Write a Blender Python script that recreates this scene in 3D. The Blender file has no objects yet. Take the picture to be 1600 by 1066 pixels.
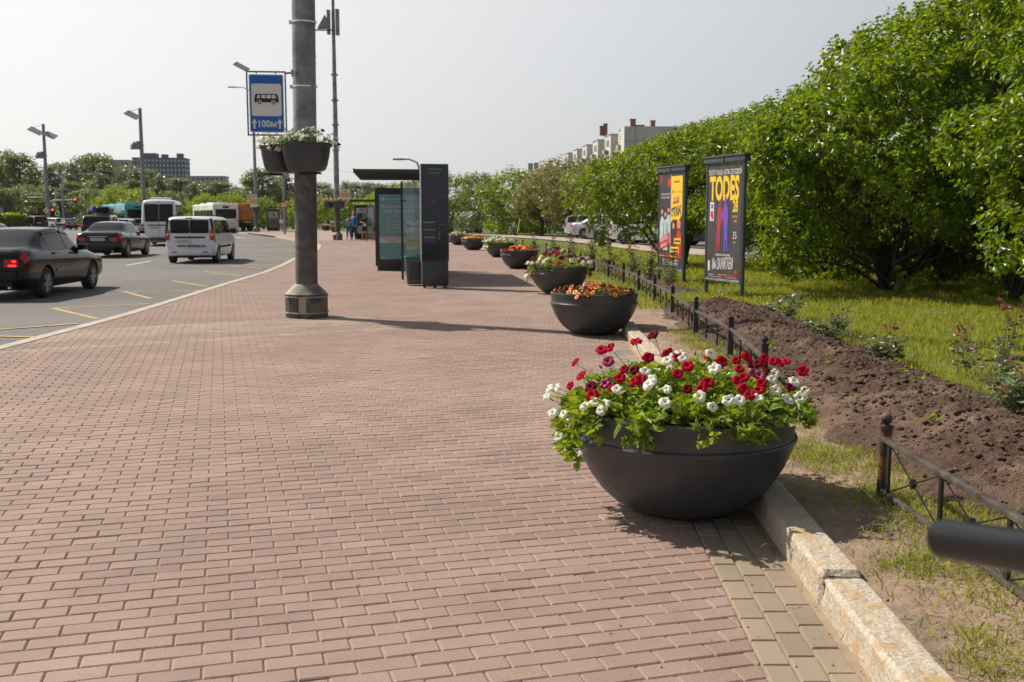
import bpy, bmesh, math, random
import numpy as np
from mathutils import Vector, Matrix
R = math.radians
PI = math.pi
scn = bpy.context.scene
C = scn.collection
random.seed(7)
rng = np.random.default_rng(11)

# ------------------------------------------------------------------ camera, sky, sun, exposure
CAM_H = 1.5
PITCH = math.atan((533 - 339) / 1600)
cam = bpy.data.cameras.new('camera')
cam.lens = 36.0; cam.sensor_width = 36.0; cam.clip_start = 0.05; cam.clip_end = 4000
cam.dof.use_dof = True; cam.dof.focus_distance = 5.6; cam.dof.aperture_fstop = 7.0; cam.dof.aperture_blades = 9
camo = bpy.data.objects.new('camera', cam); C.objects.link(camo)
camo.location = (0, 0, CAM_H); camo.rotation_euler = (PI/2 - PITCH, 0, 0)
scn.camera = camo

SUN_AZ = (-0.87, 0.49)      # towards the sun, on the ground plane
SUN_EL = R(47)
world = bpy.data.worlds.new('World'); scn.world = world; world.use_nodes = True
wn = world.node_tree
sky = wn.nodes.new('ShaderNodeTexSky'); sky.sky_type = 'NISHITA'; sky.sun_disc = False
sky.sun_elevation = SUN_EL; sky.sun_rotation = math.atan2(SUN_AZ[0], SUN_AZ[1])
sky.air_density = 1.0; sky.dust_density = 2.0; sky.ozone_density = 1.0; sky.altitude = 0
hsv = wn.nodes.new('ShaderNodeHueSaturation'); hsv.inputs['Saturation'].default_value = 0.55
wn.links.new(sky.outputs[0], hsv.inputs['Color'])
mixs = wn.nodes.new('ShaderNodeMix'); mixs.data_type = 'RGBA'; # thin haze, thickest towards the horizon and brightest round the sun
wtz = wn.nodes.new('ShaderNodeTexCoord'); wsz = wn.nodes.new('ShaderNodeSeparateXYZ'); wn.links.new(wtz.outputs['Generated'], wsz.inputs[0])
wel = wn.nodes.new('ShaderNodeMapRange'); wel.interpolation_type = 'SMOOTHSTEP'; wel.inputs[1].default_value = .20; wel.inputs[2].default_value = .50; wel.inputs[3].default_value = .68; wel.inputs[4].default_value = .05
wn.links.new(wsz.outputs[2], wel.inputs[0]); wn.links.new(wel.outputs[0], mixs.inputs[0])
wn.links.new(hsv.outputs[0], mixs.inputs[6])
wtc = wn.nodes.new('ShaderNodeTexCoord'); wdot = wn.nodes.new('ShaderNodeVectorMath'); wdot.operation = 'DOT_PRODUCT'
wn.links.new(wtc.outputs['Generated'], wdot.inputs[0]); wdot.inputs[1].default_value = (SUN_AZ[0]*math.cos(SUN_EL), SUN_AZ[1]*math.cos(SUN_EL), math.sin(SUN_EL))
wr = wn.nodes.new('ShaderNodeMapRange'); wr.inputs[1].default_value = .08; wr.inputs[2].default_value = .74; wn.links.new(wdot.outputs['Value'], wr.inputs[0])
wm = wn.nodes.new('ShaderNodeMix'); wm.data_type = 'RGBA'; wn.links.new(wr.outputs[0], wm.inputs[0])
wm.inputs[6].default_value = (6.5, 6.8, 7.6, 1); wm.inputs[7].default_value = (15.6, 15.4, 14.9, 1)
wn.links.new(wm.outputs[2], mixs.inputs[7])
wn.links.new(mixs.outputs[2], wn.nodes['Background'].inputs[0])
wn.nodes['Background'].inputs[1].default_value = 0.07
sl = bpy.data.lights.new('sun', 'SUN'); sl.energy = 5.0; sl.angle = R(0.6); sl.color = (1.0, 0.93, 0.82)
so = bpy.data.objects.new('sun', sl); C.objects.link(so)
sd = Vector((SUN_AZ[0]*math.cos(SUN_EL), SUN_AZ[1]*math.cos(SUN_EL), math.sin(SUN_EL)))
so.rotation_euler = sd.to_track_quat('Z', 'Y').to_euler(); so.location = (-10, 10, 30)
scn.view_settings.view_transform = 'Standard'; scn.view_settings.look = 'None'
scn.view_settings.exposure = 0.20; scn.view_settings.gamma = 1.0
scn.cycles.max_bounces = 8; scn.cycles.transparent_max_bounces = 8

# ------------------------------------------------------------------ helpers
_c, _s = math.cos(PITCH), math.sin(PITCH)
def at(u, v, z=0.0):
    a = (u-800)/1600; b = (533-v)/1600
    dy = _c + b*_s; dz = -_s + b*_c
    t = (z-CAM_H)/dz
    return t*a, t*dy
def pt(u, v, y):
    a = (u-800)/1600; b = (533-v)/1600
    Z = y*(b*_c - _s)/(_c + b*_s)
    return a*(y*_c - Z*_s), Z + CAM_H

class MB:
    def __init__(s): s.v = []; s.f = []; s.m = []
    def add(s, vs, fs, m=0):
        o = len(s.v); s.v.extend([tuple(p) for p in vs])
        for f in fs: s.f.append(tuple(i+o for i in f)); s.m.append(m)
        return s
    def box(s, c, d, m=0, rz=0.0, rx=0.0, ry=0.0):
        x, y, z = d[0]/2, d[1]/2, d[2]/2
        vs = [Vector(p) for p in ((-x,-y,-z),(x,-y,-z),(x,y,-z),(-x,y,-z),(-x,-y,z),(x,-y,z),(x,y,z),(-x,y,z))]
        if rx or ry or rz:
            M = Matrix.Rotation(rz,3,'Z') @ Matrix.Rotation(ry,3,'Y') @ Matrix.Rotation(rx,3,'X')
            vs = [M @ p for p in vs]
        vs = [p + Vector(c) for p in vs]
        return s.add(vs, [(3,2,1,0),(4,5,6,7),(0,1,5,4),(1,2,6,5),(2,3,7,6),(3,0,4,7)], m)
    def tube(s, pts, r, n=8, m=0, cap=True):
        pts = [Vector(p) for p in pts]; N = len(pts)
        if not hasattr(r, '__len__'): r = [r]*N
        ref = None; vs = []
        for i, p in enumerate(pts):
            t = (pts[min(i+1, N-1)] - pts[max(i-1, 0)]).normalized()
            if ref is None:
                ref = Vector((0,0,1)) if abs(t.z) < .9 else Vector((1,0,0))
            a = (ref - t*ref.dot(t))
            a = a.normalized() if a.length > 1e-6 else t.orthogonal().normalized()
            ref = a; b = t.cross(a)
            for k in range(n):
                q = 2*PI*(k+.5)/n
                vs.append(p + (a*math.cos(q) + b*math.sin(q))*r[i])
        fs = [(i*n+k, i*n+(k+1)%n, (i+1)*n+(k+1)%n, (i+1)*n+k) for i in range(N-1) for k in range(n)]
        if cap: fs += [tuple(range(n))[::-1], tuple((N-1)*n+k for k in range(n))]
        return s.add(vs, fs, m)
    def lathe(s, prof, n=32, c=(0,0,0), m=0, cap=(False, False), ph=0.0, sx=1, sy=1):
        vs = [(c[0]+r*sx*math.cos(2*PI*k/n+ph), c[1]+r*sy*math.sin(2*PI*k/n+ph), c[2]+z) for r, z in prof for k in range(n)]
        N = len(prof)
        fs = [(i*n+k, i*n+(k+1)%n, (i+1)*n+(k+1)%n, (i+1)*n+k) for i in range(N-1) for k in range(n)]
        if cap[0]: fs.append(tuple(range(n))[::-1])
        if cap[1]: fs.append(tuple((N-1)*n+k for k in range(n)))
        return s.add(vs, fs, m)
    def prism(s, poly, d0, d1, f=lambda a, b, d: (a, d, b), m=0):
        n = len(poly)
        vs = [f(a, b, d0) for a, b in poly] + [f(a, b, d1) for a, b in poly]
        fs = [tuple(range(n)), tuple(range(2*n-1, n-1, -1))] + [(i, i+n, (i+1)%n+n, (i+1)%n) for i in range(n)]
        return s.add(vs, fs, m)
    def grid(s, fn, nu, nv, m=0):
        vs = [fn(i/nu, j/nv) for i in range(nu+1) for j in range(nv+1)]
        fs = [(i*(nv+1)+j, (i+1)*(nv+1)+j, (i+1)*(nv+1)+j+1, i*(nv+1)+j+1) for i in range(nu) for j in range(nv)]
        return s.add(vs, fs, m)
    def build(s, name, mats, parent=None, ang=40, bevel=0, seg=2, fix=True, solid=0):
        me = bpy.data.meshes.new(name); me.from_pydata(s.v, [], s.f)
        if not isinstance(mats, (list, tuple)): mats = [mats]
        for q in mats: me.materials.append(q)
        if len(mats) > 1: me.polygons.foreach_set('material_index', s.m)
        if fix or bevel:
            bm = bmesh.new(); bm.from_mesh(me)
            if fix: bmesh.ops.recalc_face_normals(bm, faces=bm.faces)
            if bevel:
                es = [e for e in bm.edges if len(e.link_faces) == 2 and e.calc_face_angle(0) > R(30)]
                bmesh.ops.bevel(bm, geom=es, offset=bevel, segments=seg, affect='EDGES', profile=.5, clamp_overlap=True)
            bm.to_mesh(me); bm.free()
        if ang: me.polygons.foreach_set('use_smooth', [True]*len(me.polygons)); me.set_sharp_from_angle(angle=R(ang))
        me.update()
        return link(name, me, parent)

def link(name, me, parent=None):
    o = bpy.data.objects.new(name, me); C.objects.link(o); o.parent = parent
    return o
def tag(o, label=None, cat=None, group=None, kind=None):
    if label: o['label'] = label
    if cat: o['category'] = cat
    if group: o['group'] = group
    if kind: o['kind'] = kind
    return o
def thing(name, label, cat, loc=(0,0,0), rz=0.0, group=None):
    o = bpy.data.objects.new(name, None); C.objects.link(o)
    o.empty_display_size = .2; o.location = loc; o.rotation_euler = (0, 0, rz)
    return tag(o, label, cat, group)
def kids(o): return [c for c in bpy.data.objects if c.parent == o]
def copy_tree(o, parent=None, _k=None):
    if _k is None:
        _k = {}
        for c in bpy.data.objects:
            if c.parent: _k.setdefault(c.parent.name, []).append(c)
    c = o.copy(); C.objects.link(c)
    if parent: c.parent = parent
    for ch in _k.get(o.name, []): copy_tree(ch, c, _k)
    return c
def place(o, x, y, z=0, rz=0, s=1, label=None, group=None):
    o.location = (x, y, z); o.rotation_euler = (0, 0, rz); o.scale = (s, s, s) if not hasattr(s, '__len__') else s
    if label: o['label'] = label
    if group: o['group'] = group
    return o

def np_mesh(name, V, F, mats, parent=None, smooth=False, attr=None, fn=4):
    me = bpy.data.meshes.new(name)
    V = np.asarray(V, dtype=np.float32); F = np.asarray(F, dtype=np.int32)
    me.vertices.add(len(V)); me.vertices.foreach_set('co', V.ravel())
    me.loops.add(F.size); me.loops.foreach_set('vertex_index', F.ravel())
    me.polygons.add(len(F)); me.polygons.foreach_set('loop_start', np.arange(len(F), dtype=np.int32)*F.shape[1])
    if not isinstance(mats, (list, tuple)): mats = [mats]
    for q in mats: me.materials.append(q)
    me.update(calc_edges=True)
    me.polygons.foreach_set('use_smooth', np.full(len(F), smooth, dtype=bool))
    if attr is not None:
        a = me.color_attributes.new('tone', 'FLOAT_COLOR', 'POINT')
        a.data.foreach_set('color', np.asarray(attr, dtype=np.float32).ravel())
    return link(name, me, parent)

# ------------------------------------------------------------------ materials
def mat(name, col, rough=.6, metal=0.0, var=0.0, vscale=8.0, bump=0.0, bscale=40.0, island=0.0, spec=.5, coat=0.0,
        emit=0.0, col2=None, dirt=None, dscale=2.0, trans=0.0, alpha=1.0, rvar=0.0, dmin=.45, dmax=.7):
    m = bpy.data.materials.new(name); m.use_nodes = True
    nt = m.node_tree; L = nt.links.new; b = nt.nodes['Principled BSDF']
    b.inputs['Roughness'].default_value = rough; b.inputs['Metallic'].default_value = metal
    b.inputs['Specular IOR Level'].default_value = spec; b.inputs['Coat Weight'].default_value = coat
    b.inputs['Coat Roughness'].default_value = .05
    if alpha < 1: b.inputs['Alpha'].default_value = alpha
    tc = nt.nodes.new('ShaderNodeTexCoord')
    rgb = nt.nodes.new('ShaderNodeRGB'); rgb.outputs[0].default_value = (*col, 1); cur = rgb.outputs[0]
    def noise(sc, det=4):
        n = nt.nodes.new('ShaderNodeTexNoise'); n.inputs['Scale'].default_value = sc; n.inputs['Detail'].default_value = det
        L(tc.outputs['Object'], n.inputs['Vector']); return n
    def mix(fac, a, b_, typ='MIX'):
        x = nt.nodes.new('ShaderNodeMix'); x.data_type = 'RGBA'; x.blend_type = typ
        if isinstance(fac, float): x.inputs[0].default_value = fac
        else: L(fac, x.inputs[0])
        L(a, x.inputs[6])
        if isinstance(b_, tuple): x.inputs[7].default_value = (*b_, 1)
        else: L(b_, x.inputs[7])
        return x.outputs[2]
    def ramp(src, lo, hi, a=0.0, b_=1.0):
        x = nt.nodes.new('ShaderNodeMapRange'); L(src, x.inputs[0])
        x.inputs[1].default_value = lo; x.inputs[2].default_value = hi; x.inputs[3].default_value = a; x.inputs[4].default_value = b_
        return x.outputs[0]
    if col2:
        n = noise(vscale*.6); cur = mix(ramp(n.outputs[0], .35, .65), cur, col2)
    if var:
        n = noise(vscale, 6); h = nt.nodes.new('ShaderNodeHueSaturation')
        L(cur, h.inputs['Color']); L(ramp(n.outputs[0], .25, .75, 1-var, 1+var), h.inputs['Value']); cur = h.outputs[0]
    if island:
        g = nt.nodes.new('ShaderNodeNewGeometry'); h = nt.nodes.new('ShaderNodeHueSaturation')
        L(cur, h.inputs['Color']); L(ramp(g.outputs['Random Per Island'], 0, 1, 1-island, 1+island), h.inputs['Value'])
        w = nt.nodes.new('ShaderNodeMath'); w.operation = 'MULTIPLY'; w.inputs[1].default_value = 7.31
        L(g.outputs['Random Per Island'], w.inputs[0]); fr = nt.nodes.new('ShaderNodeMath'); fr.operation = 'FRACT'; L(w.outputs[0], fr.inputs[0])
        L(ramp(fr.outputs[0], 0, 1, .5-island*.05, .5+island*.05), h.inputs['Hue']); cur = h.outputs[0]
    if dirt:
        n = noise(dscale, 8); cur = mix(ramp(n.outputs[0], dmin, dmax), cur, dirt)
    L(cur, b.inputs['Base Color'])
    if rvar:
        n = noise(vscale*1.7, 5); L(ramp(n.outputs[0], .3, .7, max(0, rough-rvar), min(1, rough+rvar)), b.inputs['Roughness'])
    if bump:
        n = noise(bscale, 8); bp = nt.nodes.new('ShaderNodeBump'); bp.inputs['Strength'].default_value = 1; bp.inputs['Distance'].default_value = bump
        L(n.outputs[0], bp.inputs['Height']); L(bp.outputs[0], b.inputs['Normal'])
    if emit:
        L(cur, b.inputs['Emission Color']); b.inputs['Emission Strength'].default_value = emit
    if trans:
        t = nt.nodes.new('ShaderNodeBsdfTranslucent'); h = nt.nodes.new('ShaderNodeHueSaturation')
        h.inputs['Hue'].default_value = .478; h.inputs['Saturation'].default_value = 1.1; h.inputs['Value'].default_value = 2.1
        L(cur, h.inputs['Color']); L(h.outputs[0], t.inputs[0])
        ms = nt.nodes.new('ShaderNodeMixShader'); ms.inputs[0].default_value = trans
        L(b.outputs[0], ms.inputs[1]); L(t.outputs[0], ms.inputs[2]); L(ms.outputs[0], nt.nodes['Material Output'].inputs[0])
    m.diffuse_color = (*col, 1)
    return m
def glass_mat(name, tint=(.9,.95,.95), clear=.8, rough=.02):
    m = bpy.data.materials.new(name); m.use_nodes = True
    nt = m.node_tree; L = nt.links.new
    for n in list(nt.nodes):
        if n.type == 'BSDF_PRINCIPLED': nt.nodes.remove(n)
    t = nt.nodes.new('ShaderNodeBsdfTransparent'); t.inputs[0].default_value = (*tint, 1)
    g = nt.nodes.new('ShaderNodeBsdfGlossy'); g.inputs['Roughness'].default_value = rough
    f = nt.nodes.new('ShaderNodeFresnel'); f.inputs[0].default_value = 1.5
    ms = nt.nodes.new('ShaderNodeMixShader')
    mr = nt.nodes.new('ShaderNodeMapRange'); mr.inputs[3].default_value = 1-clear; mr.inputs[4].default_value = 1
    L(f.outputs[0], mr.inputs[0]); L(mr.outputs[0], ms.inputs[0])
    L(t.outputs[0], ms.inputs[1]); L(g.outputs[0], ms.inputs[2]); L(ms.outputs[0], nt.nodes['Material Output'].inputs[0])
    return m

M = {}
M['road'] = mat('asphalt', (.128,.119,.111), .9, var=.14, vscale=.5, bump=.004, bscale=90, dirt=(.165,.152,.14), dscale=.22, dmin=.42, dmax=.62)
def cracks(m):
    nt = m.node_tree; L = nt.links.new; b = nt.nodes['Principled BSDF']; src = b.inputs['Base Color'].links[0].from_socket
    tc = nt.nodes.new('ShaderNodeTexCoord'); n = nt.nodes.new('ShaderNodeTexNoise'); n.inputs['Scale'].default_value = .5; n.inputs['Detail'].default_value = 8; L(tc.outputs['Object'], n.inputs[0])
    mx_ = nt.nodes.new('ShaderNodeMix'); mx_.data_type = 'VECTOR'; mx_.inputs[0].default_value = .45; L(tc.outputs['Object'], mx_.inputs[4]); L(n.outputs['Color'], mx_.inputs[5])
    v = nt.nodes.new('ShaderNodeTexVoronoi'); v.feature = 'DISTANCE_TO_EDGE'; v.inputs['Scale'].default_value = .33; L(mx_.outputs[1], v.inputs['Vector'])
    r = nt.nodes.new('ShaderNodeMapRange'); r.inputs[1].default_value = .0; r.inputs[2].default_value = .012; r.inputs[3].default_value = 1; r.inputs[4].default_value = 0; L(v.outputs['Distance'], r.inputs[0])
    n2 = nt.nodes.new('ShaderNodeTexNoise'); n2.inputs['Scale'].default_value = .09; L(tc.outputs['Object'], n2.inputs[0]); r2 = nt.nodes.new('ShaderNodeMapRange'); r2.inputs[1].default_value = .5; r2.inputs[2].default_value = .6; L(n2.outputs[0], r2.inputs[0])
    mu = nt.nodes.new('ShaderNodeMath'); mu.operation = 'MULTIPLY'; L(r.outputs[0], mu.inputs[0]); L(r2.outputs[0], mu.inputs[1])
    x = nt.nodes.new('ShaderNodeMix'); x.data_type = 'RGBA'; L(mu.outputs[0], x.inputs[0]); L(src, x.inputs[6]); x.inputs[7].default_value = (.05,.047,.045,1)
    n3 = nt.nodes.new('ShaderNodeTexNoise'); n3.inputs['Scale'].default_value = 45; n3.inputs['Detail'].default_value = 3; L(tc.outputs['Object'], n3.inputs[0]); r3 = nt.nodes.new('ShaderNodeMapRange'); r3.inputs[1].default_value = .35; r3.inputs[2].default_value = .65; r3.inputs[3].default_value = .82; r3.inputs[4].default_value = 1.18; L(n3.outputs[0], r3.inputs[0])
    h = nt.nodes.new('ShaderNodeHueSaturation'); L(x.outputs[2], h.inputs['Color']); L(r3.outputs[0], h.inputs['Value']); L(h.outputs[0], b.inputs['Base Color'])
cracks(M['road'])
M['ground'] = mat('far_ground', (.06,.085,.03), .9, var=.3, vscale=.1)
M['yellow_paint'] = mat('yellow_road_paint', (.50,.34,.12), .8, dirt=(.22,.19,.15), dscale=6, dmin=.5, dmax=.75)
M['white_paint'] = mat('white_road_paint', (.55,.54,.51), .8, dirt=(.22,.21,.2), dscale=5, dmin=.5, dmax=.75)
M['sand'] = mat('joint_sand', (.30,.225,.15), .95, var=.25, vscale=6, bump=.002, bscale=150)
M['granite'] = mat('granite', (.44,.375,.29), .85, var=.42, vscale=75, bump=.006, bscale=60, dirt=(.40,.25,.10), dscale=9, dmin=.50, dmax=.72)
M['kerb_l'] = mat('kerb_concrete', (.43,.37,.30), .85, var=.2, vscale=3, bump=.003, bscale=60)
M['verge'] = mat('dry_soil', (.29,.195,.135), .95, var=.3, vscale=9, bump=.012, bscale=32, dirt=(.15,.11,.075), dscale=1.6, dmin=.5, dmax=.7)
M['lawn'] = mat('lawn_base', (.09,.115,.025), .95, var=.35, vscale=3, bump=.02, bscale=25, dirt=(.15,.13,.06), dscale=1.1, dmin=.55, dmax=.75)
M['bed'] = mat('dug_earth', (.074,.040,.025), .95, var=.5, vscale=34, bump=.018, bscale=70, dirt=(.165,.105,.068), dscale=2.2, dmin=.50, dmax=.68)
M['clod'] = mat('earth_clods', (.098,.056,.036), .95, var=.3, vscale=30, island=.45, bump=.004, bscale=120)
M['path'] = mat('far_path', (.36,.30,.24), .9, var=.15, vscale=2)
M['dark'] = mat('anthracite', (.040,.043,.050), .40, var=.12, vscale=9, rvar=.1, bump=.0006, bscale=160, dirt=(.072,.068,.062), dscale=3.5, dmin=.5, dmax=.85)
M['potsoil'] = mat('potting_soil', (.03,.02,.014), .95, bump=.02, bscale=60)
M['iron'] = mat('painted_iron', (.016,.015,.015), .42, var=.3, vscale=12, dirt=(.10,.055,.03), dscale=7, dmin=.58, dmax=.72, bump=.001, bscale=90)
M['rail'] = mat('worn_rail', (.10,.085,.075), .38, var=.3, vscale=14, dirt=(.05,.035,.028), dscale=9)
M['rust'] = mat('rusty_iron', (.035,.026,.022), .6, dirt=(.16,.065,.03), dscale=9, dmin=.45, dmax=.62, bump=.003, bscale=80)
M['galv'] = mat('galvanised_steel', (.27,.29,.31), .62, metal=.35, var=.22, vscale=6, rvar=.1, dirt=(.14,.15,.155), dscale=4, bump=.0008, bscale=60)
M['postdark'] = mat('weathered_post', (.088,.082,.076), .72, var=.35, vscale=7, dirt=(.16,.155,.145), dscale=6, dmin=.5, dmax=.75, bump=.002, bscale=50)
M['basegrey'] = mat('post_base_paint', (.045,.044,.042), .6, var=.5, vscale=9, dirt=(.19,.165,.13), dscale=3.0, dmin=.48, dmax=.66, bump=.002, bscale=40)
M['tan'] = mat('beige_concrete', (.36,.30,.235), .8, var=.2, vscale=9, bump=.002, bscale=40)
M['blue'] = mat('sign_blue', (.004,.115,.47), .4, var=.05)
M['white'] = mat('sign_white', (.72,.71,.68), .5, var=.05, vscale=3)
M['black'] = mat('black_print', (.012,.014,.018), .5)
M['rubber'] = mat('rubber', (.004,.004,.005), .34, spec=.25)
M['tyre'] = mat('tyre', (.018,.018,.018), .8, var=.3, vscale=12, dirt=(.06,.055,.05), dscale=8)
M['rim'] = mat('alloy_rim', (.33,.33,.34), .35, metal=.8)
M['under'] = mat('underbody', (.01,.01,.01), .8)
M['cglass'] = mat('car_glass', (.006,.008,.009), .03, spec=.28)
M['red_l'] = mat('tail_lamp', (.42,.012,.012), .15, coat=.6)
M['brake'] = mat('brake_lamp_lit', (1.0,.03,.015), .2, emit=2.2)
M['plate'] = mat('number_plate', (.55,.55,.54), .5)
M['chrome'] = mat('chrome', (.6,.6,.62), .15, metal=1)
M['paint_black'] = mat('black_car_paint', (.004,.0045,.006), .20, coat=.5, spec=.35)
M['paint_grey'] = mat('dark_purple_car_paint', (.008,.006,.007), .20, coat=.2, spec=.25, dirt=(.014,.019,.017), dscale=2, dmin=.5, dmax=.8)
M['paint_white'] = mat('white_car_paint', (.70,.715,.74), .35, coat=.6, var=.05, vscale=2)
M['paint_silver'] = mat('silver_car_paint', (.42,.44,.47), .32, metal=.3, coat=.7, dirt=(.3,.29,.27), dscale=2)
M['paint_blue'] = mat('blue_car_paint', (.03,.06,.14), .25, coat=1.0)
M['paint_red'] = mat('red_car_paint', (.28,.02,.02), .25, coat=1.0)
M['paint_teal'] = mat('teal_bus_paint', (.015,.30,.36), .35, coat=.5)
M['paint_bus'] = mat('cream_bus_paint', (.76,.74,.69), .4, coat=.4, dirt=(.6,.57,.5), dscale=1)
M['paint_orange'] = mat('orange_truck_paint', (.62,.20,.02), .5, dirt=(.3,.11,.03), dscale=1.5)
M['plastic'] = mat('grey_plastic', (.05,.052,.056), .6)
M['bark'] = mat('bark', (.055,.042,.032), .9, var=.4, vscale=12, bump=.01, bscale=30)
LEAF = dict(rough=.36, spec=.6, island=.42)
M['leaf_lilac'] = mat('lilac_leaves', (.118,.186,.013), trans=.42, **LEAF)
M['leaf_olive'] = mat('reddish_leaves', (.17,.17,.05), trans=.35, **LEAF)
M['leaf_far'] = mat('far_leaves', (.115,.155,.042), trans=.35, **LEAF)
M['leaf_grey'] = mat('greyish_poplar_leaves', (.14,.17,.075), trans=.3, **LEAF)
M['leaf_bright'] = mat('bright_leaves', (.16,.23,.02), trans=.42, **LEAF)
M['leaf_pet'] = mat('petunia_leaves', (.17,.25,.028), rough=.5, spec=.4, island=.3, trans=.35)
M['leaf_rose'] = mat('rose_leaves', (.14,.18,.085), rough=.35, spec=.5, island=.4, trans=.25)
M['leaf_redrose'] = mat('red_rose_shoots', (.17,.085,.05), rough=.4, island=.35, trans=.3)
M['stem'] = mat('green_stem', (.07,.11,.03), .6)
M['grass'] = mat('grass_blades', (.225,.255,.036), rough=.5, spec=.35, island=.4, trans=.35)
M['dryg'] = mat('dry_grass', (.30,.24,.12), rough=.7, island=.35)
M['pet_red'] = mat('red_petals', (.40,.0025,.008), .8, spec=.15, trans=.3, island=.2)
M['pet_dred'] = mat('deep_red_petals', (.13,.002,.008), .8, spec=.15, trans=.25, island=.3)
M['pet_white'] = mat('white_petals', (.74,.74,.66), .6, trans=.25)
M['pet_mag'] = mat('magenta_petals', (.36,.03,.12), .55, trans=.25)
M['pet_or'] = mat('orange_petals', (.78,.24,.012), .55, trans=.25, island=.2)
M['pet_ye'] = mat('yellow_petals', (.80,.42,.02), .55, trans=.2)
M['throat_d'] = mat('dark_throat', (.03,.002,.004), .7)
M['throat_y'] = mat('yellow_throat', (.55,.50,.08), .7)
M['lilac_fl'] = mat('lilac_flowers', (.10,.045,.10), .8, island=.3)
M['panel'] = mat('panel_concrete', (.54,.51,.46), .9, var=.12, vscale=.3)
M['panel2'] = mat('grey_panel_concrete', (.30,.305,.31), .9, var=.12, vscale=.3)
M['wind'] = mat('building_window', (.05,.055,.06), .15)
M['brick'] = mat('chimney_brick', (.22,.09,.06), .9, var=.2, vscale=2)
M['slate'] = mat('blue_grey_cladding', (.07,.10,.17), .8)
M['clear'] = glass_mat('shelter_glass', (.86,.92,.92), .93)
# ------------------------------------------------------------------ noise, leaves, blades
def vnoise(x, y, sc, seed=0):
    x = np.asarray(x)*sc + 1000; y = np.asarray(y)*sc + 1000
    xi = np.floor(x).astype(np.int64); yi = np.floor(y).astype(np.int64); fx = x-xi; fy = y-yi
    fx = fx*fx*(3-2*fx); fy = fy*fy*(3-2*fy)
    def h(a, b):
        n = (a*374761393 + b*668265263 + seed*974711) & 0x7fffffff
        n = ((n ^ (n >> 13))*1274126177) & 0x7fffffff
        return ((n ^ (n >> 16)) & 0xffff)/65535.0
    return (h(xi,yi)*(1-fx)+h(xi+1,yi)*fx)*(1-fy) + (h(xi,yi+1)*(1-fx)+h(xi+1,yi+1)*fx)*fy
def fbm(x, y, sc, oct=4, seed=0):
    t = 0; a = 1; n = 0
    for k in range(oct):
        t = t + a*(vnoise(x, y, sc*2**k, seed+k)-.5); n += a; a *= .55
    return t/n
def unit(a): return a/np.maximum(np.linalg.norm(a, axis=1, keepdims=True), 1e-9)
def leaves(P, A, S, up=.8, droop=.15, width=.30, fold=.06, g=rng, simple=False):
    """leaf meshes: base P, direction A, length S"""
    N = len(P); A = unit(A); S = np.asarray(S).reshape(-1, 1)
    n = g.normal(size=(N, 3)); n[:, 2] += up*2; n = unit(n - A*(n*A).sum(1, keepdims=True)); b = np.cross(A, n)
    tip = P + A*S - n*S*droop*.8
    if simple:
        V = np.stack([P, P+A*.45*S+b*width*S, tip, P+A*.45*S-b*width*S], 1).reshape(-1, 3)
        return V, np.arange(4*N).reshape(-1, 4)
    V = np.stack([P, P+A*.3*S+b*width*S+n*fold*S, P+A*.68*S+b*width*.72*S+n*(fold-droop*.3)*S, tip,
                  P+A*.68*S-b*width*.72*S+n*(fold-droop*.3)*S, P+A*.3*S-b*width*S+n*fold*S], 1).reshape(-1, 3)
    i = np.arange(N)[:, None]*6
    return V, np.concatenate([i+np.array([[0,1,2,3]]), i+np.array([[0,3,4,5]])], 0)
def join(parts):
    Vs = []; Fs = []; o = 0
    for V, F in parts: Vs.append(V); Fs.append(F+o); o += len(V)
    return np.concatenate(Vs), np.concatenate(Fs)
def blades(X, Y, Z, H, W, lean=.45, g=rng):
    N = len(X); a = g.uniform(0, 2*PI, N); d = g.uniform(0, 2*PI, N); ln = g.uniform(.05, lean, N)*H*1.6
    c, s = np.cos(a)*W/2, np.sin(a)*W/2; lx, ly = np.cos(d)*ln, np.sin(d)*ln
    st = lambda x, y, z: np.stack([x, y, z], 1)
    V = np.stack([st(X-c, Y-s, Z), st(X+c, Y+s, Z), st(X+c*.8+lx*.35, Y+s*.8+ly*.35, Z+H*.6), st(X-c*.8+lx*.35, Y-s*.8+ly*.35, Z+H*.6),
                  st(X+lx+c*.1, Y+ly+s*.1, Z+H*(1-ln/H*.3)), st(X+lx-c*.1, Y+ly-s*.1, Z+H*(1-ln/H*.3))], 1).reshape(-1, 3)
    i = np.arange(N)[:, None]*6
    return V, np.concatenate([i+np.array([[0,1,2,3]]), i+np.array([[3,2,4,5]])], 0)

# ------------------------------------------------------------------ ground plan
KL = np.array([(-6,-8),(-5.98,5),(-6.0,11.8),(-6.05,15.5),(-6.2,17.9),(-6.5,22.4),(-6.85,28.1),(-7.3,32.3),(-7.9,36.7),(-9.1,47.6),(-10.4,55.2),(-12.2,62.3),(-16,73.6),(-20.5,86.8),(-25.5,99),(-36,120)])
KR = np.array([(1.15,-8),(1.17,3),(1.21,4.3),(1.26,6),(1.34,9),(1.39,11.6),(1.46,14),(1.46,20),(1.2,25),(.8,30),(.1,38.5),(-1.1,46.6),(-2.3,55),(-5,66),(-9,80),(-14.5,100),(-20,114),(-24,121)])
def xl(y): return np.interp(y, KL[:,1], KL[:,0])
def xr(y): return np.interp(y, KR[:,1], KR[:,0])
LAWN = .10; ROAD = -.14

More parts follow.
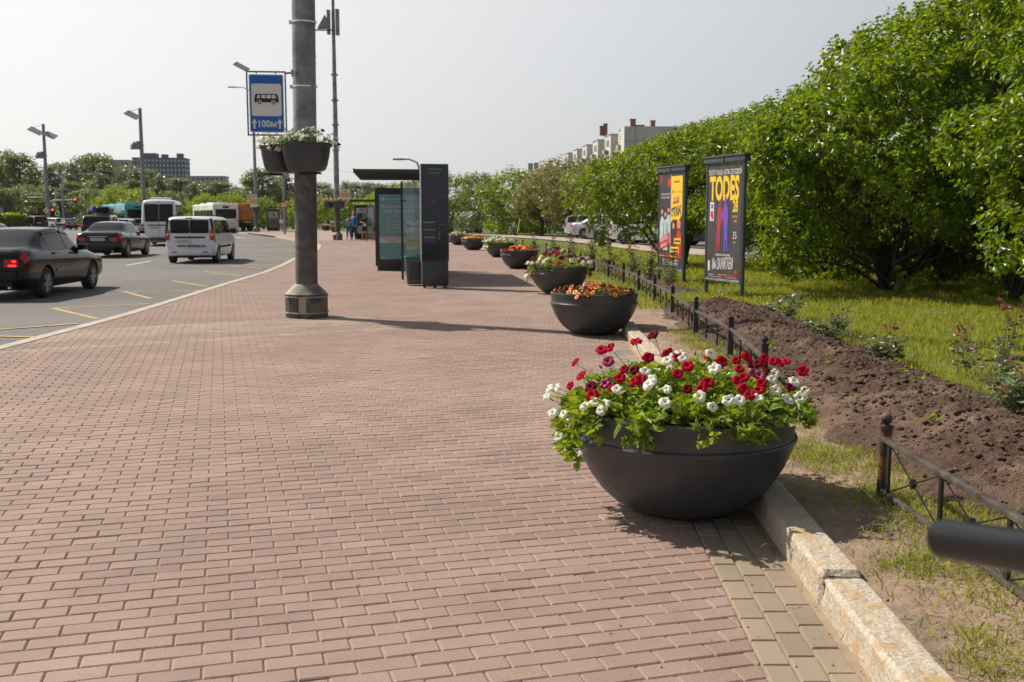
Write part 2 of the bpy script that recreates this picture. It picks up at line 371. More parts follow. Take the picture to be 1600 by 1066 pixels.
def sheet(name, poly, z, m, kind='structure'):
    me = bpy.data.meshes.new(name); me.from_pydata([(x, y, z) for x, y in poly], [], [tuple(range(len(poly)))])
    bm = bmesh.new(); bm.from_mesh(me); bmesh.ops.triangulate(bm, faces=bm.faces); bmesh.ops.recalc_face_normals(bm, faces=bm.faces)
    if sum(f.normal.z for f in bm.faces) < 0: bmesh.ops.reverse_faces(bm, faces=bm.faces)
    bm.to_mesh(me); bm.free(); me.materials.append(m)
    return tag(link(name, me), kind=kind)
sheet('ground', [(-1500,-60),(1500,-60),(1500,2600),(-1500,2600)], -.22, M['ground'])
ys = [-8,0,12,20,30,40,50,60,73,86,99,120]
sheet('road', [(-130,-8)] + [(float(xl(y))+.1, y) for y in ys] + [(-42,150),(-130,178)], ROAD, M['road'])
yy = [-8,0,6,12,20,30,38,46,55,66,80,100,114,121]
# pavement bed (joint sand under the blocks, blocks to y = 62, plain paving beyond)
sheet('pavement_bed', [(float(xl(y))+.05, y) for y in yy] + [(float(xr(y))+.06, y) for y in yy[::-1]], -.0075, M['sand'])

def pavement():
    th = R(15.9); e1 = np.array([math.cos(th), math.sin(th)]); e2 = np.array([-math.sin(th), math.cos(th)])
    I, J = np.meshgrid(np.arange(-70, 130), np.arange(-10, 680))
    I = I.ravel(); J = J.ravel()
    cx = (I*.2 + (J % 2)*.1); cy = J*.1
    wob = .012*fbm(cx, cy, .35, 3, 5)
    c = cx[:,None]*e1 + (cy+wob)[:,None]*e2
    k = (c[:,1] > .5) & (c[:,1] < 66) & (c[:,0] > xl(c[:,1])+.19-.09) & (c[:,0] < xr(c[:,1])-.345+.09)
    c = c[k]; N = len(c)
    yaw = rng.normal(0, .006, N) + th
    hx, hy = .0982, .0486; ins = .006; dp = .0055
    px = np.array([-hx, hx, hx, -hx, -hx+ins, hx-ins, hx-ins, -hx+ins]); py = np.array([-hy, -hy, hy, hy, -hy+ins, -hy+ins, hy-ins, hy-ins])
    pz = np.array([-dp]*4 + [0]*4)
    X = c[:,0:1] + np.cos(yaw)[:,None]*px - np.sin(yaw)[:,None]*py
    Y = c[:,1:2] + np.sin(yaw)[:,None]*px + np.cos(yaw)[:,None]*py
    near = np.clip(1.4-c[:,1]/14, .15, 1)
    Z = pz + (rng.normal(0, .0009, N)*near)[:,None] + (rng.normal(0, .006, N)*near)[:,None]*px + (rng.normal(0, .010, N)*near)[:,None]*py
    dip = .030*np.exp(-((c[:,0]+.6)/1.1)**2 - ((c[:,1]-9.6)/.45)**2) + .018*np.exp(-((c[:,0]-.3)/.7)**2 - ((c[:,1]-10.6)/.4)**2)
    und = .006*fbm(c[:,0], c[:,1], .5, 3, 9) - dip*fbm(c[:,0], c[:,1], .9, 2, 3)*.5 - dip*.08
    Z = Z + und[:,None]
    lo = xl(Y)+.19; hi = xr(Y)-.345
    ov = np.maximum(X-hi, 0) - np.maximum(lo-X, 0); X = X-ov; Y = Y-ov*math.tan(th)
    V = np.stack([X, Y, Z], 2).reshape(-1, 3)
    F = np.array([[4,5,6,7],[0,1,5,4],[1,2,6,5],[2,3,7,6],[3,0,4,7]])
    F = (np.arange(N)[:,None,None]*8 + F).reshape(-1, 4)
    # beige blocks laid round the post and across the pavement
    x, y = c[:,0], c[:,1]; lx = x*math.cos(th)+y*math.sin(th); ly = -x*math.sin(th)+y*math.cos(th)
    t = np.zeros(N)
    yb = 11.25 + (x+5.9)*.60
    t[(abs(y-yb) < .10) & (x < -1.4)] = 1
    zone = (y > yb+.85) & (y < yb+2.35) & (x < -2.0 - (y-15)*.35)
    t[zone & (rng.random(N) < .88)] = .85
    edge = (x > xr(y)-.60-.22*rng.random(N)) & (y > 4.85) & (y < 5.7); t[edge] = .95
    # drifting wear, a tyre-scuffed patch, paler dusty areas
    w = fbm(x, y, .35, 4, 21)*1.3 + rng.normal(0, .22, N)
    col = np.zeros((N, 4)); col[:,0] = t; col[:,1] = np.clip(.5+w*.55, 0, 1); col[:,2] = rng.random(N); col[:,3] = 1
    return V, F, np.repeat(col, 8, 0)
def brick_mat():
    m = bpy.data.materials.new('paving_blocks'); m.use_nodes = True; nt = m.node_tree; L = nt.links.new; b = nt.nodes['Principled BSDF']
    at_ = nt.nodes.new('ShaderNodeAttribute'); at_.attribute_name = 'tone'; sp = nt.nodes.new('ShaderNodeSeparateColor'); L(at_.outputs['Color'], sp.inputs[0])
    def mx(f, a, b_):
        x = nt.nodes.new('ShaderNodeMix'); x.data_type = 'RGBA'
        if isinstance(f, float): x.inputs[0].default_value = f
        else: L(f, x.inputs[0])
        for i, q in ((6, a), (7, b_)):
            if isinstance(q, tuple): x.inputs[i].default_value = (*q, 1)
            else: L(q, x.inputs[i])
        return x.outputs[2]
    red = mx(sp.outputs[2], (.282,.186,.150), (.218,.149,.125))
    red = mx(sp.outputs[1], red, (.325,.225,.180))
    cur = mx(sp.outputs[0], red, (.335,.262,.192))
    tc = nt.nodes.new('ShaderNodeTexCoord')
    n = nt.nodes.new('ShaderNodeTexNoise'); n.inputs['Scale'].default_value = 130; n.inputs['Detail'].default_value = 3; L(tc.outputs['Object'], n.inputs[0])
    n2 = nt.nodes.new('ShaderNodeTexNoise'); n2.inputs['Scale'].default_value = 1.1; n2.inputs['Detail'].default_value = 9; n2.inputs['Roughness'].default_value = .7; L(tc.outputs['Object'], n2.inputs[0])
    h = nt.nodes.new('ShaderNodeHueSaturation'); L(cur, h.inputs['Color'])
    r = nt.nodes.new('ShaderNodeMapRange'); L(n.outputs[0], r.inputs[0]); r.inputs[1].default_value = .3; r.inputs[2].default_value = .7; r.inputs[3].default_value = .84; r.inputs[4].default_value = 1.14
    r2 = nt.nodes.new('ShaderNodeMapRange'); L(n2.outputs[0], r2.inputs[0]); r2.inputs[1].default_value = .3; r2.inputs[2].default_value = .7; r2.inputs[3].default_value = .80; r2.inputs[4].default_value = 1.15
    mu = nt.nodes.new('ShaderNodeMath'); mu.operation = 'MULTIPLY'; L(r.outputs[0], mu.inputs[0]); L(r2.outputs[0], mu.inputs[1]); L(mu.outputs[0], h.inputs['Value'])
    v = nt.nodes.new('ShaderNodeTexVoronoi'); v.inputs['Scale'].default_value = 95; L(tc.outputs['Object'], v.inputs['Vector'])
    lt = nt.nodes.new('ShaderNodeMath'); lt.operation = 'LESS_THAN'; lt.inputs[1].default_value = .085; L(v.outputs['Distance'], lt.inputs[0])
    cur = mx(lt.outputs[0], h.outputs[0], (.42,.34,.27))
    v2 = nt.nodes.new('ShaderNodeTexVoronoi'); v2.inputs['Scale'].default_value = 3.1; L(tc.outputs['Object'], v2.inputs['Vector'])
    lt2 = nt.nodes.new('ShaderNodeMath'); lt2.operation = 'LESS_THAN'; lt2.inputs[1].default_value = .032; L(v2.outputs['Distance'], lt2.inputs[0])
    cur = mx(lt2.outputs[0], cur, (.10,.075,.065))
    L(cur, b.inputs['Base Color']); b.inputs['Roughness'].default_value = .82; b.inputs['Specular IOR Level'].default_value = .4
    bp = nt.nodes.new('ShaderNodeBump'); bp.inputs['Distance'].default_value = .0018; L(n.outputs[0], bp.inputs['Height']); L(bp.outputs[0], b.inputs['Normal'])
    return m
M['brick_pave'] = brick_mat()
V, F, col = pavement()
tag(np_mesh('pavement', V, F, M['brick_pave'], attr=col), kind='structure')
yf = [64,70,80,90,100,114,121]
M['paving_far'] = mat('paving_far', (.30,.21,.168), .85, var=.14, vscale=1.2)
sheet('far_pavement', [(float(xl(y))+.19, y) for y in yf] + [(float(xr(y))-.2, y) for y in yf[::-1]], -.004, M['paving_far'])

# grey blocks in three lines along the kerb
def strip():
    Vs = []; Fs = []; Cc = []; o = 0
    for cidx in range(3):
        for k in range(75):
            y0 = .5 + k*.2 + cidx*.067; 
            if y0 > 15: continue
            x1 = float(xr(y0+.1)) - .335 + cidx*.101; z = float(rng.normal(0, .001)); t1 = rng.normal(0, .004, 2)
            hx, hy, ins = .0485, .098, .006
            for a, b, d in ((-hx,-hy,-.01),(hx,-hy,-.01),(hx,hy,-.01),(-hx,hy,-.01),(-hx+ins,-hy+ins,0),(hx-ins,-hy+ins,0),(hx-ins,hy-ins,0),(-hx+ins,hy-ins,0)):
                sl_ = float(xr(y0+.1+b)) - float(xr(y0+.1))
                Vs.append((x1+.05+a+sl_, y0+.1+b, d+z+a*t1[0]+b*t1[1]))
            for q in ((4,5,6,7),(0,1,5,4),(1,2,6,5),(2,3,7,6),(3,0,4,7)): Fs.append([i+o for i in q])
            o += 8
    return Vs, Fs
V, F = strip()
M['grey_pave'] = mat('grey_paving_blocks', (.255,.20,.145), .85, island=.14, var=.16, vscale=120, bump=.0015, bscale=220, dirt=(.32,.25,.175), dscale=1.4, dmin=.45, dmax=.7)
tag(np_mesh('pavement_edge_blocks', V, F, M['grey_pave']), kind='structure')

# granite kerb stones on the right, each a worn block with rough broken joints
def kerb_right():
    mb_v = []; mb_f = []; o = 0
    y = .9; k = 0
    cuts = [0.9, 2.0, 3.84, 5.3, 6.3, 7.3]
    while cuts[-1] < 15: cuts.append(cuts[-1]+1.0)
    while cuts[-1] < 60: cuts.append(cuts[-1]+1.5)
    for k in range(len(cuts)-1):
        y0, y1 = cuts[k]+.006, cuts[k+1]-.006
        nu = max(4, int((y1-y0)/(.02 if y1 < 8 else .1))); prof = []
        w = .165; h = .125 + rng.normal(0, .004)
        for a in np.linspace(0, 1, 6): prof.append((0.0, -.12 + a*(h-.018+.12), 0))
        prof.append((.006, h-.006, 0)); 
        for a in np.linspace(.1, .9, 7): prof.append((a*w, h, 0))
        prof.append((w-.006, h-.006, 0)); prof.append((w, h-.03, 0)); prof.append((w, -.12, 0))
        P = np.array(prof); n = len(P)
        Y, Pi = np.meshgrid(np.linspace(y0, y1, nu+1), np.arange(n), indexing='ij')
        edge = np.minimum(Y-y0, y1-Y); rnd = np.clip(1-edge/.022, 0, 1)**2*.016
        sx = P[Pi,0]; sz = P[Pi,1]
        nx = np.where(sx < w*.5, -1., 1.)*np.where(sz < h-.01, 1, 0); nz = np.where(sz >= h-.01, 1., 0)
        amp = .008 if y1 < 16 else 0
        d = amp*fbm(Y*1.0+sx*3, sz*6+sx*5+k*7, 9, 4, 31+k) + amp*.8*fbm(Y, sz+sx*2, 40, 2, 77+k) - rnd
        if k == 2: d = d - .03*np.clip(1-(y1-Y)/.05, 0, 1)*np.clip((sx/w-.35)*2, 0, 1)
        if k == 1: d = d - .035*np.clip(1-(y1-Y)/.07, 0, 1)*np.clip(1-np.abs(sz-.09)/.05, 0, 1)
        X = xr(Y) + sx + rng.normal(0, .003) + nx*d; Z = sz + nz*d - rnd*.4*(sz>.05)
        mb_v.append(np.stack([X, Y, Z], 2).reshape(-1, 3))
        i, j = np.meshgrid(np.arange(nu), np.arange(n-1), indexing='ij'); q = (i*n+j).ravel()
        Fk = np.stack([q, q+1, q+n+1, q+n], 1)
        # end faces as strips of quads, mirrored across the profile
        for r_ in (0, nu):
            Fe = [[r_*n+a, r_*n+n-1-a, r_*n+n-2-a, r_*n+a+1] for a in range((n-1)//2)]
            Fk = np.concatenate([Fk, np.array(Fe)])
        mb_f.append(Fk + o); o += (nu+1)*n
    return np.concatenate(mb_v), np.concatenate(mb_f)
V, F = kerb_right()
tag(np_mesh('kerb', V, F, M['granite']), kind='structure')
# pale kerb of the road
def kerb_left():
    mb = MB(); cuts = np.concatenate([np.arange(-4, 40, 1.0), np.arange(40, 118, 2.0)])
    for a, b in zip(cuts[:-1], cuts[1:]):
        a2, b2 = a+.004, b-.004; xa, xb = float(xl(a)), float(xl(b)); w = .18
        vs = [(xa, a2, ROAD-.05), (xa+w, a2, ROAD-.05), (xb+w, b2, ROAD-.05), (xb, b2, ROAD-.05), (xa+.01, a2, .006), (xa+w, a2, .006), (xb+w, b2, .006), (xb+.01, b2, .006)]
        mb.add(vs, [(3,2,1,0),(4,5,6,7),(0,1,5,4),(1,2,6,5),(2,3,7,6),(3,0,4,7)])
    return mb
tag(kerb_left().build('road_kerb', M['kerb_l'], ang=0), kind='structure')

# road markings
def strip_line(name, segs, w, m, z=ROAD+.004):
    mb = MB()
    for i, (p, q) in enumerate(segs):
        p = Vector((*p, z+.0004*i)); q = Vector((*q, z+.0004*i)); d = (q-p).normalized(); n = Vector((-d.y, d.x, 0))*w/2
        mb.add([p-n, p+n, q+n, q-n], [(0,1,2,3)])
    return tag(mb.build(name, m, ang=0, fix=False), kind='structure')
zz = [(-7.15,12.9),(-8.15,16.1),(-6.75,16.6),(-8.3,19.5),(-7.0,20.7),(-8.57,23.0),(-7.22,24.4),(-8.85,26.7),(-7.45,27.9),(-9.3,30.9),(-7.8,32.1),(-9.6,34.8),(-8.3,36.6),(-10.1,39.2),(-8.95,41.0),(-10.9,43.7),(-9.7,45.3),(-11.8,48)]
yl = []
segs = [((-8.28,18.42),(-6.9,19.4)),((-8.28,18.42),(-6.72,16.5)),((-8.57,22.56),(-6.95,22.9)),((-8.57,22.56),(-7.28,20.6)),
        ((-8.78,26.43),(-7.22,24.2)),((-8.78,26.43),(-7.3,27.5)),((-9.23,30.76),(-7.5,28.43)),((-9.23,30.76),(-7.75,31.6)),((-9.51,34.56),(-7.82,32.27)),((-9.51,34.56),(-8.2,35.7)),
        ((-10.01,38.96),(-8.35,36.78)),((-10.01,38.96),(-8.8,40.2)),((-10.67,43.45),(-8.95,41.02)),((-10.67,43.45),(-9.5,44.6)),((-11.5,48.2),(-9.8,45.6)),((-11.5,48.2),(-10.5,49.2)),
        ((-8.1,14.2),(-6.7,15.7)),((-8.1,14.2),(-6.5,13.9)),((-8.0,10.2),(-6.6,11.6)),((-8.0,10.2),(-6.5,9.4)),
        ((-12.6,53),(-10.9,50.2)),((-12.6,53),(-11.6,54.2)),((-14,58),(-12,55)),((-14,58),(-13,59))]
strip_line('yellow_zigzag_marking', segs, .10, M['yellow_paint'])
strip_line('white_lane_marking', [((-13.1,34.8),(-13.45,38.2)),((-12.2,22.5),(-12.5,26)),((-14.5,46.5),(-15.1,50)),((-16.8,58.5),(-17.8,62)),((-11.9,10),(-12.0,13.5)),
    ((-25.2,58.5),(-26.6,62)),((-22.3,46.8),(-23.2,50)),((-20.9,36),(-21.2,39.5)),((-28,66),(-30,71)),((-40,88),(-43,92)),((-33,76),(-36,80))], .14, M['white_paint'])
def arrow(x, y, a, L=4.5):
    mb = MB(); c, s = math.cos(a), math.sin(a)
    P = [(-.12,0),(.12,0),(.12,L*.6),(.45,L*.6),(0,L),(-.45,L*.6),(-.12,L*.6)]
    mb.add([(x+p*c-q*s, y+p*s+q*c, ROAD+.006) for p, q in P], [tuple(range(7))]); return mb
tag(arrow(-17.9,66,R(22),5).build('white_arrow_marking', M['white_paint'], ang=0), kind='structure')
tag(arrow(-20.5,79,R(26),6).build('white_arrow_marking', M['white_paint'], ang=0), kind='structure')

# ------------------------------------------------------------------ verge, lawn, beds
def vz(x, y):     # height of the verge/lawn
    d = np.clip((x - xr(y) - .165)/.5, 0, 1)
    return LAWN - .012 + .03*d*(.5+fbm(x, y, 1.2, 3, 41)) + .012*fbm(x, y, 6, 3, 43)*(y < 20)
def ground_grid(name, ya, yb, dy, xw, nx, m, z0=0.0, x0=None):
    Y, T = np.meshgrid(np.arange(ya, yb+dy*.5, dy), np.linspace(0, 1, nx), indexing='ij')
    base = xr(Y)+.150
    X = base + T**1.25*xw
    Z = vz(X, Y) + z0
    n = nx; i, j = np.meshgrid(np.arange(Y.shape[0]-1), np.arange(n-1), indexing='ij'); q = (i*n+j).ravel()
    F = np.stack([q, q+1, q+n+1, q+n], 1)
    return np_mesh(name, np.stack([X, Y, Z], 2).reshape(-1, 3), F, m, smooth=True)
def verge_mat():
    m = M['verge']; nt = m.node_tree; L = nt.links.new; b = nt.nodes['Principled BSDF']
    src = b.inputs['Base Color'].links[0].from_socket
    tc = nt.nodes.new('ShaderNodeTexCoord'); sx = nt.nodes.new('ShaderNodeSeparateXYZ'); L(tc.outputs['Object'], sx.inputs[0])
    n = nt.nodes.new('ShaderNodeTexNoise'); n.inputs['Scale'].default_value = .9; n.inputs['Detail'].default_value = 6; L(tc.outputs['Object'], n.inputs[0])
    # lawn starts beyond the fence and, along the whole verge, beyond y = 16
    a = nt.nodes.new('ShaderNodeMapRange'); L(sx.outputs[1], a.inputs[0]); a.inputs[1].default_value = 14; a.inputs[2].default_value = 18
    c = nt.nodes.new('ShaderNodeMapRange'); L(sx.outputs[0], c.inputs[0]); c.inputs[1].default_value = 3.35; c.inputs[2].default_value = 3.7
    mx = nt.nodes.new('ShaderNodeMath'); mx.operation = 'MAXIMUM'; L(a.outputs[0], mx.inputs[0]); L(c.outputs[0], mx.inputs[1])
    n3 = nt.nodes.new('ShaderNodeMapRange'); L(n.outputs[0], n3.inputs[0]); n3.inputs[1].default_value = .4; n3.inputs[2].default_value = .6; n3.inputs[3].default_value = -.5; n3.inputs[4].default_value = .0
    ad = nt.nodes.new('ShaderNodeMath'); ad.operation = 'ADD'; ad.use_clamp = True; L(mx.outputs[0], ad.inputs[0]); L(n3.outputs[0], ad.inputs[1])
    x = nt.nodes.new('ShaderNodeMix'); x.data_type = 'RGBA'; L(ad.outputs[0], x.inputs[0]); L(src, x.inputs[6]); x.inputs[7].default_value = (.10,.125,.03,1)
    L(x.outputs[2], b.inputs['Base Color'])
verge_mat()
tag(ground_grid('verge', .9, 9, .03, 6, 160, M['verge']), kind='structure')
tag(ground_grid('verge', 9, 24, .1, 26, 160, M['verge']), kind='structure')
tag(ground_grid('lawn', 24, 121, 1.0, 140, 60, M['lawn'], 0.0), kind='structure')
sheet('far_footpath', [(14,26),(8.6,31),(5.6,39.5),(4.55,46.5),(3.3,55.5),(2.0,62),(-1.5,74),(-7,90),(-5,91),(.6,76),(4,66),(5.4,56),(6.6,47),(9,41),(16,34)], .155, M['path'])
sheet('car_park', [(6.9,47.5),(13,37),(34,40),(34,66),(8,66),(4.6,66),(5.8,56)], .15, M['road'])

def bedmesh(name, cx, y0, y1, half, hgt, res, seed):
    Y, X0 = np.meshgrid(np.arange(y0, y1, res), np.arange(-half-.15, half+.15, res), indexing='ij')
    cxx = np.interp(Y, [p[1] for p in cx], [p[0] for p in cx])
    e = half*(1+.25*fbm(Y, X0*0, 1.1, 3, seed+3)*2+.35*fbm(Y+X0, X0, 4, 3, seed+8))
    t = np.clip(1-np.abs(X0)/e, 0, 1); te = np.clip(np.minimum(Y-y0, y1-Y)/.9, 0, 1)
    s = (t**.55)*(te**.6)
    X = X0+cxx
    Z = vz(X, Y) - .02 + s*(hgt + .12*fbm(X, Y, 1.6, 3, seed) + .10*fbm(X, Y, 7, 4, seed+1) + .06*fbm(X, Y, 22, 3, seed+2)) + .02*s
    n = X.shape[1]; i, j = np.meshgrid(np.arange(X.shape[0]-1), np.arange(n-1), indexing='ij'); q = (i*n+j).ravel()
    return tag(np_mesh(name, np.stack([X, Y, Z], 2).reshape(-1, 3), np.stack([q, q+1, q+n+1, q+n], 1), M['bed'], smooth=True), kind='structure'), (X, Y, Z, s)
bedline = [(3.25,3),(2.95,5),(2.85,7),(2.95,10),(3.0,13),(3.05,16.5)]
_, B1 = bedmesh('flower_bed_soil', bedline, 4.2, 16.3, .80, .19, .018, 50)
_, B2 = bedmesh('flower_bed_soil', [(3.1,18),(3.0,22),(2.75,27),(2.2,33)], 18.2, 33, .42, .10, .06, 60)
def lumps(N, X, Y, Z, smin, smax, g=rng):
    # little irregular octahedra, squashed
    p_ = (1+5**.5)/2; base = np.array([(-1,p_,0),(1,p_,0),(-1,-p_,0),(1,-p_,0),(0,-1,p_),(0,1,p_),(0,-1,-p_),(0,1,-p_),(p_,0,-1),(p_,0,1),(-p_,0,-1),(-p_,0,1)], float)/1.9
    S = (smin*(smax/smin)**(g.random(N)**2.2))[:,None,None]
    V = base[None]*S*(1+g.normal(0, .34, (N,12,3)))*g.uniform(.6, 1.4, (N,1,3))*np.array([1,1,.6]) ; a = g.uniform(0, 2*PI, N); c, s = np.cos(a), np.sin(a)
    V = np.stack([V[:,:,0]*c[:,None]-V[:,:,1]*s[:,None], V[:,:,0]*s[:,None]+V[:,:,1]*c[:,None], V[:,:,2]], 2) + np.stack([X, Y, Z], 1)[:,None]
    F = np.array([(0,11,5),(0,5,1),(0,1,7),(0,7,10),(0,10,11),(1,5,9),(5,11,4),(11,10,2),(10,7,6),(7,1,8),(3,9,4),(3,4,2),(3,2,6),(3,6,8),(3,8,9),(4,9,5),(2,4,11),(6,2,10),(8,6,7),(9,8,1)])
    return V.reshape(-1, 3), (np.arange(N)[:,None,None]*12+F).reshape(-1, 3)
def on_bed(B, N):
    X, Y, Z, s = B; w = np.clip(s.ravel()-.12, 0, 1); k = rng.choice(X.size, N, p=w/w.sum())
    return X.ravel()[k]+rng.normal(0, .01, N), Y.ravel()[k]+rng.normal(0, .01, N), Z.ravel()[k]
x, y, z = on_bed(B1, 15000); V, F = lumps(15000, x, y, z+.001, .003, .024)
tag(np_mesh('soil_clods', V, F, M['clod'], smooth=True), kind='stuff')
N = 2600; y = rng.uniform(2.6, 15, N); x = xr(y)+.2+rng.uniform(0, 1, N)*1.1; V, F = lumps(N, x, y, vz(x, y)+.001, .002, .014)
M['pebble'] = mat('pebbles', (.27,.21,.16), .9, island=.5)
tag(np_mesh('gravel_bits', V, F, M['pebble'], smooth=False), kind='stuff')
# debris on the pavement edge: petals, dust, tiny leaves
N = 420; y = 2.6+rng.random(N)**1.5*9; x = xr(y)-.02-rng.random(N)**2.4*.9; V, F = lumps(N, x, y, np.full(N, .003), .001, .006)
tag(np_mesh('pavement_grit', V, F, M['pebble'], smooth=False), kind='stuff')

# ------------------------------------------------------------------ grass
def lawn_grass():
    parts = []
    # lawn behind the bed, denser close by
    for (ya, yb, dens, h, w) in ((6, 10, 2600, .075, .006), (10, 16, 1700, .085, .009), (16, 26, 900, .10, .014), (26, 46, 260, .11, .028)):
        xa = 2.3 if ya >= 16 else 3.3; xb = 12 if ya < 26 else 9
        if ya < 16: xb = 7.5 if ya < 10 else 9.5
        A = (yb-ya)*(xb-xa); n = int(A*dens*.72)
        X = rng.uniform(xa, xb, n); Y = rng.uniform(ya, yb, n)
        keep = (fbm(X, Y, .8, 3, 90) + .25*fbm(X, Y, 5, 2, 91) + rng.normal(0, .12, n) > -.20)
        if ya < 16: keep &= X > 3.62 + .22*fbm(Y, Y*0, 1.3, 3, 92)
        else: keep &= ~((np.abs(X-np.interp(Y, [18,22,27,33], [3.1,3.0,2.75,2.2])) < .36) & (Y > 18.4) & (Y < 32.5)) 
        if ya >= 26: keep &= (X < np.interp(Y, [26,31,39.5,46.5], [13,8.4,5.4,4.3]))
        X, Y = X[keep], Y[keep]; n = len(X)
        H = h*rng.uniform(.5, 1.35, n)*(1+.8*fbm(X, Y, 2.5, 2, 95)); W = np.full(n, w)*rng.uniform(.6, 1.2, n)
        parts.append(blades(X, Y, vz(X, Y)-.005, np.maximum(H, .02), W))
    for (ya, yb, dens, h, w) in ((15.5, 26, 900, .07, .010), (26, 60, 220, .10, .024)):
        n = int((yb-ya)*.9*dens); Y = rng.uniform(ya, yb, n); X = xr(Y)+.25+rng.random(n)*.95
        keep = fbm(X, Y, 1.6, 3, 98)+rng.normal(0, .1, n) > -.06; X, Y = X[keep], Y[keep]; n = len(X)
        parts.append(blades(X, Y, vz(X, Y)-.004, h*rng.uniform(.4, 1.2, n), np.full(n, w)))
    n = 5200; Y = rng.uniform(46, 112, n); X = xr(Y)+.3+rng.random(n)*np.where(Y < 62, 3.6, 2.5); parts.append(blades(X, Y, np.full(n, LAWN), rng.uniform(.06,.16,n), np.full(n, .05)))
    # ragged tongues of grass creeping onto the bed
    n = 5200; Y = rng.uniform(4.6, 16, n); X = 3.38+rng.random(n)**.6*.4; keep = fbm(X, Y, 2.2, 3, 99) > .02; X, Y = X[keep], Y[keep]; n = len(X)
    parts.append(blades(X, Y, vz(X, Y)+.01+.10*np.clip(3.62-X, 0, .3), rng.uniform(.03,.09,n), np.full(n, .006)))
    return join(parts)
V, F = lawn_grass(); tag(np_mesh('lawn_grass', V, F, M['grass']), kind='stuff')
def verge_grass():
    parts = []; dry = []
    n = 360; cy = 2.2+10.8*rng.random(n)**1.3; cx = xr(cy)+.28+rng.random(n)*np.where(cy < 9, 1.25, .75)
    # clumps gather in front of the bed and at the fence foot
    m2 = (fbm(cx, cy, 1.1, 3, 70) > -.10) & ~((cy > 9.5) & (cx < 1.95))
    cx, cy = cx[m2], cy[m2]
    ex = np.array([1.95,2.0,2.1,1.9,2.25,2.3,2.05,1.8,2.2,2.3,1.95,2.1,1.75,1.9,2.05,2.2,2.35]); ey = np.array([4.9,4.6,4.3,4.0,5.3,5.8,5.6,6.1,6.3,6.9,6.8,7.4,3.6,3.3,3.0,2.8,2.6])
    cx = np.concatenate([cx, ex, ex+.12]); cy = np.concatenate([cy, ey, ey+.2])
    for a, b in zip(cx, cy):
        k = int(rng.uniform(30, 130)); r = rng.uniform(.04, .15)
        X = a+rng.normal(0, r, k); Y = b+rng.normal(0, r, k)
        parts.append(blades(X, Y, vz(X, Y)-.004, rng.uniform(.02, .075, k), rng.uniform(.003, .006, k), lean=1.3))
        k = int(k*.8); X = a+rng.normal(0, r*1.7, k); Y = b+rng.normal(0, r*1.7, k)
        dry.append(blades(X, Y, vz(X, Y)-.002, rng.uniform(.01, .045, k), rng.uniform(.002, .004, k), lean=1.8))
    k = 3200; Y = rng.uniform(2.3, 9.5, k); X = xr(Y)+.25+rng.random(k)*1.5; parts.append(blades(X, Y, vz(X, Y)-.003, rng.uniform(.008, .035, k), rng.uniform(.002, .004, k), lean=1.2))
    k = 2400; Y = rng.uniform(2.3, 14, k); X = xr(Y)+.2+rng.random(k)*1.3; dry.append(blades(X, Y, vz(X, Y)-.001, rng.uniform(.006, .02, k), rng.uniform(.0015, .004, k), lean=2.5))
    return join(parts), join(dry)
(V, F), (V2, F2) = verge_grass()
tag(np_mesh('grass_tufts', V, F, M['grass']), kind='stuff'); tag(np_mesh('dry_grass', V2, F2, M['dryg']), kind='stuff')
# ------------------------------------------------------------------ lettering
_tc = {}
def text_mesh(s, size, squeeze=1.0, bold=0.0, shear=0.0, align='CENTER'):
    k = (s, size, squeeze, bold, shear, align)
    if k in _tc: return _tc[k]
    c = bpy.data.curves.new('lettering', 'FONT'); c.body = s; c.size = size; c.align_x = align; c.align_y = 'CENTER'
    c.extrude = .0012; c.offset = bold; c.shear = shear; c.resolution_u = 3
    o = bpy.data.objects.new('lettering', c); C.objects.link(o)
    dg = bpy.context.evaluated_depsgraph_get(); me = bpy.data.meshes.new_from_object(o.evaluated_get(dg))
    bpy.data.objects.remove(o); bpy.data.curves.remove(c)
    for v in me.vertices: v.co.x *= squeeze
    _tc[k] = me; return me
def lettering(s, size, m, parent, loc, rx=PI/2, rz=0.0, squeeze=1.0, bold=0.0, shear=0.0, ry=0.0, align='CENTER', name='lettering', tall=1.0):
    me = text_mesh(s, size, squeeze, bold, shear, align).copy()
    me.materials.clear(); me.materials.append(m)
    Mx = Matrix.Translation(Vector(loc)) @ Matrix.Rotation(rz, 4, 'Z') @ Matrix.Rotation(rx, 4, 'X') @ Matrix.Rotation(ry, 4, 'Z') @ Matrix.Diagonal((1, tall, 1, 1))
    me.transform(Mx)
    return link(name, me, parent)
def rrect(cx, cz, w, h, r, n=5):
    P = []
    for (sx, sz, a0) in ((1,-1,-90),(1,1,0),(-1,1,90),(-1,-1,180)):
        for k in range(n+1):
            a = R(a0+90*k/n); P.append((cx+sx*(w/2-r)+r*math.cos(a), cz+sz*(h/2-r)+r*math.sin(a)))
    return P
def disc(cx, cz, r, n=20): return [(cx+r*math.cos(2*PI*k/n), cz+r*math.sin(2*PI*k/n)) for k in range(n)]

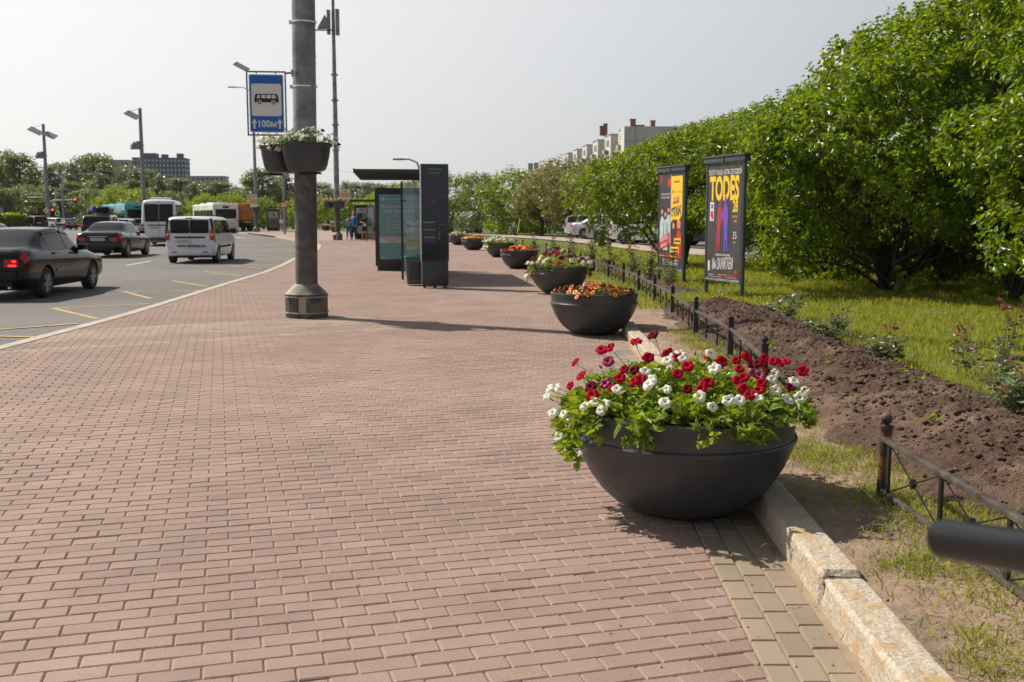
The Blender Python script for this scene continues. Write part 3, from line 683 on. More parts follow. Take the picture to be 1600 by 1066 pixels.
# ------------------------------------------------------------------ flowers
def petunia_mesh(name, mp, mt, seed, R_=.036):
    g = np.random.default_rng(seed); n = 30; mb = MB(); V = []
    ph = g.uniform(0, 6)
    rings = [(.02,-.030),(.10,-.020),(.20,-.004),(.45,.002),(.75,.001),(1.0,-.006)]
    for i, (r, z) in enumerate(rings):
        for k in range(n):
            a = 2*PI*k/n; lobe = 1-.16*abs(math.cos(2.5*a+ph))**5*(r > .6) ; ruf = .0035*math.sin(a*5+ph)*(r > .6) + g.normal(0, .0012)*(r > .6)
            V.append((R_*r*lobe*math.cos(a), R_*r*lobe*math.sin(a), z*R_/.036 + ruf - .012*(r > .9)*abs(math.cos(2.5*a+ph))*g.uniform(.4, 1.3)))
    F = []; 
    for i in range(5):
        for k in range(n): mb.f.append((i*n+k, i*n+(k+1)%n, (i+1)*n+(k+1)%n, (i+1)*n+k)); mb.m.append(1 if i < 2 else 0)
    mb.v = V
    mb.tube([(0,0,-.028*R_/.036),(.002,.001,-.055*R_/.036)], [.0035,.002], 5, 2)
    o = mb.build(name, [mp, mt, M['stem']], ang=60, fix=False); me = o.data; bpy.data.objects.remove(o); return me
def pansy_mesh(name, mp, mt, seed, R_=.030):
    g = np.random.default_rng(seed); mb = MB()
    for q, (a, r, s) in enumerate(((60,.5,.72),(120,.5,.72),(178,.46,.62),(2,.46,.62),(270,.42,.85))):
        c = (R_*r*math.cos(R(a)), R_*r*math.sin(R(a))); n = 10
        vs = [(c[0]+R_*s*math.cos(2*PI*k/n), c[1]+R_*s*math.sin(2*PI*k/n)*.9, .0015*q+.004*math.sin(k*1.3+seed)) for k in range(n)]+[(c[0], c[1], .0015*q-.003)]
        mb.add(vs, [(k, (k+1)%n, n) for k in range(n)])
    mb.add([(R_*.33*math.cos(k), R_*.33*math.sin(k)-.004, .011) for k in (0,1.2,2.4,3.6,4.8)], [(0,1,2,3,4)], 1)
    o = mb.build(name, [mp, mt], ang=60, fix=False); me = o.data; bpy.data.objects.remove(o); return me
PETAL = {}
for key, mp, mt in (('r','pet_red','throat_d'),('d','pet_dred','throat_d'),('w','pet_white','throat_y'),('m','pet_mag','throat_d')):
    PETAL[key] = [petunia_mesh('petunia_flower', M[mp], M[mt], 100+i+ord(key)) for i in range(4)]
for key, mp, mt in (('o','pet_or','throat_d'),('y','pet_ye','throat_d'),('x','pet_dred','throat_y')):
    PETAL[key] = [pansy_mesh('pansy_flower', M[mp], M[mt], 200+i+ord(key)) for i in range(3)]
def add_flower(parent, key, p, nrm, s=1.0, g=random):
    o = bpy.data.objects.new('flower', g.choice(PETAL[key])); C.objects.link(o); o.parent = parent
    o.location = p; q = Vector(nrm).normalized().to_track_quat('Z', 'Y'); o.rotation_euler = (q @ Matrix.Rotation(g.uniform(0, 6), 3, 'Z').to_quaternion()).to_euler()
    o.scale = (s*g.uniform(.82, 1.08), s, s*g.uniform(.7, 1.1)); return o

# ------------------------------------------------------------------ bowl planters
BOWL = [(.0,.0),(.20,0),(.245,.008),(.295,.028),(.345,.058),(.392,.095),(.434,.14),(.475,.20),(.513,.27),(.543,.34),(.561,.385),(.568,.397),(.569,.405),(.565,.412),(.555,.416),(.552,.422),(.554,.45),(.560,.49),(.566,.525),(.566,.535),(.556,.540),(.532,.540),(.524,.532),(.520,.49)]
def bowl_mesh():
    mb = MB(); mb.lathe(BOWL, 96); o = mb.build('bowl', M['dark'], ang=35); me = o.data; bpy.data.objects.remove(o); return me
def soil_mesh():
    mb = MB(); mb.lathe([(.0,.50),(.2,.505),(.4,.495),(.522,.48)], 40); o = mb.build('soil', M['potsoil']); me = o.data; bpy.data.objects.remove(o); return me
BM_, SM_ = bowl_mesh(), soil_mesh()
def petunia_foliage(seed, nst, hgt, rad, leaf, simple=False, spill=(), z0=.49, sx=1, sy=1):
    g = np.random.default_rng(seed); parts = []; stems = MB(); tips = []
    for i in range(nst):
        a = g.uniform(0, 2*PI); r = rad*.86*math.sqrt(g.random())
        out = (r/rad)**1.5; L = hgt*(1-.40*out)*g.uniform(.65, 1.12)
        d = np.array([math.cos(a)*out*.9, math.sin(a)*out*.9, 1.0]) + g.normal(0, .22, 3)*np.array([1,1,.2]); d /= np.linalg.norm(d)
        p0 = np.array([r*math.cos(a)*sx, r*math.sin(a)*sy, z0]); pts = [p0 + d*L*t + np.array([math.cos(a), math.sin(a), 0])*out*.10*t*t - np.array([0,0,1])*out*.05*t*t for t in np.linspace(0, 1, 5)]
        if not simple or i % 3 == 0: stems.tube([tuple(p) for p in pts], [.0028,.0026,.0024,.002,.0015], 4)
        tips.append((pts[-1], unit((pts[-1]-pts[-2])[None])[0]))
        k = g.integers(8, 13); t = g.uniform(.12, 1.0, k)
        P = np.stack([np.interp(t, np.linspace(0,1,5), [q[c] for q in pts]) for c in range(3)], 1)
        aa = g.uniform(0, 2*PI, k); A = np.stack([np.cos(aa), np.sin(aa), g.uniform(-.1, .9, k)], 1) + np.array([math.cos(a), math.sin(a), 0])*out*.5
        parts.append(leaves(P, A, leaf*g.uniform(.6, 1.25, k), up=.7, droop=.25, width=.33, fold=.09, g=g, simple=simple))
    for (a0, a1, n, lo) in spill:           # trailing shoots that hang over the rim
        for i in range(n):
            a = R(g.uniform(a0, a1)); L = g.uniform(.4, 1)*lo
            rr = rad*.92
            pts = [np.array([math.cos(a)*q*sx, math.sin(a)*q*sy, z]) for q, z in ((rr*.8, z0+.04), (rr, z0+.10), (rr+.06, z0+.06), (rr+.10, z0+.06-L*.4), (rr+.105, z0+.06-L*.75), (rr+.09, z0+.06-L))]
            pts = [p + g.normal(0, .012, 3) for p in pts]
            stems.tube([tuple(p) for p in pts], .0022, 4)
            tips.append((pts[-2]+np.array([math.cos(a), math.sin(a), 0])*.02, np.array([math.cos(a), math.sin(a), .2])))
            k = int(10+26*L); t = g.uniform(.0, 1.0, k)
            P = np.stack([np.interp(t, np.linspace(0,1,6), [q[c] for q in pts]) for c in range(3)], 1)
            A = g.normal(size=(k, 3)) + np.array([math.cos(a), math.sin(a), -.1])*1.0
            parts.append(leaves(P, A, leaf*g.uniform(.55, 1.15, k), up=.6, droop=.3, width=.33, fold=.09, g=g, simple=simple))
    return join(parts), stems, tips
def make_planter(x, y, label, kind, seed, nfl, keys, spill=(), hgt=.25, leaf=.036, big=False, rz=0):
    t = thing('bowl_planter', label, 'flower planter', (x, y, 0), rz, 'round bowl planters along the pavement')
    link('bowl', BM_, t); link('soil', SM_, t); g = random.Random(seed)
    if kind == 'petunia':
        (V, F), st, tips = petunia_foliage(seed, 230 if big else 110, hgt, .56, leaf, simple=not big, spill=spill)
    else:
        (V, F), st, tips = petunia_foliage(seed, 150 if y < 20 else 100, .13, .53, .028, simple=True)
    fo = np_mesh('foliage', V, F, M['leaf_pet'], t); st.build('stems', M['stem'], fo, ang=0, fix=False)
    return t, fo, tips
# nearest planter: flowers stand where the photograph shows them
P1 = (.880, 5.17)
t1, fo1, tips1 = make_planter(P1[0], P1[1], 'nearest and largest-looking bowl planter with red and white petunias', 'petunia', 3, 0, 'rw',
    spill=((150,205,20,.30),(205,225,5,.10),(232,250,6,.10),(262,290,7,.07),(292,302,5,.08),(320,340,2,.04),(100,160,8,.15),(-25,20,8,.07)), hgt=.270, leaf=.060, big=True)
ZR = [(497,103),(362,135),(322,145),(185,210),(215,275),(160,328),(437,245),(415,288),(560,185),(650,160),(703,185),(755,228),(708,268),(933,205),(1003,200),(1058,182),(860,178),(1020,242),(1040,285),(1013,300),(1045,345),(1070,375),(1130,315),(1115,350),(1145,190),(1190,205),(1255,205),(1225,208),(1340,252),(825,345),(862,310),(480,305),(515,295),(273,377),(375,340)]
ZD = [(485,248),(1090,225),(1155,240),(1280,335),(755,345),(265,335),(580,70),(1110,215)]
ZM = [(340,318),(355,205),(1090,262),(1120,275)]
ZW = [(55,345),(95,340),(45,380),(75,465),(130,470),(335,425),(315,455),(400,345),(290,410),(545,255),(575,300),(555,320),(650,345),(645,410),(815,385),(725,165),(735,190),(655,200),(875,165),(890,240),(965,400),(1020,400),(1115,390),(1200,350),(1195,270),(1185,295),(1300,305),(1340,375),(1355,350),(1325,390),(1265,395),(885,435),(105,590),(155,525),(195,690),(148,650),(690,175),(240,430)]
sm = MB(); gg = random.Random(5)
for key, L_ in (('r', ZR), ('d', ZD), ('m', ZM), ('w', ZW)):
    for (zx, zy) in L_:
        u, v = 840+zx/3.23, 500+zy/3.23
        a = (u-800)/1600; b = (533-v)/1600; D = Vector((a, _c+b*_s, -_s+b*_c)); O = Vector((0, 0, CAM_H)) - Vector((*P1, .50))
        rx_, ry_, rz_ = .62, .60, .30
        d = Vector((D.x/rx_, D.y/ry_, D.z/rz_)); o = Vector((O.x/rx_, O.y/ry_, O.z/rz_))
        A_, B_, C_ = d.dot(d), 2*o.dot(d), o.dot(o)-1; dis = B_*B_-4*A_*C_
        if dis > 0: t_ = (-B_-math.sqrt(dis))/(2*A_); p = O + D*t_
        else: t_ = (P1[1]+gg.uniform(-.12, .15))/D.y; p = O + D*t_
        pz = p.z + .50
        if pz < .50 and u < 905: t_ = (P1[1]-.10)/D.y; p = O + D*t_; pz = p.z+.50
        n = Vector((p.x*.9-.25, p.y*.6-.55, .75 if pz > .5 else .2)) + Vector((gg.uniform(-.5,.5), gg.uniform(-.5,.3), gg.uniform(-.2,.4)))
        f = add_flower(fo1, key, (p.x, p.y, pz), n, gg.uniform(.74, 1.06), gg)
        q = Vector((p.x, p.y, pz)); nn = n.normalized(); base = q - nn*.05 - Vector((p.x*.25, p.y*.25, .06+.5*max(0, pz-.74)))
        sm.tube([q-nn*.045, (q-nn*.06+base)/2, base], .0018, 4)
sm.build('flower_stalks', M['stem'], fo1, ang=0, fix=False)
# buds and yellow fresh leaves give the mass its sparkle
V, F = leaves(np.array([[*(tp[0]+rng.normal(0, .015, 3))] for tp in tips1 for _ in range(3)]), np.array([tp[1]+rng.normal(0, .5, 3) for tp in tips1 for _ in range(3)]), rng.uniform(.014, .03, len(tips1)*3))
np_mesh('young_leaves', V, F, M['leaf_bright'], fo1)

def scatter_flowers(fo, tips, n, keys, seed, s=1.0, up=.9):
    g = random.Random(seed); tt = list(tips); g.shuffle(tt)
    for i in range(min(n, len(tt))):
        p, d = tt[i]; p = Vector(tuple(p)) + Vector(tuple(d))*.02 + Vector((0, 0, .012))
        k = keys(p, g) if callable(keys) else g.choice(keys)
        add_flower(fo, k, p, Vector((d[0]*1.0-.2, d[1]*.6-.4, up)) + Vector((g.uniform(-.4,.4), g.uniform(-.4,.3), 0)), s*g.uniform(.85, 1.15), g)
gr = 'round bowl planters along the pavement'
t2, f2, tp2 = make_planter(1.06, 13.2, 'bowl planter packed with orange and dark red pansies, second from the front', 'pansy', 12, 0, '')
scatter_flowers(f2, tp2, 96, lambda p, g: g.choice('oxx' if (p.x*3+g.uniform(-1, 1)) % 1.3 < .62 else 'oyox'), 2, 1.15)
t3, f3, tp3 = make_planter(.93, 20.2, 'bowl planter of trailing petunias with crimson blooms on top, behind the second bowl', 'petunia', 13, 0, '', spill=((140,215,16,.34),(-40,20,12,.26),(240,280,4,.1)), hgt=.34, leaf=.05)
scatter_flowers(f3, tp3, 80, lambda p, g: 'd' if p.z > .70 and g.random() < .75 else g.choice('wwdrw'), 3, 1.25)
t4, f4, tp4 = make_planter(.22, 30.1, 'bowl planter filled with bright orange and scarlet pansies, fourth from the front', 'pansy', 14, 0, '')
scatter_flowers(f4, tp4, 80, lambda p, g: 'o' if p.x > .1 else g.choice('oxxro'), 4, 1.5)
t5, f5, tp5 = make_planter(-.45, 38.7, 'bowl planter overflowing with white flowers between two orange-filled bowls', 'petunia', 15, 0, '', spill=((130,230,14,.3),(-40,40,10,.2)), hgt=.27, leaf=.055)
scatter_flowers(f5, tp5, 80, 'wwwwm', 5, 1.3)
t6, f6, tp6 = make_planter(-1.75, 46.9, 'small-looking bowl planter with a low cushion of orange pansies, sixth in the row', 'pansy', 16, 0, '')
scatter_flowers(f6, tp6, 70, 'ooooy', 6, 1.6)
t7, f7, tp7 = make_planter(-2.85, 55.4, 'farthest bowl planter visible just right of the map kiosk, pink and green', 'petunia', 17, 0, '', hgt=.22, leaf=.055)
scatter_flowers(f7, tp7, 50, 'wrdww', 7, 1.4)
def far_bowl(src, x, y, label): c = copy_tree(src); place(c, x, y, 0, 1.0, 1.0, label)
far_bowl(t6, -15.0, 98, 'distant bowl planter with yellow flowers behind the couple by the lamp post')
far_bowl(t4, -17.3, 101, 'distant bowl planter with orange flowers left of the far lamp post')
far_bowl(t7, -20.4, 113, 'most distant bowl planter, peeping out right of the big post')

# ------------------------------------------------------------------ low fence
def make_fence(xf, posts, label, gname, gap_end=False):
    x0, y0 = xf(posts[0]), posts[0]; zb = LAWN
    t = thing('lawn_fence', label, 'fence', (x0, y0, zb))
    W = lambda y, z: (xf(y)-x0, y-y0, z)
    for k, y in enumerate(posts):
        near_pipe = (k == len(posts)-1 and gap_end)
        mb = MB(); xx = xf(y)-x0; yy = y-y0
        if near_pipe:
            mb.tube([(xx, yy, -.1), (xx+.012, yy, .345)], .028, 14); mb.tube([(xx+.012, yy, .345), (xx+.012, yy, .365)], .034, 14)
            mb.lathe([(.0,.362),(.016,.364),(.014,.374),(.024,.384),(.030,.398),(.027,.414),(.015,.426),(0,.430)], 16, (xx+.012, yy, 0))
            mb.build('post', M['rust'], t)
        else:
            mb.box((xx, yy, .17), (.05, .05, .46)); ball = (k % 2 == 0)
            mb.box((xx, yy, .405), (.062, .062, .014))
            if ball: mb.lathe([(.0,.410),(.014,.412),(.013,.420),(.025,.430),(.030,.444),(.025,.458),(.012,.468),(0,.470)], 12, (xx, yy, 0))
            else: mb.lathe([(.030,.413),(.012,.428),(0,.430)], 4, (xx, yy, 0), ph=PI/4)
            mb.build('post', M['iron'], t, ang=30)
    yA, yB = posts[0], posts[-1]; n = max(2, int((yB-yA)/1.0)); ys_ = np.linspace(yA, yB, n+1)
    mb = MB()
    for a, b in zip(ys_[:-1], ys_[1:]): 
        pa, pb = Vector(W(a, .30)), Vector(W(b, .30)); c = (pa+pb)/2; L = (pb-pa).length
        mb.box(c, (.032, L, .026), rz=math.atan2(-(pb.x-pa.x), pb.y-pa.y))
    mb.build('top_rail', M['rail'], t, ang=30, bevel=.003)
    mb = MB()
    for a, b in zip(ys_[:-1], ys_[1:]):
        pa, pb = Vector(W(a, .035)), Vector(W(b, .035)); c = (pa+pb)/2; L = (pb-pa).length
        mb.box(c, (.028, L, .022), rz=math.atan2(-(pb.x-pa.x), pb.y-pa.y))
    mb.build('bottom_rail', M['rail'], t, ang=30, bevel=.002)
    for a, b in zip(posts[:-1], posts[1:]):
        q = max(1, round((b-a)/.64)); bay = np.linspace(a+(.055 if a == posts[0] else .045), b-(.085 if (gap_end and b == posts[-1]) else .045), q+1)
        for i, y in enumerate(bay):
            if len(posts) > 4 and (a > 32): break
            mb = MB(); mb.box(W(y, .168), (.014, .024, .250)); mb.build('upright_bar', M['iron'], t, ang=30)
        for c, d in zip(bay[:-1], bay[1:]):
            m = (c+d)/2; mx = MB()
            mx.tube([W(c+.012, .287), W(m, .168), W(d-.012, .050)], .0042, 5); mx.tube([W(c+.012, .050), W(m, .168), W(d-.012, .287)], .0042, 5)
            p = W(m, .168); mx.box(p, (.022, .034, .034), rx=PI/4); mx.build('cross_brace', M['iron'], t, ang=30)
    return t
make_fence(lambda y: 1.86, [1.1, 3.05, 5.03], 'low iron lawn fence in the near right corner, starting at a rusty ball-topped pipe post', '', gap_end=True)
fx = lambda y: float(np.interp(y, [7.9,10.1,12,14.7,16.8,20,25,30,38,46,54], [1.98,2.17,2.17,2.30,2.34,2.36,2.15,1.8,1.15,.05,-1.2]))
make_fence(fx, [8.0,10.1,12.05,14.6,16.75,19,21.2,23.5,26,28.5,31,34,37,40,43,46,49], 'long low iron lawn fence with ball-topped posts running behind the bowl planters', '')

# ------------------------------------------------------------------ lamp posts with flower tubs
def tub_mesh():
    mb = MB(); prof = [(.0,.0),(.60,0),(.74,.025),(.82,.09),(.90,.22),(.95,.345),(1.0,.352),(1.03,.365),(1.03,.395),(1.0,.405),(.96,.40),(.93,.36)]
    n = 40; vs = []
    def se(a): # rounded oblong outline
        c, s = math.cos(a), math.sin(a); e = .62
        return math.copysign(abs(c)**e, c)*.355, math.copysign(abs(s)**e, s)*.235
    for r, z in prof:
        for k in range(n): X, Y = se(2*PI*k/n); vs.append((X*r, Y*r, z))
    N = len(prof); mb.add(vs, [(i*n+k, i*n+(k+1)%n, (i+1)*n+(k+1)%n, (i+1)*n+k) for i in range(N-1) for k in range(n)])
    o = mb.build('tub', M['dark'], ang=45); me = o.data; bpy.data.objects.remove(o); return me
TUB = tub_mesh()
def make_tub(label, seed, keys, nfl=60, hgt=.26):
    t = thing('hanging_flower_tub', label, 'hanging planter', group='flower tubs fixed to the lamp posts')
    link('tub', TUB, t)
    mb = MB(); mb.lathe([(0,.37),(.3,.37)], 20, sx=1.08, sy=.7); mb.build('soil', M['potsoil'], t)
    mb = MB(); mb.box((0, .20, -.015), (.30, .10, .03)); mb.box((0, .245, .15), (.06, .03, .34)); mb.build('bracket', M['iron'], t)
    (V, F), st, tips = petunia_foliage(seed, 95, hgt, .30, .030, simple=True, spill=((160,250,5,.14),(-30,10,4,.12)), z0=.36, sx=1.1, sy=.72)
    fo = np_mesh('foliage', V, F, M['leaf_pet'], t); st.build('stems', M['stem'], fo, ang=0, fix=False)
    scatter_flowers(fo, tips, nfl, keys, seed, .9)
    return t
M['conegrey'] = mat('post_cone_paint', (.16,.145,.12), .7, var=.3, vscale=7, dirt=(.34,.29,.22), dscale=3.4, dmin=.42, dmax=.56, bump=.002, bscale=40)
def make_post(label, x, y, lean=(0,0), H=16.0, seed=0, cls='postdark'):
    t = thing('lamp_post', label, 'lamp post', (x, y, 0), 0, 'tall grey lamp posts along the kerb')
    mb = MB()
    mb.lathe([(.315,0),(.315,.33),(.325,.335),(.325,.352),(.31,.352)], 12, ph=R(15)); mb.build('base', M['basegrey'], t, ang=25)
    mb = MB(); mb.lathe([(.323,.350),(.17,.50),(.0,.50)], 12, ph=R(15)); mb.build('base_cone', M['conegrey'], t, ang=25)
    mb = MB()
    for z in (.075, .315): mb.lathe([(.318,z-.011),(.329,z-.009),(.329,z+.009),(.318,z+.011)], 12, ph=R(15))
    mb.build('band', M['tan'], t, ang=25)
    mb = MB(); mb.prism([(-.10,.085),(.10,.085),(.10,.305),(-.10,.305)], -.330, -.318, lambda a, b, d: (a*.55, d*.985, b)); mb.build('patch', M['tan'], t)
    l = lambda z: (lean[0]*z, lean[1]*z, z)
    mb = MB(); mb.tube([l(.49), l(1.2), l(2.36)], .165, 32); mb.build('lower_shaft', M['postdark'], t)
    mb = MB(); mb.tube([l(2.36), l(4.5), l(9), l(H)], [.172,.169,.14,.09], 32)
    for z in [2.5, 2.95, 3.75, 3.84, 4.3, 5.2, 7, 9, 11, 13]:
        mb.tube([l(z-.012), l(z+.012)], (.1725 if z < 5.5 else .16 if z < 8 else .13), 32)
    mb.build('upper_shaft', M['galv'], t)
    mb = MB()
    for z in (3.40, 4.32):
        mb.tube([l(z-.010), l(z+.010)], .178, 32); mb.box(Vector(l(z))+Vector((-.19,-.02,0)), (.035,.05,.05)); mb.box(Vector(l(z))+Vector((.185,-.02,0)), (.02,.03,.04))
    mb.build('steel_strap', M['chrome'], t)
    mb = MB(); mb.tube([l(H-.3), (lean[0]*H-.9, 0, H+.1), (lean[0]*H-1.6, 0, H+.15)], .04, 8); mb.build('arm', M['galv'], t)
    mb = MB(); mb.box((lean[0]*H-2.0, 0, H+.15), (.9,.3,.1)); mb.build('lamp_head', M['galv'], t, bevel=.03)
    return t
MAINP = (-3.10, 15.42)
make_post('nearest lamp post, thick grey steel shaft on a dark angular base with beige bands', *MAINP, lean=(.0125, 0))
mb = MB(); mb.box((-2.935, 15.36, 1.95), (.03, .03, .95)); tag(mb.build('cable_conduit', M['iron'], None), 'thin black conduit strip on the right side of the nearest lamp post', 'conduit')
tA = make_tub('front flower tub on the nearest lamp post, white and red blooms', 31, 'wwwwwwd'); place(tA, -2.965, 14.99, 2.15, R(-4))
tB = make_tub('left flower tub on the nearest lamp post, partly behind the front tub', 32, 'wwwwwwr'); place(tB, -3.42, 15.50, 2.15, R(60))
make_post('second lamp post, slimmer-looking, behind it two people stand', -11.35, 67.0, seed=1)
tC = make_tub('right-hand tub of red and white flowers on the second lamp post', 33, 'rrwwr'); place(tC, -11.15, 66.55, 2.05, 0, 1.1)
tD = copy_tree(tC); place(tD, -11.85, 66.9, 2.05, R(70), 1.1, 'left-hand tub of white flowers on the second lamp post')
make_post('third lamp post by the orange truck, lamp panel on top', -25.9, 104.5, H=14.2)
tE = copy_tree(tC); place(tE, -25.8, 104, 1.95, 0, 1.3, 'dark flower tub on the third lamp post beside the orange truck')

# couplings and the floodlight on the second post
t = thing('floodlight', 'floodlight on a short arm high on the second lamp post', 'floodlight', (-11.35, 67, 0))
zz_ = pt(510, 48, 67)[1]
mb = MB(); mb.box((-.62, -.2, zz_), (1.25, .10, .08)); mb.build('arm', M['galv'], t)
mb = MB(); mb.add([(-1.0,-.3,zz_+.08),(-.2,-.3,zz_+.12),(-.5,-.3,zz_+.95),(-1.0,.1,zz_+.1),(-.2,.1,zz_+.12),(-.5,.1,zz_+.95)], [(0,1,2),(3,5,4),(0,3,4,1),(1,4,5,2),(2,5,3,0)]); mb.build('lamp_head', M['galv'], t, bevel=.03)
mb = MB(); mb.box((.28,-.1,zz_+.5), (.22,.3,1.6)); mb.box((-.28,-.1,zz_+.5), (.2,.3,1.5)); mb.build('control_box', M['galv'], t, bevel=.02)
t = thing('pole_clamps', 'row of clamp rings up the shaft of the second lamp post', 'clamps', (-11.35, 67, 0)); 
for v in (117, 157, 195, 235, 300):
    mb = MB(); mb.tube([(0,0,pt(527, v, 67)[1]-.04), (0,0,pt(527, v, 67)[1]+.04)], .235, 20); mb.build('ring', M['galv'], t)

# ------------------------------------------------------------------ bus stop sign
xs, zt = pt(384.5, 111, 15.15); xe, _ = pt(446, 109, 15.15); _, zbt = pt(415, 212.5, 15.15)
W_ = xe-xs; H_ = zt-zbt; cxs = (xs+xe)/2; czs = (zt+zbt)/2
t = thing('bus_stop_sign', 'blue and white bus stop sign with black bus, hung left of the nearest lamp post', 'road sign', (cxs, 15.15, czs), R(6))
mb = MB()
for sx in (-1, 1): mb.box((sx*(W_/2-.012), 0, 0), (.022, .022, H_))
for sz in (-1, 1): mb.box((0, 0, sz*(H_/2-.012)), (W_-.046, .022, .022))
mb.build('frame', M['galv'], t)
w2, h2 = W_-.075, H_-.095
mb = MB(); mb.prism(rrect(0, 0, w2, h2, .02), -.006, .006); mb.build('panel', M['white'], t, ang=30)
mb = MB(); mb.prism(rrect(0, 0, w2-.028, h2-.028, .016), -.0105, -.0065); mb.build('blue_face', M['blue'], t, ang=30)
mb = MB(); mb.prism(rrect(0, .06*h2, w2*.86, h2*.555, .03), -.0145, -.011); mb.build('white_field', M['white'], t, ang=30)
cz = .085*h2; bw = w2*.345; bh = .062
mb = MB(); body = [(-bw, cz-.055),(bw, cz-.055),(bw+.002, cz-.01),(bw-.014, cz+.058),(bw-.026, cz+.064),(-bw+.030, cz+.064),(-bw+.012, cz+.056),(-bw-.002, cz-.01)]
f_ = lambda a, b, d: (a, d, b)
mb.prism(body, -.018, -.015, f_); mb.build('bus_symbol', M['black'], t, ang=20)
mb = MB()
for i, (a, b) in enumerate(((-.142,-.088),(-.072,-.014),(.002,.060),(.078,.130))):
    k = bw/.17; l0 = .020 if i == 0 else 0; r0 = .012 if i == 3 else 0
    mb.prism([(a*k*.98, cz+.002),(b*k*1.06, cz+.002),((b-r0)*k*1.06, cz+.050),((a+l0)*k*.98, cz+.050)], -.0205, -.0185)
for s_ in (-.58, .58): mb.prism(disc(s_*bw, cz-.058, .036), -.0205, -.0185)
mb.build('symbol_windows', M['white'], t, ang=20)
mb = MB()
for s_ in (-.58, .58): 
    mb.prism(disc(s_*bw, cz-.058, .027), -.0235, -.021)
mb.build('symbol_wheel', M['black'], t, ang=20)
mb = MB()
for s_ in (-.58, .58): mb.prism(disc(s_*bw, cz-.058, .0135), -.026, -.024)
mb.build('symbol_hub', M['white'], t, ang=20)
za = -h2*.355; mb = MB()
for s_ in (-1, 1):
    xc = s_*w2*.365; mb.prism([(xc-.014, za-.066),(xc+.014, za-.066),(xc+.014, za+.012),(xc+.040, za+.012),(xc, za+.078),(xc-.040, za+.012),(xc-.014, za+.012)], -.0135, -.011)
mb.build('arrow', M['white'], t, ang=20)
lettering('100м', .135, M['white'], t, (0, -.0125, za), squeeze=.92, bold=.0035)
mb = MB(); mb.tube([(W_/2, 0, H_/2-.03), (W_/2+.10, .04, H_/2-.01)], .016, 8); mb.box((W_/2+.09, .05, H_/2-.02), (.03,.10,.09)); mb.build('arm', M['galv'], t)
mb = MB()
for sx in (-.55, .55):
    for sz in (-1, 1): mb.tube([(sx*w2/2, -.01, sz*(H_/2-.03)), (sx*w2/2, .01, sz*(H_/2-.03))], .010, 8)
mb.build('clip', M['iron'], t)

# ------------------------------------------------------------------ posters
M['po_dark'] = mat('poster_dark', (.045,.038,.040), .55, var=.15, vscale=3, dirt=(.075,.062,.065), dscale=1.5, dmin=.45, dmax=.8)
M['po_yel'] = mat('poster_yellow', (.78,.52,.02), .55); M['po_red'] = mat('poster_red', (.60,.03,.02), .55)
M['po_white'] = mat('poster_white', (.62,.60,.58), .6); M['po_or'] = mat('poster_orange', (.75,.22,.02), .55)
M['po_skin'] = mat('poster_skin', (.50,.27,.18), .6); M['po_hair'] = mat('poster_hair', (.05,.025,.015), .6); M['po_shirt'] = mat('poster_shirt', (.42,.50,.52), .6, var=.25, vscale=9)
M['po_blue'] = mat('poster_blue', (.03,.10,.50), .55, col2=(.25,.05,.35), vscale=20); M['po_redfig'] = mat('poster_red_figure', (.50,.03,.02), .55, col2=(.25,.04,.10), vscale=22)
M['slategrey'] = mat('painted_post', (.055,.065,.075), .4, var=.15, vscale=9)
def poster_stand(label, pL, pR):
    pL, pR = Vector((*pL, 0)), Vector((*pR, 0)); c = (pL+pR)/2; a = math.atan2(pR.y-pL.y, pR.x-pL.x); w = (pR-pL).length
    t = thing('poster_stand', label, 'poster stand', (c.x, c.y, LAWN), a, 'two poster stands on the lawn')
    for s_ in (-1, 1):
        mb = MB(); mb.tube([(s_*w/2, 0, -.1), (s_*w/2, 0, 2.42)], .036, 14)
        for z in (.35, 1.2): mb.tube([(s_*w/2, 0, z), (s_*w/2, 0, z+.03)], .040, 14)
        mb.build('post', M['slategrey'], t)
    mb = MB(); mb.box((0, 0, 2.44), (w+.20, .17, .03)); mb.box((0, 0, 2.375), (w+.14, .12, .095)); mb.box((0, -.065, 2.385), (.03, .02, .12)); mb.build('cap', M['slategrey'], t, bevel=.006)
    mb = MB(); mb.box((0, -.015, 1.30), (w-.085, .02, 2.02)); mb.build('banner', M['po_dark'], t)
    mb = MB(); mb.box((0, -.03, .305), (w-.08, .02, .035)); mb.build('batten', M['galv'], t)
    return t, w-.09
Y0 = -.0285
def flat(parent, name, polys, m, lay=0):
    mb = MB(); d = Y0 - .002*lay
    for p in polys: mb.prism(p, d, d+.0014)
    return mb.build(name, m, parent, ang=0)
def rect(x0, z0, x1, z1): return [(x0,z0),(x1,z0),(x1,z1),(x0,z1)]
def figure(x, z, h, lean=0.0, arm=0):
    P = [(-.06,0),(-.02,0),(0,.30),(.02,0),(.07,0),(.055,.45),(.07,.55),(.13,.62) if arm else (.075,.62),(.12,.68) if arm else (.07,.72),(.06,.80),(.02,.84),(.035,.90),(.02,.98),(-.02,1.0),(-.045,.94),(-.025,.86),(-.07,.80),(-.09,.60),(-.06,.45)]
    return [(x+a*h+lean*b*h, z+b*h) for a, b in P]
t, w = poster_stand('right-hand poster stand with the dark dance show poster and tall yellow title', (3.50,18.45), (3.90,17.35))
lettering('ТЕАТР ТАНЦА АЛЛЫ ДУХОВОЙ', .088, M['po_white'], t, (.0, Y0, 2.16), squeeze=.78, tall=1.35, bold=.001)
lettering('TODES', .30, M['po_yel'], t, (-.005, Y0, 1.87), squeeze=1.0, tall=1.85, bold=.012)
mb = MB()
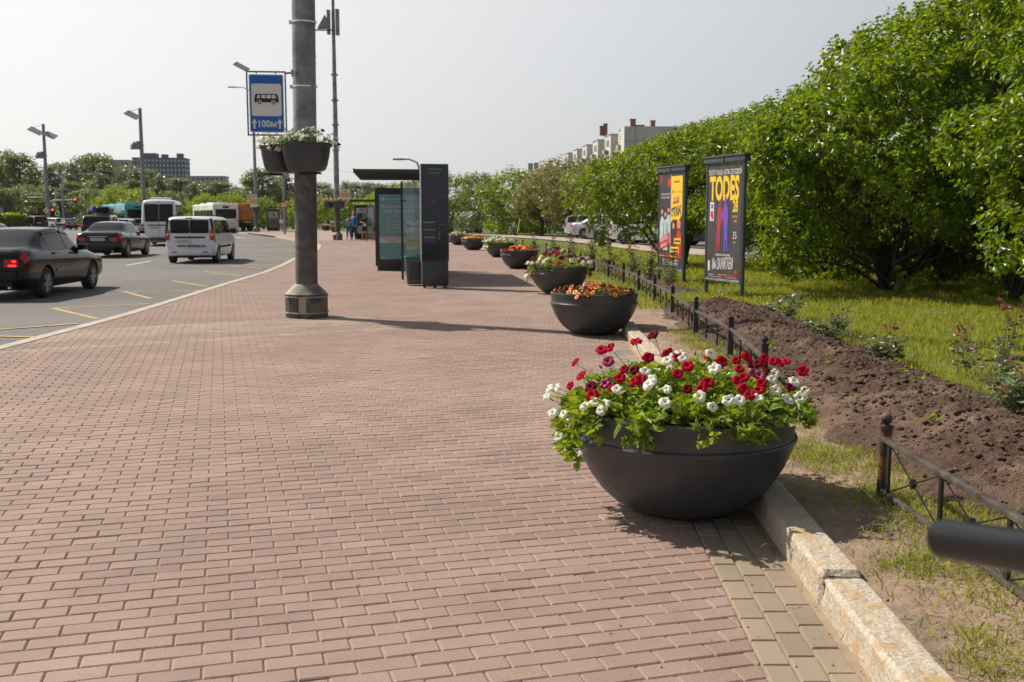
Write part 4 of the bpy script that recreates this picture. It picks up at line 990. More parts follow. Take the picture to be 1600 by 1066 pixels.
for x0_, x1_ in ((-.475,-.28),(-.405,-.35)): mb.box(((x0_+x1_)/2, Y0, 2.045 if x1_ > -.3 else 1.695), (x1_-x0_, .0012, .018))
mb.build('title_serif', M['po_yel'], t)
flat(t, 'sticker', [rect(-.46,1.33,-.33,1.66)], M['po_white']); flat(t, 'sticker_mark', [rect(-.44,1.40,-.36,1.50), rect(-.41,1.36,-.35,1.44)], M['po_red'], 1); flat(t, 'sticker_mark', [rect(-.42,1.55,-.36,1.62)], M['po_blue'], 1)
flat(t, 'red_dancer', [figure(-.19,.80,.92,.08,1)], M['po_redfig']); flat(t, 'blue_dancer', [[(2*.09-a, b) for a, b in figure(.09,.80,.97,.05,1)]], M['po_blue'], 1)
lettering('28', .21, M['po_yel'], t, (.36, Y0, 1.57), squeeze=.8, tall=1.3, bold=.006); lettering('ИЮНЯ', .055, M['po_yel'], t, (.36, Y0, 1.40)); lettering('19:00', .05, M['po_white'], t, (.36, Y0, 1.32))
lettering('35', .15, M['po_white'], t, (.36, Y0, 1.08), squeeze=.9, tall=1.2); lettering('ЛЕТ', .045, M['po_white'], t, (.36, Y0, .96))
lettering('ПРЕМЬЕРА ПРОГРАММЫ', .048, M['po_white'], t, (-.01, Y0, .735), squeeze=.8, bold=.001)
lettering('Мы ЗАЖИГАЕМ', .135, M['po_white'], t, (-.02, Y0, .575), squeeze=.66, tall=2.0, shear=.25, bold=.002, ry=R(3))
flat(t, 'age_mark', [rect(-.49,.45,-.43,.63)], M['po_white']); flat(t, 'small_print', [rect(-.48,.385,-.30,.392), rect(-.48,.352,-.05,.357), rect(.1,.352,.46,.357)], M['po_white'])
flat(t, 'sponsor_strip', [rect(-.15,.385,-.02,.40), rect(0,.385,.12,.40)], M['po_or']); flat(t, 'sponsor_strip', [rect(.15,.383,.42,.396)], M['po_red']); flat(t, 'round_mark', [disc(.42,.46,.035,12)], M['po_red'])
t, w = poster_stand('left-hand poster stand with a half dark, half yellow comedy poster', (3.18,22.2), (3.54,21.1))
flat(t, 'yellow_half', [[(0,1.32),(.08,1.24),(.2,1.36),(.35,1.30),(.5,1.46),(.5,2.24),(0,2.24)]], M['po_yel']); flat(t, 'divider', [rect(-.012,.55,.004,2.28)], M['po_white'], 1)
flat(t, 'red_corner', [[(-.16,2.02),(-.02,2.05),(-.02,2.22),(-.16,2.16)]], M['po_red']); flat(t, 'brown_corner', [[(-.52,2.1),(-.4,2.15),(-.47,2.28),(-.52,2.28)]], M['po_redfig'])
lettering('АНТОН  ОЛЕГ  ИГОРЬ', .05, M['po_white'], t, (-.26, Y0, 1.87), squeeze=.8, bold=.001); lettering('РЕНЕ  СЕРГ  БОРИС', .05, M['po_white'], t, (-.26, Y0, 1.80), squeeze=.8, bold=.001)
for x, z, h in ((-.40,.86,.88),(-.24,.80,.88),(-.10,.95,.80)):
    flat(t, 'printed_shirt', [[(x-.11,z-.1),(x+.11,z-.1),(x+.10,z+h*.50),(x+.04,z+h*.62),(x-.04,z+h*.62),(x-.10,z+h*.5)]], M['po_shirt'], 1)
    flat(t, 'printed_face', [disc(x, z+h*.74, .055, 14)], M['po_skin'], 2); flat(t, 'printed_hair', [[(x-.06,z+h*.76),(x-.04,z+h*.86),(x+.04,z+h*.86),(x+.06,z+h*.76),(x+.02,z+h*.80),(x-.03,z+h*.80)]], M['po_hair'], 3)
flat(t, 'red_label', [[(-.50,.70),(-.05,.80),(-.05,1.08),(-.50,.92)]], M['po_red'], 4)
lettering('КОНТОРА', .10, M['po_white'], t, (-.28, Y0-.011, .93), squeeze=.8, ry=R(14), bold=.003); lettering('БЫВАЕТ', .085, M['po_white'], t, (-.28, Y0-.011, .80), squeeze=.8, ry=R(14), bold=.003)
lettering('СУББОТА 24', .05, M['po_dark'], t, (.25, Y0-.002, 2.12), squeeze=.8); flat(t, 'small_red_text', [rect(.05,1.90,.18,1.915), rect(.05,1.93,.15,1.942), rect(.30,1.9,.45,1.92)], M['po_red'], 1)
flat(t, 'red_label', [[(.10,1.66),(.36,1.70),(.36,1.82),(.10,1.79)]], M['po_red'], 1); lettering('ВСЕГО', .09, M['po_white'], t, (.23, Y0-.006, 1.745), squeeze=.8, ry=R(8), bold=.003)
lettering('ЭТАЖ', .19, M['po_dark'], t, (.24, Y0-.002, 1.50), squeeze=.75, ry=R(9), bold=.009, tall=1.3)
for x, mm, z in ((.13,'po_hair',.60), (.37,'po_red',.60)):
    flat(t, 'printed_coat', [[(x-.12,z),(x+.11,z),(x+.11,z+.42),(x+.04,z+.52),(x-.05,z+.52),(x-.11,z+.4)]], M[mm], 1)
    flat(t, 'printed_face', [disc(x, z+.62, .068, 14)], M['po_skin'], 2); flat(t, 'printed_hair', [[(x-.085,z+.52),(x-.08,z+.70),(x,z+.76),(x+.08,z+.70),(x+.085,z+.5),(x+.06,z+.66),(x-.03,z+.69)]], M['po_hair' if x < .2 else 'po_or'], 3)
flat(t, 'yellow_label', [rect(.18,.84,.48,.96), rect(.02,.66,.40,.78)], M['po_yel'], 4); flat(t, 'label_print', [rect(.21,.88,.45,.92), rect(.05,.70,.37,.74)], M['po_dark'], 5)
flat(t, 'orange_strip', [rect(-.50,.565,-.28,.60)], M['po_or'], 1); flat(t, 'yellow_strip', [rect(-.02,.555,.24,.59)], M['po_yel'], 1); flat(t, 'red_strip', [rect(-.28,.56,-.02,.60), rect(.24,.55,.5,.585)], M['po_red'], 1)
flat(t, 'small_print', [rect(-.38+.02*i, .50-.035*i, .36-.03*(i % 2), .511-.035*i) for i in range(4)], M['po_white'])

# ------------------------------------------------------------------ map kiosk, bin, shelters
M['screen'] = mat('map_panel', (.022,.022,.028), .10, col2=(.035,.03,.048), vscale=3)
M['map_line'] = mat('map_lines', (.12,.12,.15), .4); M['map_green'] = mat('map_green', (.10,.40,.07), .4); M['cabinet'] = mat('cabinet_grey', (.040,.044,.054), .42, var=.12, vscale=3)
M['map_purple'] = mat('map_purple', (.045,.03,.10), .4); M['alum'] = mat('brushed_edge', (.20,.21,.22), .5, metal=.4)
kx, ky = at(679, 450.5); t = thing('map_kiosk', 'tall dark information kiosk with a city map face and green lines', 'information kiosk', (kx, ky+.12, 0), R(13))
mb = MB(); mb.box((0, 0, .307), (.56, .17, .514)); mb.build('cabinet', M['cabinet'], t, bevel=.006)
mb = MB()
for a in (-.22, 0, .22): mb.box((a, 0, .025), (.04, .10, .05))
mb.build('foot', M['under'], t)
mb = MB(); mb.box((0, 0, 1.585), (.585, .19, 2.03)); mb.build('housing', M['alum'], t, bevel=.004)
mb = MB(); mb.box((0, -.098, 1.585), (.575, .008, 2.02)); mb.build('map_face', M['screen'], t)
K0 = -.1035
def kflat(name, polys, m, d=K0):
    mb = MB()
    for p in polys: mb.prism(p, d-.0012, d)
    mb.build(name, m, t, ang=0)
def ln(x0, z0, x1, z1, w=.004):
    dx, dz = x1-x0, z1-z0; L = math.hypot(dx, dz); nx, nz = -dz/L*w/2, dx/L*w/2
    return [(x0-nx, z0-nz), (x1-nx, z1-nz), (x1+nx, z1+nz), (x0+nx, z0+nz)]
g7 = random.Random(4)
kflat('map_lines', [ln(-.26,2.25,.26,2.20), ln(-.25,1.62,.25,2.0,.006), ln(-.2,1.45,-.05,2.35), ln(.05,1.45,.07,2.4), ln(.2,1.5,.15,2.35,.003), ln(-.26,1.95,.26,1.92), ln(-.26,2.05,.1,1.50), ln(-.1,2.35,.26,1.72,.005)], M['map_line'])
kflat('map_blocks', [rect(-.2+.1*i, 2.08+.02*(i % 2), -.13+.1*i, 2.18) for i in range(4)] + [rect(-.22+.12*i, 1.74, -.13+.12*i, 1.86) for i in range(4)] + [rect(-.25,1.42,.25,1.44)], M['map_purple'])
kflat('table_head', [rect(-.25, z, .0, z+.024) for z in (1.375, 1.22, 1.06)] + [rect(-.10+.055*i, 2.395, -.065+.055*i, 2.425) for i in range(4)], M['map_green'])
kflat('timetable', [rect(-.25, z-.11, .0, z-.006) for z in (1.375, 1.22, 1.06)], M['map_purple'])
kflat('place_mark', [rect(-.06,1.80,0,1.825)], M['po_or']); kflat('notice', [rect(.07,1.02,.10,1.2), rect(.07,1.25,.09,1.30), rect(.12,1.33,.2,1.36)], M['map_line'])
lettering('Остановка', .055, M['map_green'], t, (-.005, K0-.001, 2.49), bold=.001)
lettering('Транспорт', .022, M['map_line'], t, (-.12, K0-.003, 1.32)); 

bx, by = at(647, 447)
M['bin'] = mat('bin_grey', (.075,.10,.105), .55, var=.2, vscale=6); M['bin_rim'] = mat('teal_rim', (.02,.20,.20), .5)
t = thing('litter_bin', 'grey litter bin with a teal rim beside the map kiosk', 'litter bin', (bx, by+.2, 0), R(8))
mb = MB(); mb.add([(-.17,-.17,.03),(.17,-.17,.03),(.17,.17,.03),(-.17,.17,.03),(-.215,-.2,.60),(.215,-.2,.60),(.215,.2,.60),(-.215,.2,.60)], [(3,2,1,0),(4,5,6,7),(0,1,5,4),(1,2,6,5),(2,3,7,6),(3,0,4,7)])
mb.build('body', M['bin'], t, bevel=.02)
mb = MB(); mb.box((0,-.196,.33), (.27,.02,.38), rx=R(3)); mb.build('panel', M['cabinet'], t, bevel=.008)
mb = MB(); mb.box((0,0,.625), (.45,.42,.04)); mb.build('rim', M['bin_rim'], t, bevel=.012)
mb = MB(); mb.box((0,0,.650), (.36,.33,.014)); mb.build('liner', M['under'], t)

M['frame'] = mat('shelter_frame', (.028,.026,.025), .4, var=.15, vscale=5); M['roofm'] = mat('shelter_roof', (.06,.055,.05), .5, var=.15, vscale=2)
M['ad_teal'] = mat('ad_teal', (.12,.29,.32), .25, col2=(.17,.36,.39), vscale=.9); M['ad_pale'] = mat('ad_pale', (.42,.55,.55), .25); M['ad_white'] = mat('ad_white', (.55,.60,.60), .3)
M['ad_blue'] = mat('ad_dusk_blue', (.06,.10,.20), .25, col2=(.30,.20,.16), vscale=2.5); M['ad_purple'] = mat('ad_purple', (.045,.03,.10), .25)
def lightbox(t, art, yb, xc):
    z0, z1, w = .13, 2.30, 1.42
    mb = MB(); mb.box((xc, yb, (z0+z1)/2), (w, .20, z1-z0)); mb.build('lightbox_case', M['frame'], t, bevel=.012)
    mb = MB(); mb.box((xc, yb, .065), (w-.10, .16, .13)); mb.build('lightbox_base', M['frame'], t)
    D = yb-.102
    def fl(name, polys, m, lay=0):
        mb = MB()
        for p in polys: mb.prism([(a+xc, b) for a, b in p], D-.004-.002*lay, D-.0025-.002*lay)
        mb.build(name, m, t, ang=0)
    mb = MB(); mb.box((xc, D, 1.22), (1.18, .006, 1.80)); mb.build('poster', art['bg'], t)
    art['fn'](t, fl, D, xc)
def art_tax(t, fl, D, xc):
    W = M['po_white']; d = D-.005
    lettering('Федеральная налоговая служба по Санкт-Петербургу', .043, W, t, (xc+.06, d, 1.99), squeeze=.9)
    fl('emblem', [disc(-.48,1.99,.055,16)], M['ad_pale'])
    lettering('Налог на профессиональный', .098, W, t, (xc+.02, d, 1.79), squeeze=.82, bold=.002)
    lettering('доход - просто и удобно!', .098, W, t, (xc+.02, d, 1.66), squeeze=.82, bold=.002)
    for i, s_ in enumerate(('Регистрация онлайн, без визитов ИП', 'Легальная работа для самозанятых', 'Налоговая ставка от 4 %', 'Без отчетов и деклараций', 'Все в одном приложении')):
        z = 1.50-.105*i
        lettering(s_, .046, W, t, (xc-.40, d, z), squeeze=.85, align='LEFT')
        fl('check_mark', [ln(-.49,z+.0,-.47,z-.02,.014), ln(-.47,z-.02,-.435,z+.03,.014)], M['po_red'])
    fl('white_band', [rect(-.59,.78,.20,.94)], M['ad_white'])
    lettering('Скачайте приложение', .065, M['po_red'], t, (xc-.22, D-.0065, .895), squeeze=.8, shear=.2); lettering('"Мой налог"', .065, M['po_red'], t, (xc-.22, D-.0065, .825), squeeze=.8, shear=.2)
    fl('pictured_phone', [rrect(.36,.90,.44,1.02,.05)], M['ad_pale'], 1); fl('phone_notch', [rrect(.36,1.375,.12,.02,.009)], M['black'], 2)
    fl('phone_logo', [disc(.22,1.24,.055,16)], M['blue'], 2); lettering('Мой налог', .05, M['black'], t, (xc+.40, D-.0095, 1.24), squeeze=.9)
    fl('phone_button', [rrect(.37,.83,.34,.07,.03)], M['po_or'], 2); fl('phone_lines', [rect(.22,1.08,.50,1.088), rect(.22,1.02,.5,1.026), rect(.30,.95,.44,.958)], M['galv'], 2)
    fl('small_print', [rect(-.55,.37,-.48,.378), rect(-.05,.37,.15,.378)], W)
def art_map(t, fl, D, xc):
    fl('white_field', [rect(-.57,.4,.57,2.1)], M['ad_white']); fl('purple_field', [rect(-.5,.9,.05,1.75)], M['ad_purple'], 1); fl('purple_field', [rect(.1,.9,.5,1.3)], M['ad_purple'], 1)
    fl('map_field', [rect(.1,1.4,.5,1.75)], M['ad_pale'], 1); fl('green_mark', [rect(-.3,1.88,-.05,1.95), rect(.3,1.9,.5,1.95)], M['map_green'], 1); fl('red_mark', [rect(.08,1.86,.22,1.95)], M['po_or'], 1)
    lettering('МЕТРО', .12, M['black'], t, (xc-.15, D-.0085, 2.02))
def art_dusk(t, fl, D, xc):
    fl('pictured_sky', [rect(-.57,1.3,.57,2.08)], M['ad_pale']); fl('pictured_tower', [[(.0,1.55),(.12,1.55),(.18,1.85),(-.06,1.85)]], M['ad_blue'], 1); fl('pictured_glow', [rect(-.57,1.3,.57,1.42)], M['po_or'], 1)
def make_shelter(label, x, y, rz, art, near=True, side=1):
    t = thing('bus_shelter', label, 'bus shelter', (x, y, 0), rz, 'bus shelters along the pavement')
    mb = MB(); mb.box((.02, 0, 2.535), (1.98, 4.9, .05)); mb.box((-.955, 0, 2.53), (.03, 4.92, .09)); mb.box((1.01, 0, 2.53), (.03, 4.92, .09))
    for k in range(13): mb.box((.02, -2.35+k*.39, 2.495), (1.92, .035, .03))
    mb.build('roof', M['roofm'], t)
    for yy_ in (-.95, 1.0, 2.4):
        mb = MB(); mb.box((.93, yy_, 1.25), (.06, .06, 2.5)); mb.build('post', M['frame'], t)
    mb = MB(); mb.box((.11, -.95, 1.17), (.055, .055, 2.34)); mb.build('post', M['frame'], t)
    mb = MB()
    for z in (.52, 1.88): mb.box((.17, -.955, z), (.09, .03, .035))
    mb.build('glass_clip', M['frame'], t)
    mb = MB(); mb.box((.52, -.95, 1.18), (.76, .010, 2.16)); mb.build('glass_pane', M['clear'], t)
    mb = MB(); mb.box((.93, .02, 1.2), (.010, 1.84, 2.0)); mb.build('glass_pane', M['clear'], t)
    mb = MB(); mb.box((.93, 1.7, 1.2), (.010, 1.3, 2.0)); mb.build('glass_pane', M['clear'], t)
    mb = MB(); mb.box((.62, .5, .45), (.36, 1.7, .04)); mb.build('bench', M['frame'], t, bevel=.01)
    for q in (-.2, 1.2):
        mb = MB(); mb.box((.62, q, .22), (.05, .05, .42)); mb.build('bench_leg', M['frame'], t)
    lightbox(t, art, 3.30, .10)
    return t
make_shelter('nearest bus shelter, with a teal tax service poster at its far end', -2.85, 25.62, R(6.5), dict(bg=M['ad_teal'], fn=art_tax))
make_shelter('middle bus shelter with a white and purple poster, behind the standing people', -9.45, 66.2, R(10), dict(bg=M['ad_purple'], fn=art_map))
make_shelter('farthest bus shelter with a sunset poster, left of the nearest post', -24.8, 108.5, R(20), dict(bg=M['ad_blue'], fn=art_dusk))
t = copy_tree([o for o in bpy.data.objects if o.name == 'litter_bin'][0]); place(t, -22.9, 110.6, 0, .2, 1.2, 'small distant litter bin beside the farthest bus shelter')

M['rt_or'] = mat('route_orange', (.70,.36,.10), .5)
def route_board(label, x, y, z, w, h, pole=None):
    t = thing('route_board', label, 'stop board', (x, y, z), 0, 'small orange and white stop boards')
    mb = MB(); mb.box((0, 0, 0), (w, .04, h)); mb.build('board', M['white'], t)
    mb = MB(); mb.box((0, -.023, -.04*h), (w*.9, .004, h*.42)); mb.build('orange_field', M['rt_or'], t)
    lettering('206', h*.28, M['black'], t, (0, -.024, h*.34))
    if pole: mb = MB(); mb.box((pole*w*.5, .03, h*.2), (abs(pole)*w*.5, .03, .04)); mb.build('arm', M['galv'], t)
route_board('orange and white stop board right of the second lamp post', -10.75, 66.6, pt(543, 304, 66.6)[1], .66, .66, -1.0)
xb_, zb_ = pt(396, 314, 100); route_board('orange and white stop board above the orange truck', xb_, 100, zb_, .62, 1.2)
xb_, zb_ = pt(388.5, 310, 100); route_board('small white stop board left of a taller orange one', xb_, 100, zb_, .38, .55)
mb = MB(); mb.tube([(pt(391,0,100)[0]-.05, 100, 0), (pt(391,310,100)[0], 100.05, 3.6)], .04, 8)
tag(mb.build('sign_pole', M['galv']), 'thin pole carrying the stop boards by the orange truck', 'pole')
# triangular warning sign on a slim pole behind the main post
t = thing('warning_sign', 'red-edged triangular warning sign on a slim pole left of the nearest post', 'road sign', (*at(444.6, 366),0)); 
dw = at(444.6, 366)[1]; hz_ = pt(444, 319.5, dw)[1]
mb = MB(); mb.tube([(0,.1,0), (0,.1,pt(444, 240, dw)[1])], .10, 10); mb.build('pole', M['galv'], t)
mb = MB(); mb.prism([(-.42,hz_-.3),(.42,hz_-.3),(0,hz_+.42)], -.06, -.03); mb.build('sign_plate', M['po_red'], t)
mb = MB(); mb.prism([(-.25,hz_-.20),(.25,hz_-.20),(0,hz_+.22)], -.066, -.062); mb.build('sign_face', M['white'], t)
mb = MB(); mb.prism([(-.04,hz_-.16),(.04,hz_-.16),(.03,hz_+.06),(-.03,hz_+.06)], -.07, -.067); mb.build('sign_symbol', M['black'], t)

# ------------------------------------------------------------------ the scooter beside the camera: only one grip reaches into the picture
t = thing('kick_scooter', 'black rounded rubber handlebar grip reaching in from the right edge', 'scooter', (.74, .86, 0), 0)
gx, gz = pt(1468, 841, .90)
pe = Vector((gx-.74, .90-.86, gz)); dirg = Vector((.028, -.113, .024)).normalized()
mb = MB(); 
pr = [(0,.010),(.002,.0150),(.006,.0172),(.012,.0180),(.125,.0180),(.130,.0205),(.134,.0205),(.136,.012)]
mb.tube([pe+dirg*a for a, r in pr], [r for a, r in pr], 28); mb.build('handlebar_grip', M['rubber'], t, ang=50)
mb = MB(); q0 = pe+dirg*.13; q1 = pe+dirg*.56; mb.tube([q0, q1], .011, 16); mb.build('handlebar', M['iron'], t)
mb = MB(); mb.tube([q1-dirg*.128, q1], [.0175,.016], 20); mb.build('handlebar_grip', M['rubber'], t)
mid = pe + dirg*.28
mb = MB(); mb.tube([mid, mid+Vector((.10,0,-.3)), mid+Vector((-.12,0,-1.0))], [.017,.019,.024], 16); mb.build('stem', M['iron'], t)
mb = MB(); mb.box((mid.x+.42, mid.y, .13), (.75, .16, .03)); mb.build('deck', M['iron'], t, bevel=.01)
for nm, x_ in (('wheel', -.12), ('wheel', .85)):
    mb = MB(); mb.lathe([(.06,-.018),(.11,-.024),(.125,-.012),(.125,.012),(.11,.024),(.06,.018)], 24); o = mb.build(nm, M['tyre'], t); o.rotation_euler = (PI/2, 0, 0); o.location = (mid.x+x_, mid.y, .125)
# ------------------------------------------------------------------ trees and shrubs
def shoot_cloud(P, D, leaf, nl, g, L=.22, droop=.3, simple=False, width=.30):
    """P,D: shoot tips and directions; pairs of leaves along each shoot"""
    N = len(P); D = unit(D + np.array([0,0,.45]))
    k = np.tile(np.arange(nl), N); i = np.repeat(np.arange(N), nl)
    t = (k//2)/(max(1, nl//2-1)) if nl > 2 else k*.5
    Ls = (L*g.uniform(.6, 1.3, N))[i]
    Q = P[i] - D[i]*(Ls*(1-t))[:,None]
    h = g.normal(size=(N, 3)); a = unit(np.cross(D, h)); b = np.cross(D, a)
    ang = (k % 2)*PI + (k//2)*1.57 + g.normal(0, .35, len(k))
    A = a[i]*np.cos(ang)[:,None] + b[i]*np.sin(ang)[:,None] + D[i]*(.25+.6*t)[:,None] + np.array([0,0,-.48])
    S = leaf*(1.1-.35*t)*g.uniform(.7, 1.25, len(k))
    return leaves(Q, A, S, up=.35, droop=droop, width=width, fold=.07, g=g, simple=simple)
def crown_points(lobes, dens, g, inner=.12, zmin=.2, depth=.5):
    """points over the outside of a union of ellipsoid lobes (cx,cy,cz,rx,ry,rz)"""
    Lb = np.array(lobes); Ps = []; Ds = []
    for j, (cx, cy, cz, rx, ry, rz) in enumerate(Lb):
        area = 4*PI*((rx*ry)**1.6/3+(rx*rz)**1.6/3+(ry*rz)**1.6/3)**(1/1.6); n = max(6, int(area*dens))
        u = unit(g.normal(size=(n, 3))); r = 1 - depth*g.random(n)**2.2*.6
        p = np.array([cx,cy,cz]) + u*r[:,None]*np.array([rx,ry,rz])
        keep = np.ones(n, bool)
        for q, (a, b, c, sa, sb, sc) in enumerate(Lb):
            if q == j: continue
            d = ((p-np.array([a,b,c]))/np.array([sa,sb,sc])); keep &= ((d**2).sum(1) > .55) | (g.random(n) < inner)
        keep &= p[:,2] > zmin
        q1, q2 = p[:,0]*.8+p[:,2]*.9+cx*.01, p[:,1]*.8-p[:,2]*.7
        keep &= (fbm(q1, q2, 2.1/max(.5, (rx+ry)/1.8), 3, int(len(Lb))+j % 3) > -.075) | (g.random(n) < .22)
        Ps.append(p[keep]); Ds.append((u/np.array([rx,ry,rz]))[keep])
    return np.concatenate(Ps), unit(np.concatenate(Ds))
def make_lobes(cx, cy, z0, z1, rx, ry, n, g, lr=(.45,.95), top=1.0, skirt=.25, shape=1.0):
    L = [(cx, cy, (z0+z1)/2+.1*(z1-z0), rx*.70, ry*.70, (z1-z0)*.40)]
    for i in range(n):
        a = g.uniform(0, 2*PI); t = g.random()
        z = z0+(z1-z0)*(.06+.86*t); prof = math.sqrt(max(.05, 1-abs((t-.42)/.62)**2.2))*shape
        r = g.uniform(*lr)*min(1, (rx+ry)/4)
        k = prof*g.uniform(.70, .98)
        L.append((cx+math.cos(a)*max(.1, rx*k-r*.35), cy+math.sin(a)*max(.1, ry*k-r*.35), min(z, z1-r*.8), r*g.uniform(.9, 1.3), r*g.uniform(.9, 1.3), r*g.uniform(.6, .95)))
    return L
def limbs(mb, base, lobes, g, n, r0, zfork=.3, kink=.12):
    for i in range(n):
        l = lobes[g.integers(0, len(lobes))]; p0 = Vector(base) + Vector((g.normal(0, r0*1.6), g.normal(0, r0*1.6), -.05)); p1 = Vector((l[0], l[1], l[2]+l[5]*.2))
        pts = [p0]
        for t in (.2, .42, .65, .85, 1):
            q = p0.lerp(p1, t); q.z = p0.z + (p1.z-p0.z)*(t**.75)
            pts.append(q + Vector(g.normal(0, kink*(.4+t), 3)))
        r = r0*g.uniform(.55, 1)
        mb.tube([tuple(p) for p in pts], [r, r*.8, r*.6, r*.42, r*.25, r*.08], 7)
        for _ in range(3):
            k = g.integers(2, 5); q = pts[k]; l2 = lobes[g.integers(0, len(lobes))]; e = Vector((l2[0], l2[1], l2[2]))
            if (e-q).length > 2.2: e = q + (e-q).normalized()*2.0
            m_ = (q+e)/2 + Vector(g.normal(0, .12, 3)); mb.tube([tuple(q), tuple(m_), tuple(e)], [r*.35, r*.22, r*.06], 5)
def shrub(name, label, cat, group, x, y, lobes, seed, leafm, leaf, nl, dens, L=.22, stems=14, r0=.05, simple=False, flowers=0, base=None, inner=.10, droop=.3, zg=LAWN, width=.30):
    g = np.random.default_rng(seed); t = thing(name, label, cat, (x, y, zg), 0, group)
    P, D = crown_points(lobes, dens, g, inner=inner)
    V, F = shoot_cloud(P, D, leaf, nl, g, L=L, simple=simple, droop=droop, width=width)
    # leaves inside the crown, sparser: they shut out the light from behind
    cr = np_mesh('crown', V, F, leafm, t)
    mb = MB(); limbs(mb, base or (0,0,0), lobes, g, stems, r0); mb.build('trunk', M['bark'], t, ang=60, fix=False)
    if flowers:
        top = np.where(P[:,2] > P[:,2].mean())[0]; k = g.choice(top, flowers); Vs = []
        q = np.repeat(P[k], 26, 0); tt = g.random(len(q)); D2 = unit(D[k]+np.array([0,0,.8])); q = q + np.repeat(D2, 26, 0)*(tt*.16)[:,None] + g.normal(0, .022, q.shape)*(1.1-tt)[:,None]
        V2, F2 = leaves(q, g.normal(size=q.shape), np.full(len(q), .022), g=g, simple=True)
        np_mesh('blossom', V2, F2, M['lilac_fl'], cr)
    return t
def capped(lobes, f):
    return [(a, b, min(c, max(.5, f(a)-e[2])), *e) for a, b, c, *e in lobes]
def rel(lobes, x, y): return [(a-x, b-y, c, d, e, f) for a, b, c, d, e, f in lobes]
GB = 'lilac bushes along the right of the lawn'
def big_bush(label, x, y, z0, z1, rx, ry, n, seed, leafm='leaf_lilac', leaf=.085, nl=10, dens=26, extra=(), cap=None, **kw):
    g = np.random.default_rng(seed)
    lobes = make_lobes(0, 0, z0, z1, rx, ry, n, g) + rel(extra, x, y)
    if cap: lobes = capped(lobes, lambda a: cap(a+x))
    return shrub('lilac_bush', label, 'bush', GB, x, y, lobes, seed+1, M[leafm], leaf, nl, dens, **kw)
# a second row closes the view under and behind the front bushes
for i, (x, y, r_, h_, lab) in enumerate([(9.6,24.5,2.4,4.5,'dark undergrowth bush behind the bush with the forked trunk'),(12.4,19.0,2.6,5.5,'dark bush of the back row at the right edge'),(8.6,32.5,2.4,4.6,'back-row bush between the two poster stands and the car park'),(13.5,26,2.8,6.0,'back-row bush hidden deep behind the front bushes'),(6.9,22.0,2.1,3.2,'shaded undergrowth bush right behind the trunk of the large lilac'),(9.3,21.6,2.0,3.4,'shaded undergrowth bush between the large lilac and the nearest one')]):
    g = np.random.default_rng(700+i); lb = make_lobes(0, 0, 0, h_, r_, r_*.8, 30, g)
    shrub('lilac_bush', lab, 'bush', 'lilac bushes of the back row', x, y, lb, 710+i, M['leaf_lilac'], .13, 6, 9, L=.3, stems=16, r0=.05, simple=True)
# nearest bush, filling the right edge: leaves sweep down to the lawn
big_bush('nearest lilac bush, its leaves sweeping down to the lawn at the right edge', 9.1, 14.0, .5, 6.6, 2.75, 2.7, 46, 301, dens=25, leaf=.118, nl=8,
    extra=[(6.6,13.2,1.2,.65,.7,.65),(6.75,12.6,.75,.55,.6,.5),(7.3,12.2,1.2,.8,.7,.8),(6.9,13.9,2.4,.7,.8,.7),(6.75,15.0,2.5,.7,.7,.6),(7.2,14.6,4.2,.9,.9,.8),(6.9,13.2,3.3,.8,.8,.7),(8.2,12.0,2.2,.8,.7,.9),(7.6,12.6,3.6,.9,.8,.9),(8.3,12.6,5.0,.9,.9,.9)], stems=16, r0=.07)
big_bush('large lilac bush just right of the poster with the tall yellow title', 7.1, 19.0, .75, 6.1, 2.9, 2.5, 58, 311, dens=25, leaf=.118, nl=8, cap=lambda X: float(np.interp(X, [4.4,5.05,5.9,6.4,6.8,7.2,7.8,8.1], [3.05,3.4,3.8,4.2,4.75,5.2,5.5,4.9])),
    extra=[(4.75,18.6,2.7,.6,.7,.7),(4.85,18.2,1.9,.55,.6,.6),(5.0,18.4,3.6,.8,.8,.7),(5.5,17.2,2.9,.8,.8,.7),(6.2,16.7,2.3,.8,.7,.6),(6.6,17.0,3.4,.9,.8,.7),(5.1,18.9,1.2,.6,.6,.55),(4.9,17.9,1.2,.45,.5,.5),(7.5,17.2,4.3,.9,.9,.8),(6.9,16.6,1.6,.6,.6,.45),(4.95,18.6,.9,.5,.5,.55),(5.3,19.4,.6,.5,.5,.5),(6.1,20.0,.6,.8,.5,.6),(7.0,20.3,.7,.9,.5,.7),(7.9,20.0,.7,.8,.5,.7),(8.8,19.6,.8,.8,.6,.8),(9.4,18.4,1.0,.8,.7,.9),(6.3,19.0,1.4,.9,.8,.6),(7.6,18.8,1.5,.9,.8,.6),(8.6,17.6,1.5,.8,.7,.6),(8.9,17.0,2.6,.9,.8,.8),(5.6,19.0,4.3,.8,.8,.7),(6.4,18.2,5.0,.9,.9,.7)], stems=30, r0=.05, flowers=6)
big_bush('tall lilac bush with pale blossom behind the two nearest bushes', 10.2, 20.5, .6, 7.6, 3.3, 2.8, 44, 321, cap=lambda X: 2.9+(X-4.9)*.47, dens=14, leaf=.11, nl=8, r0=.07)
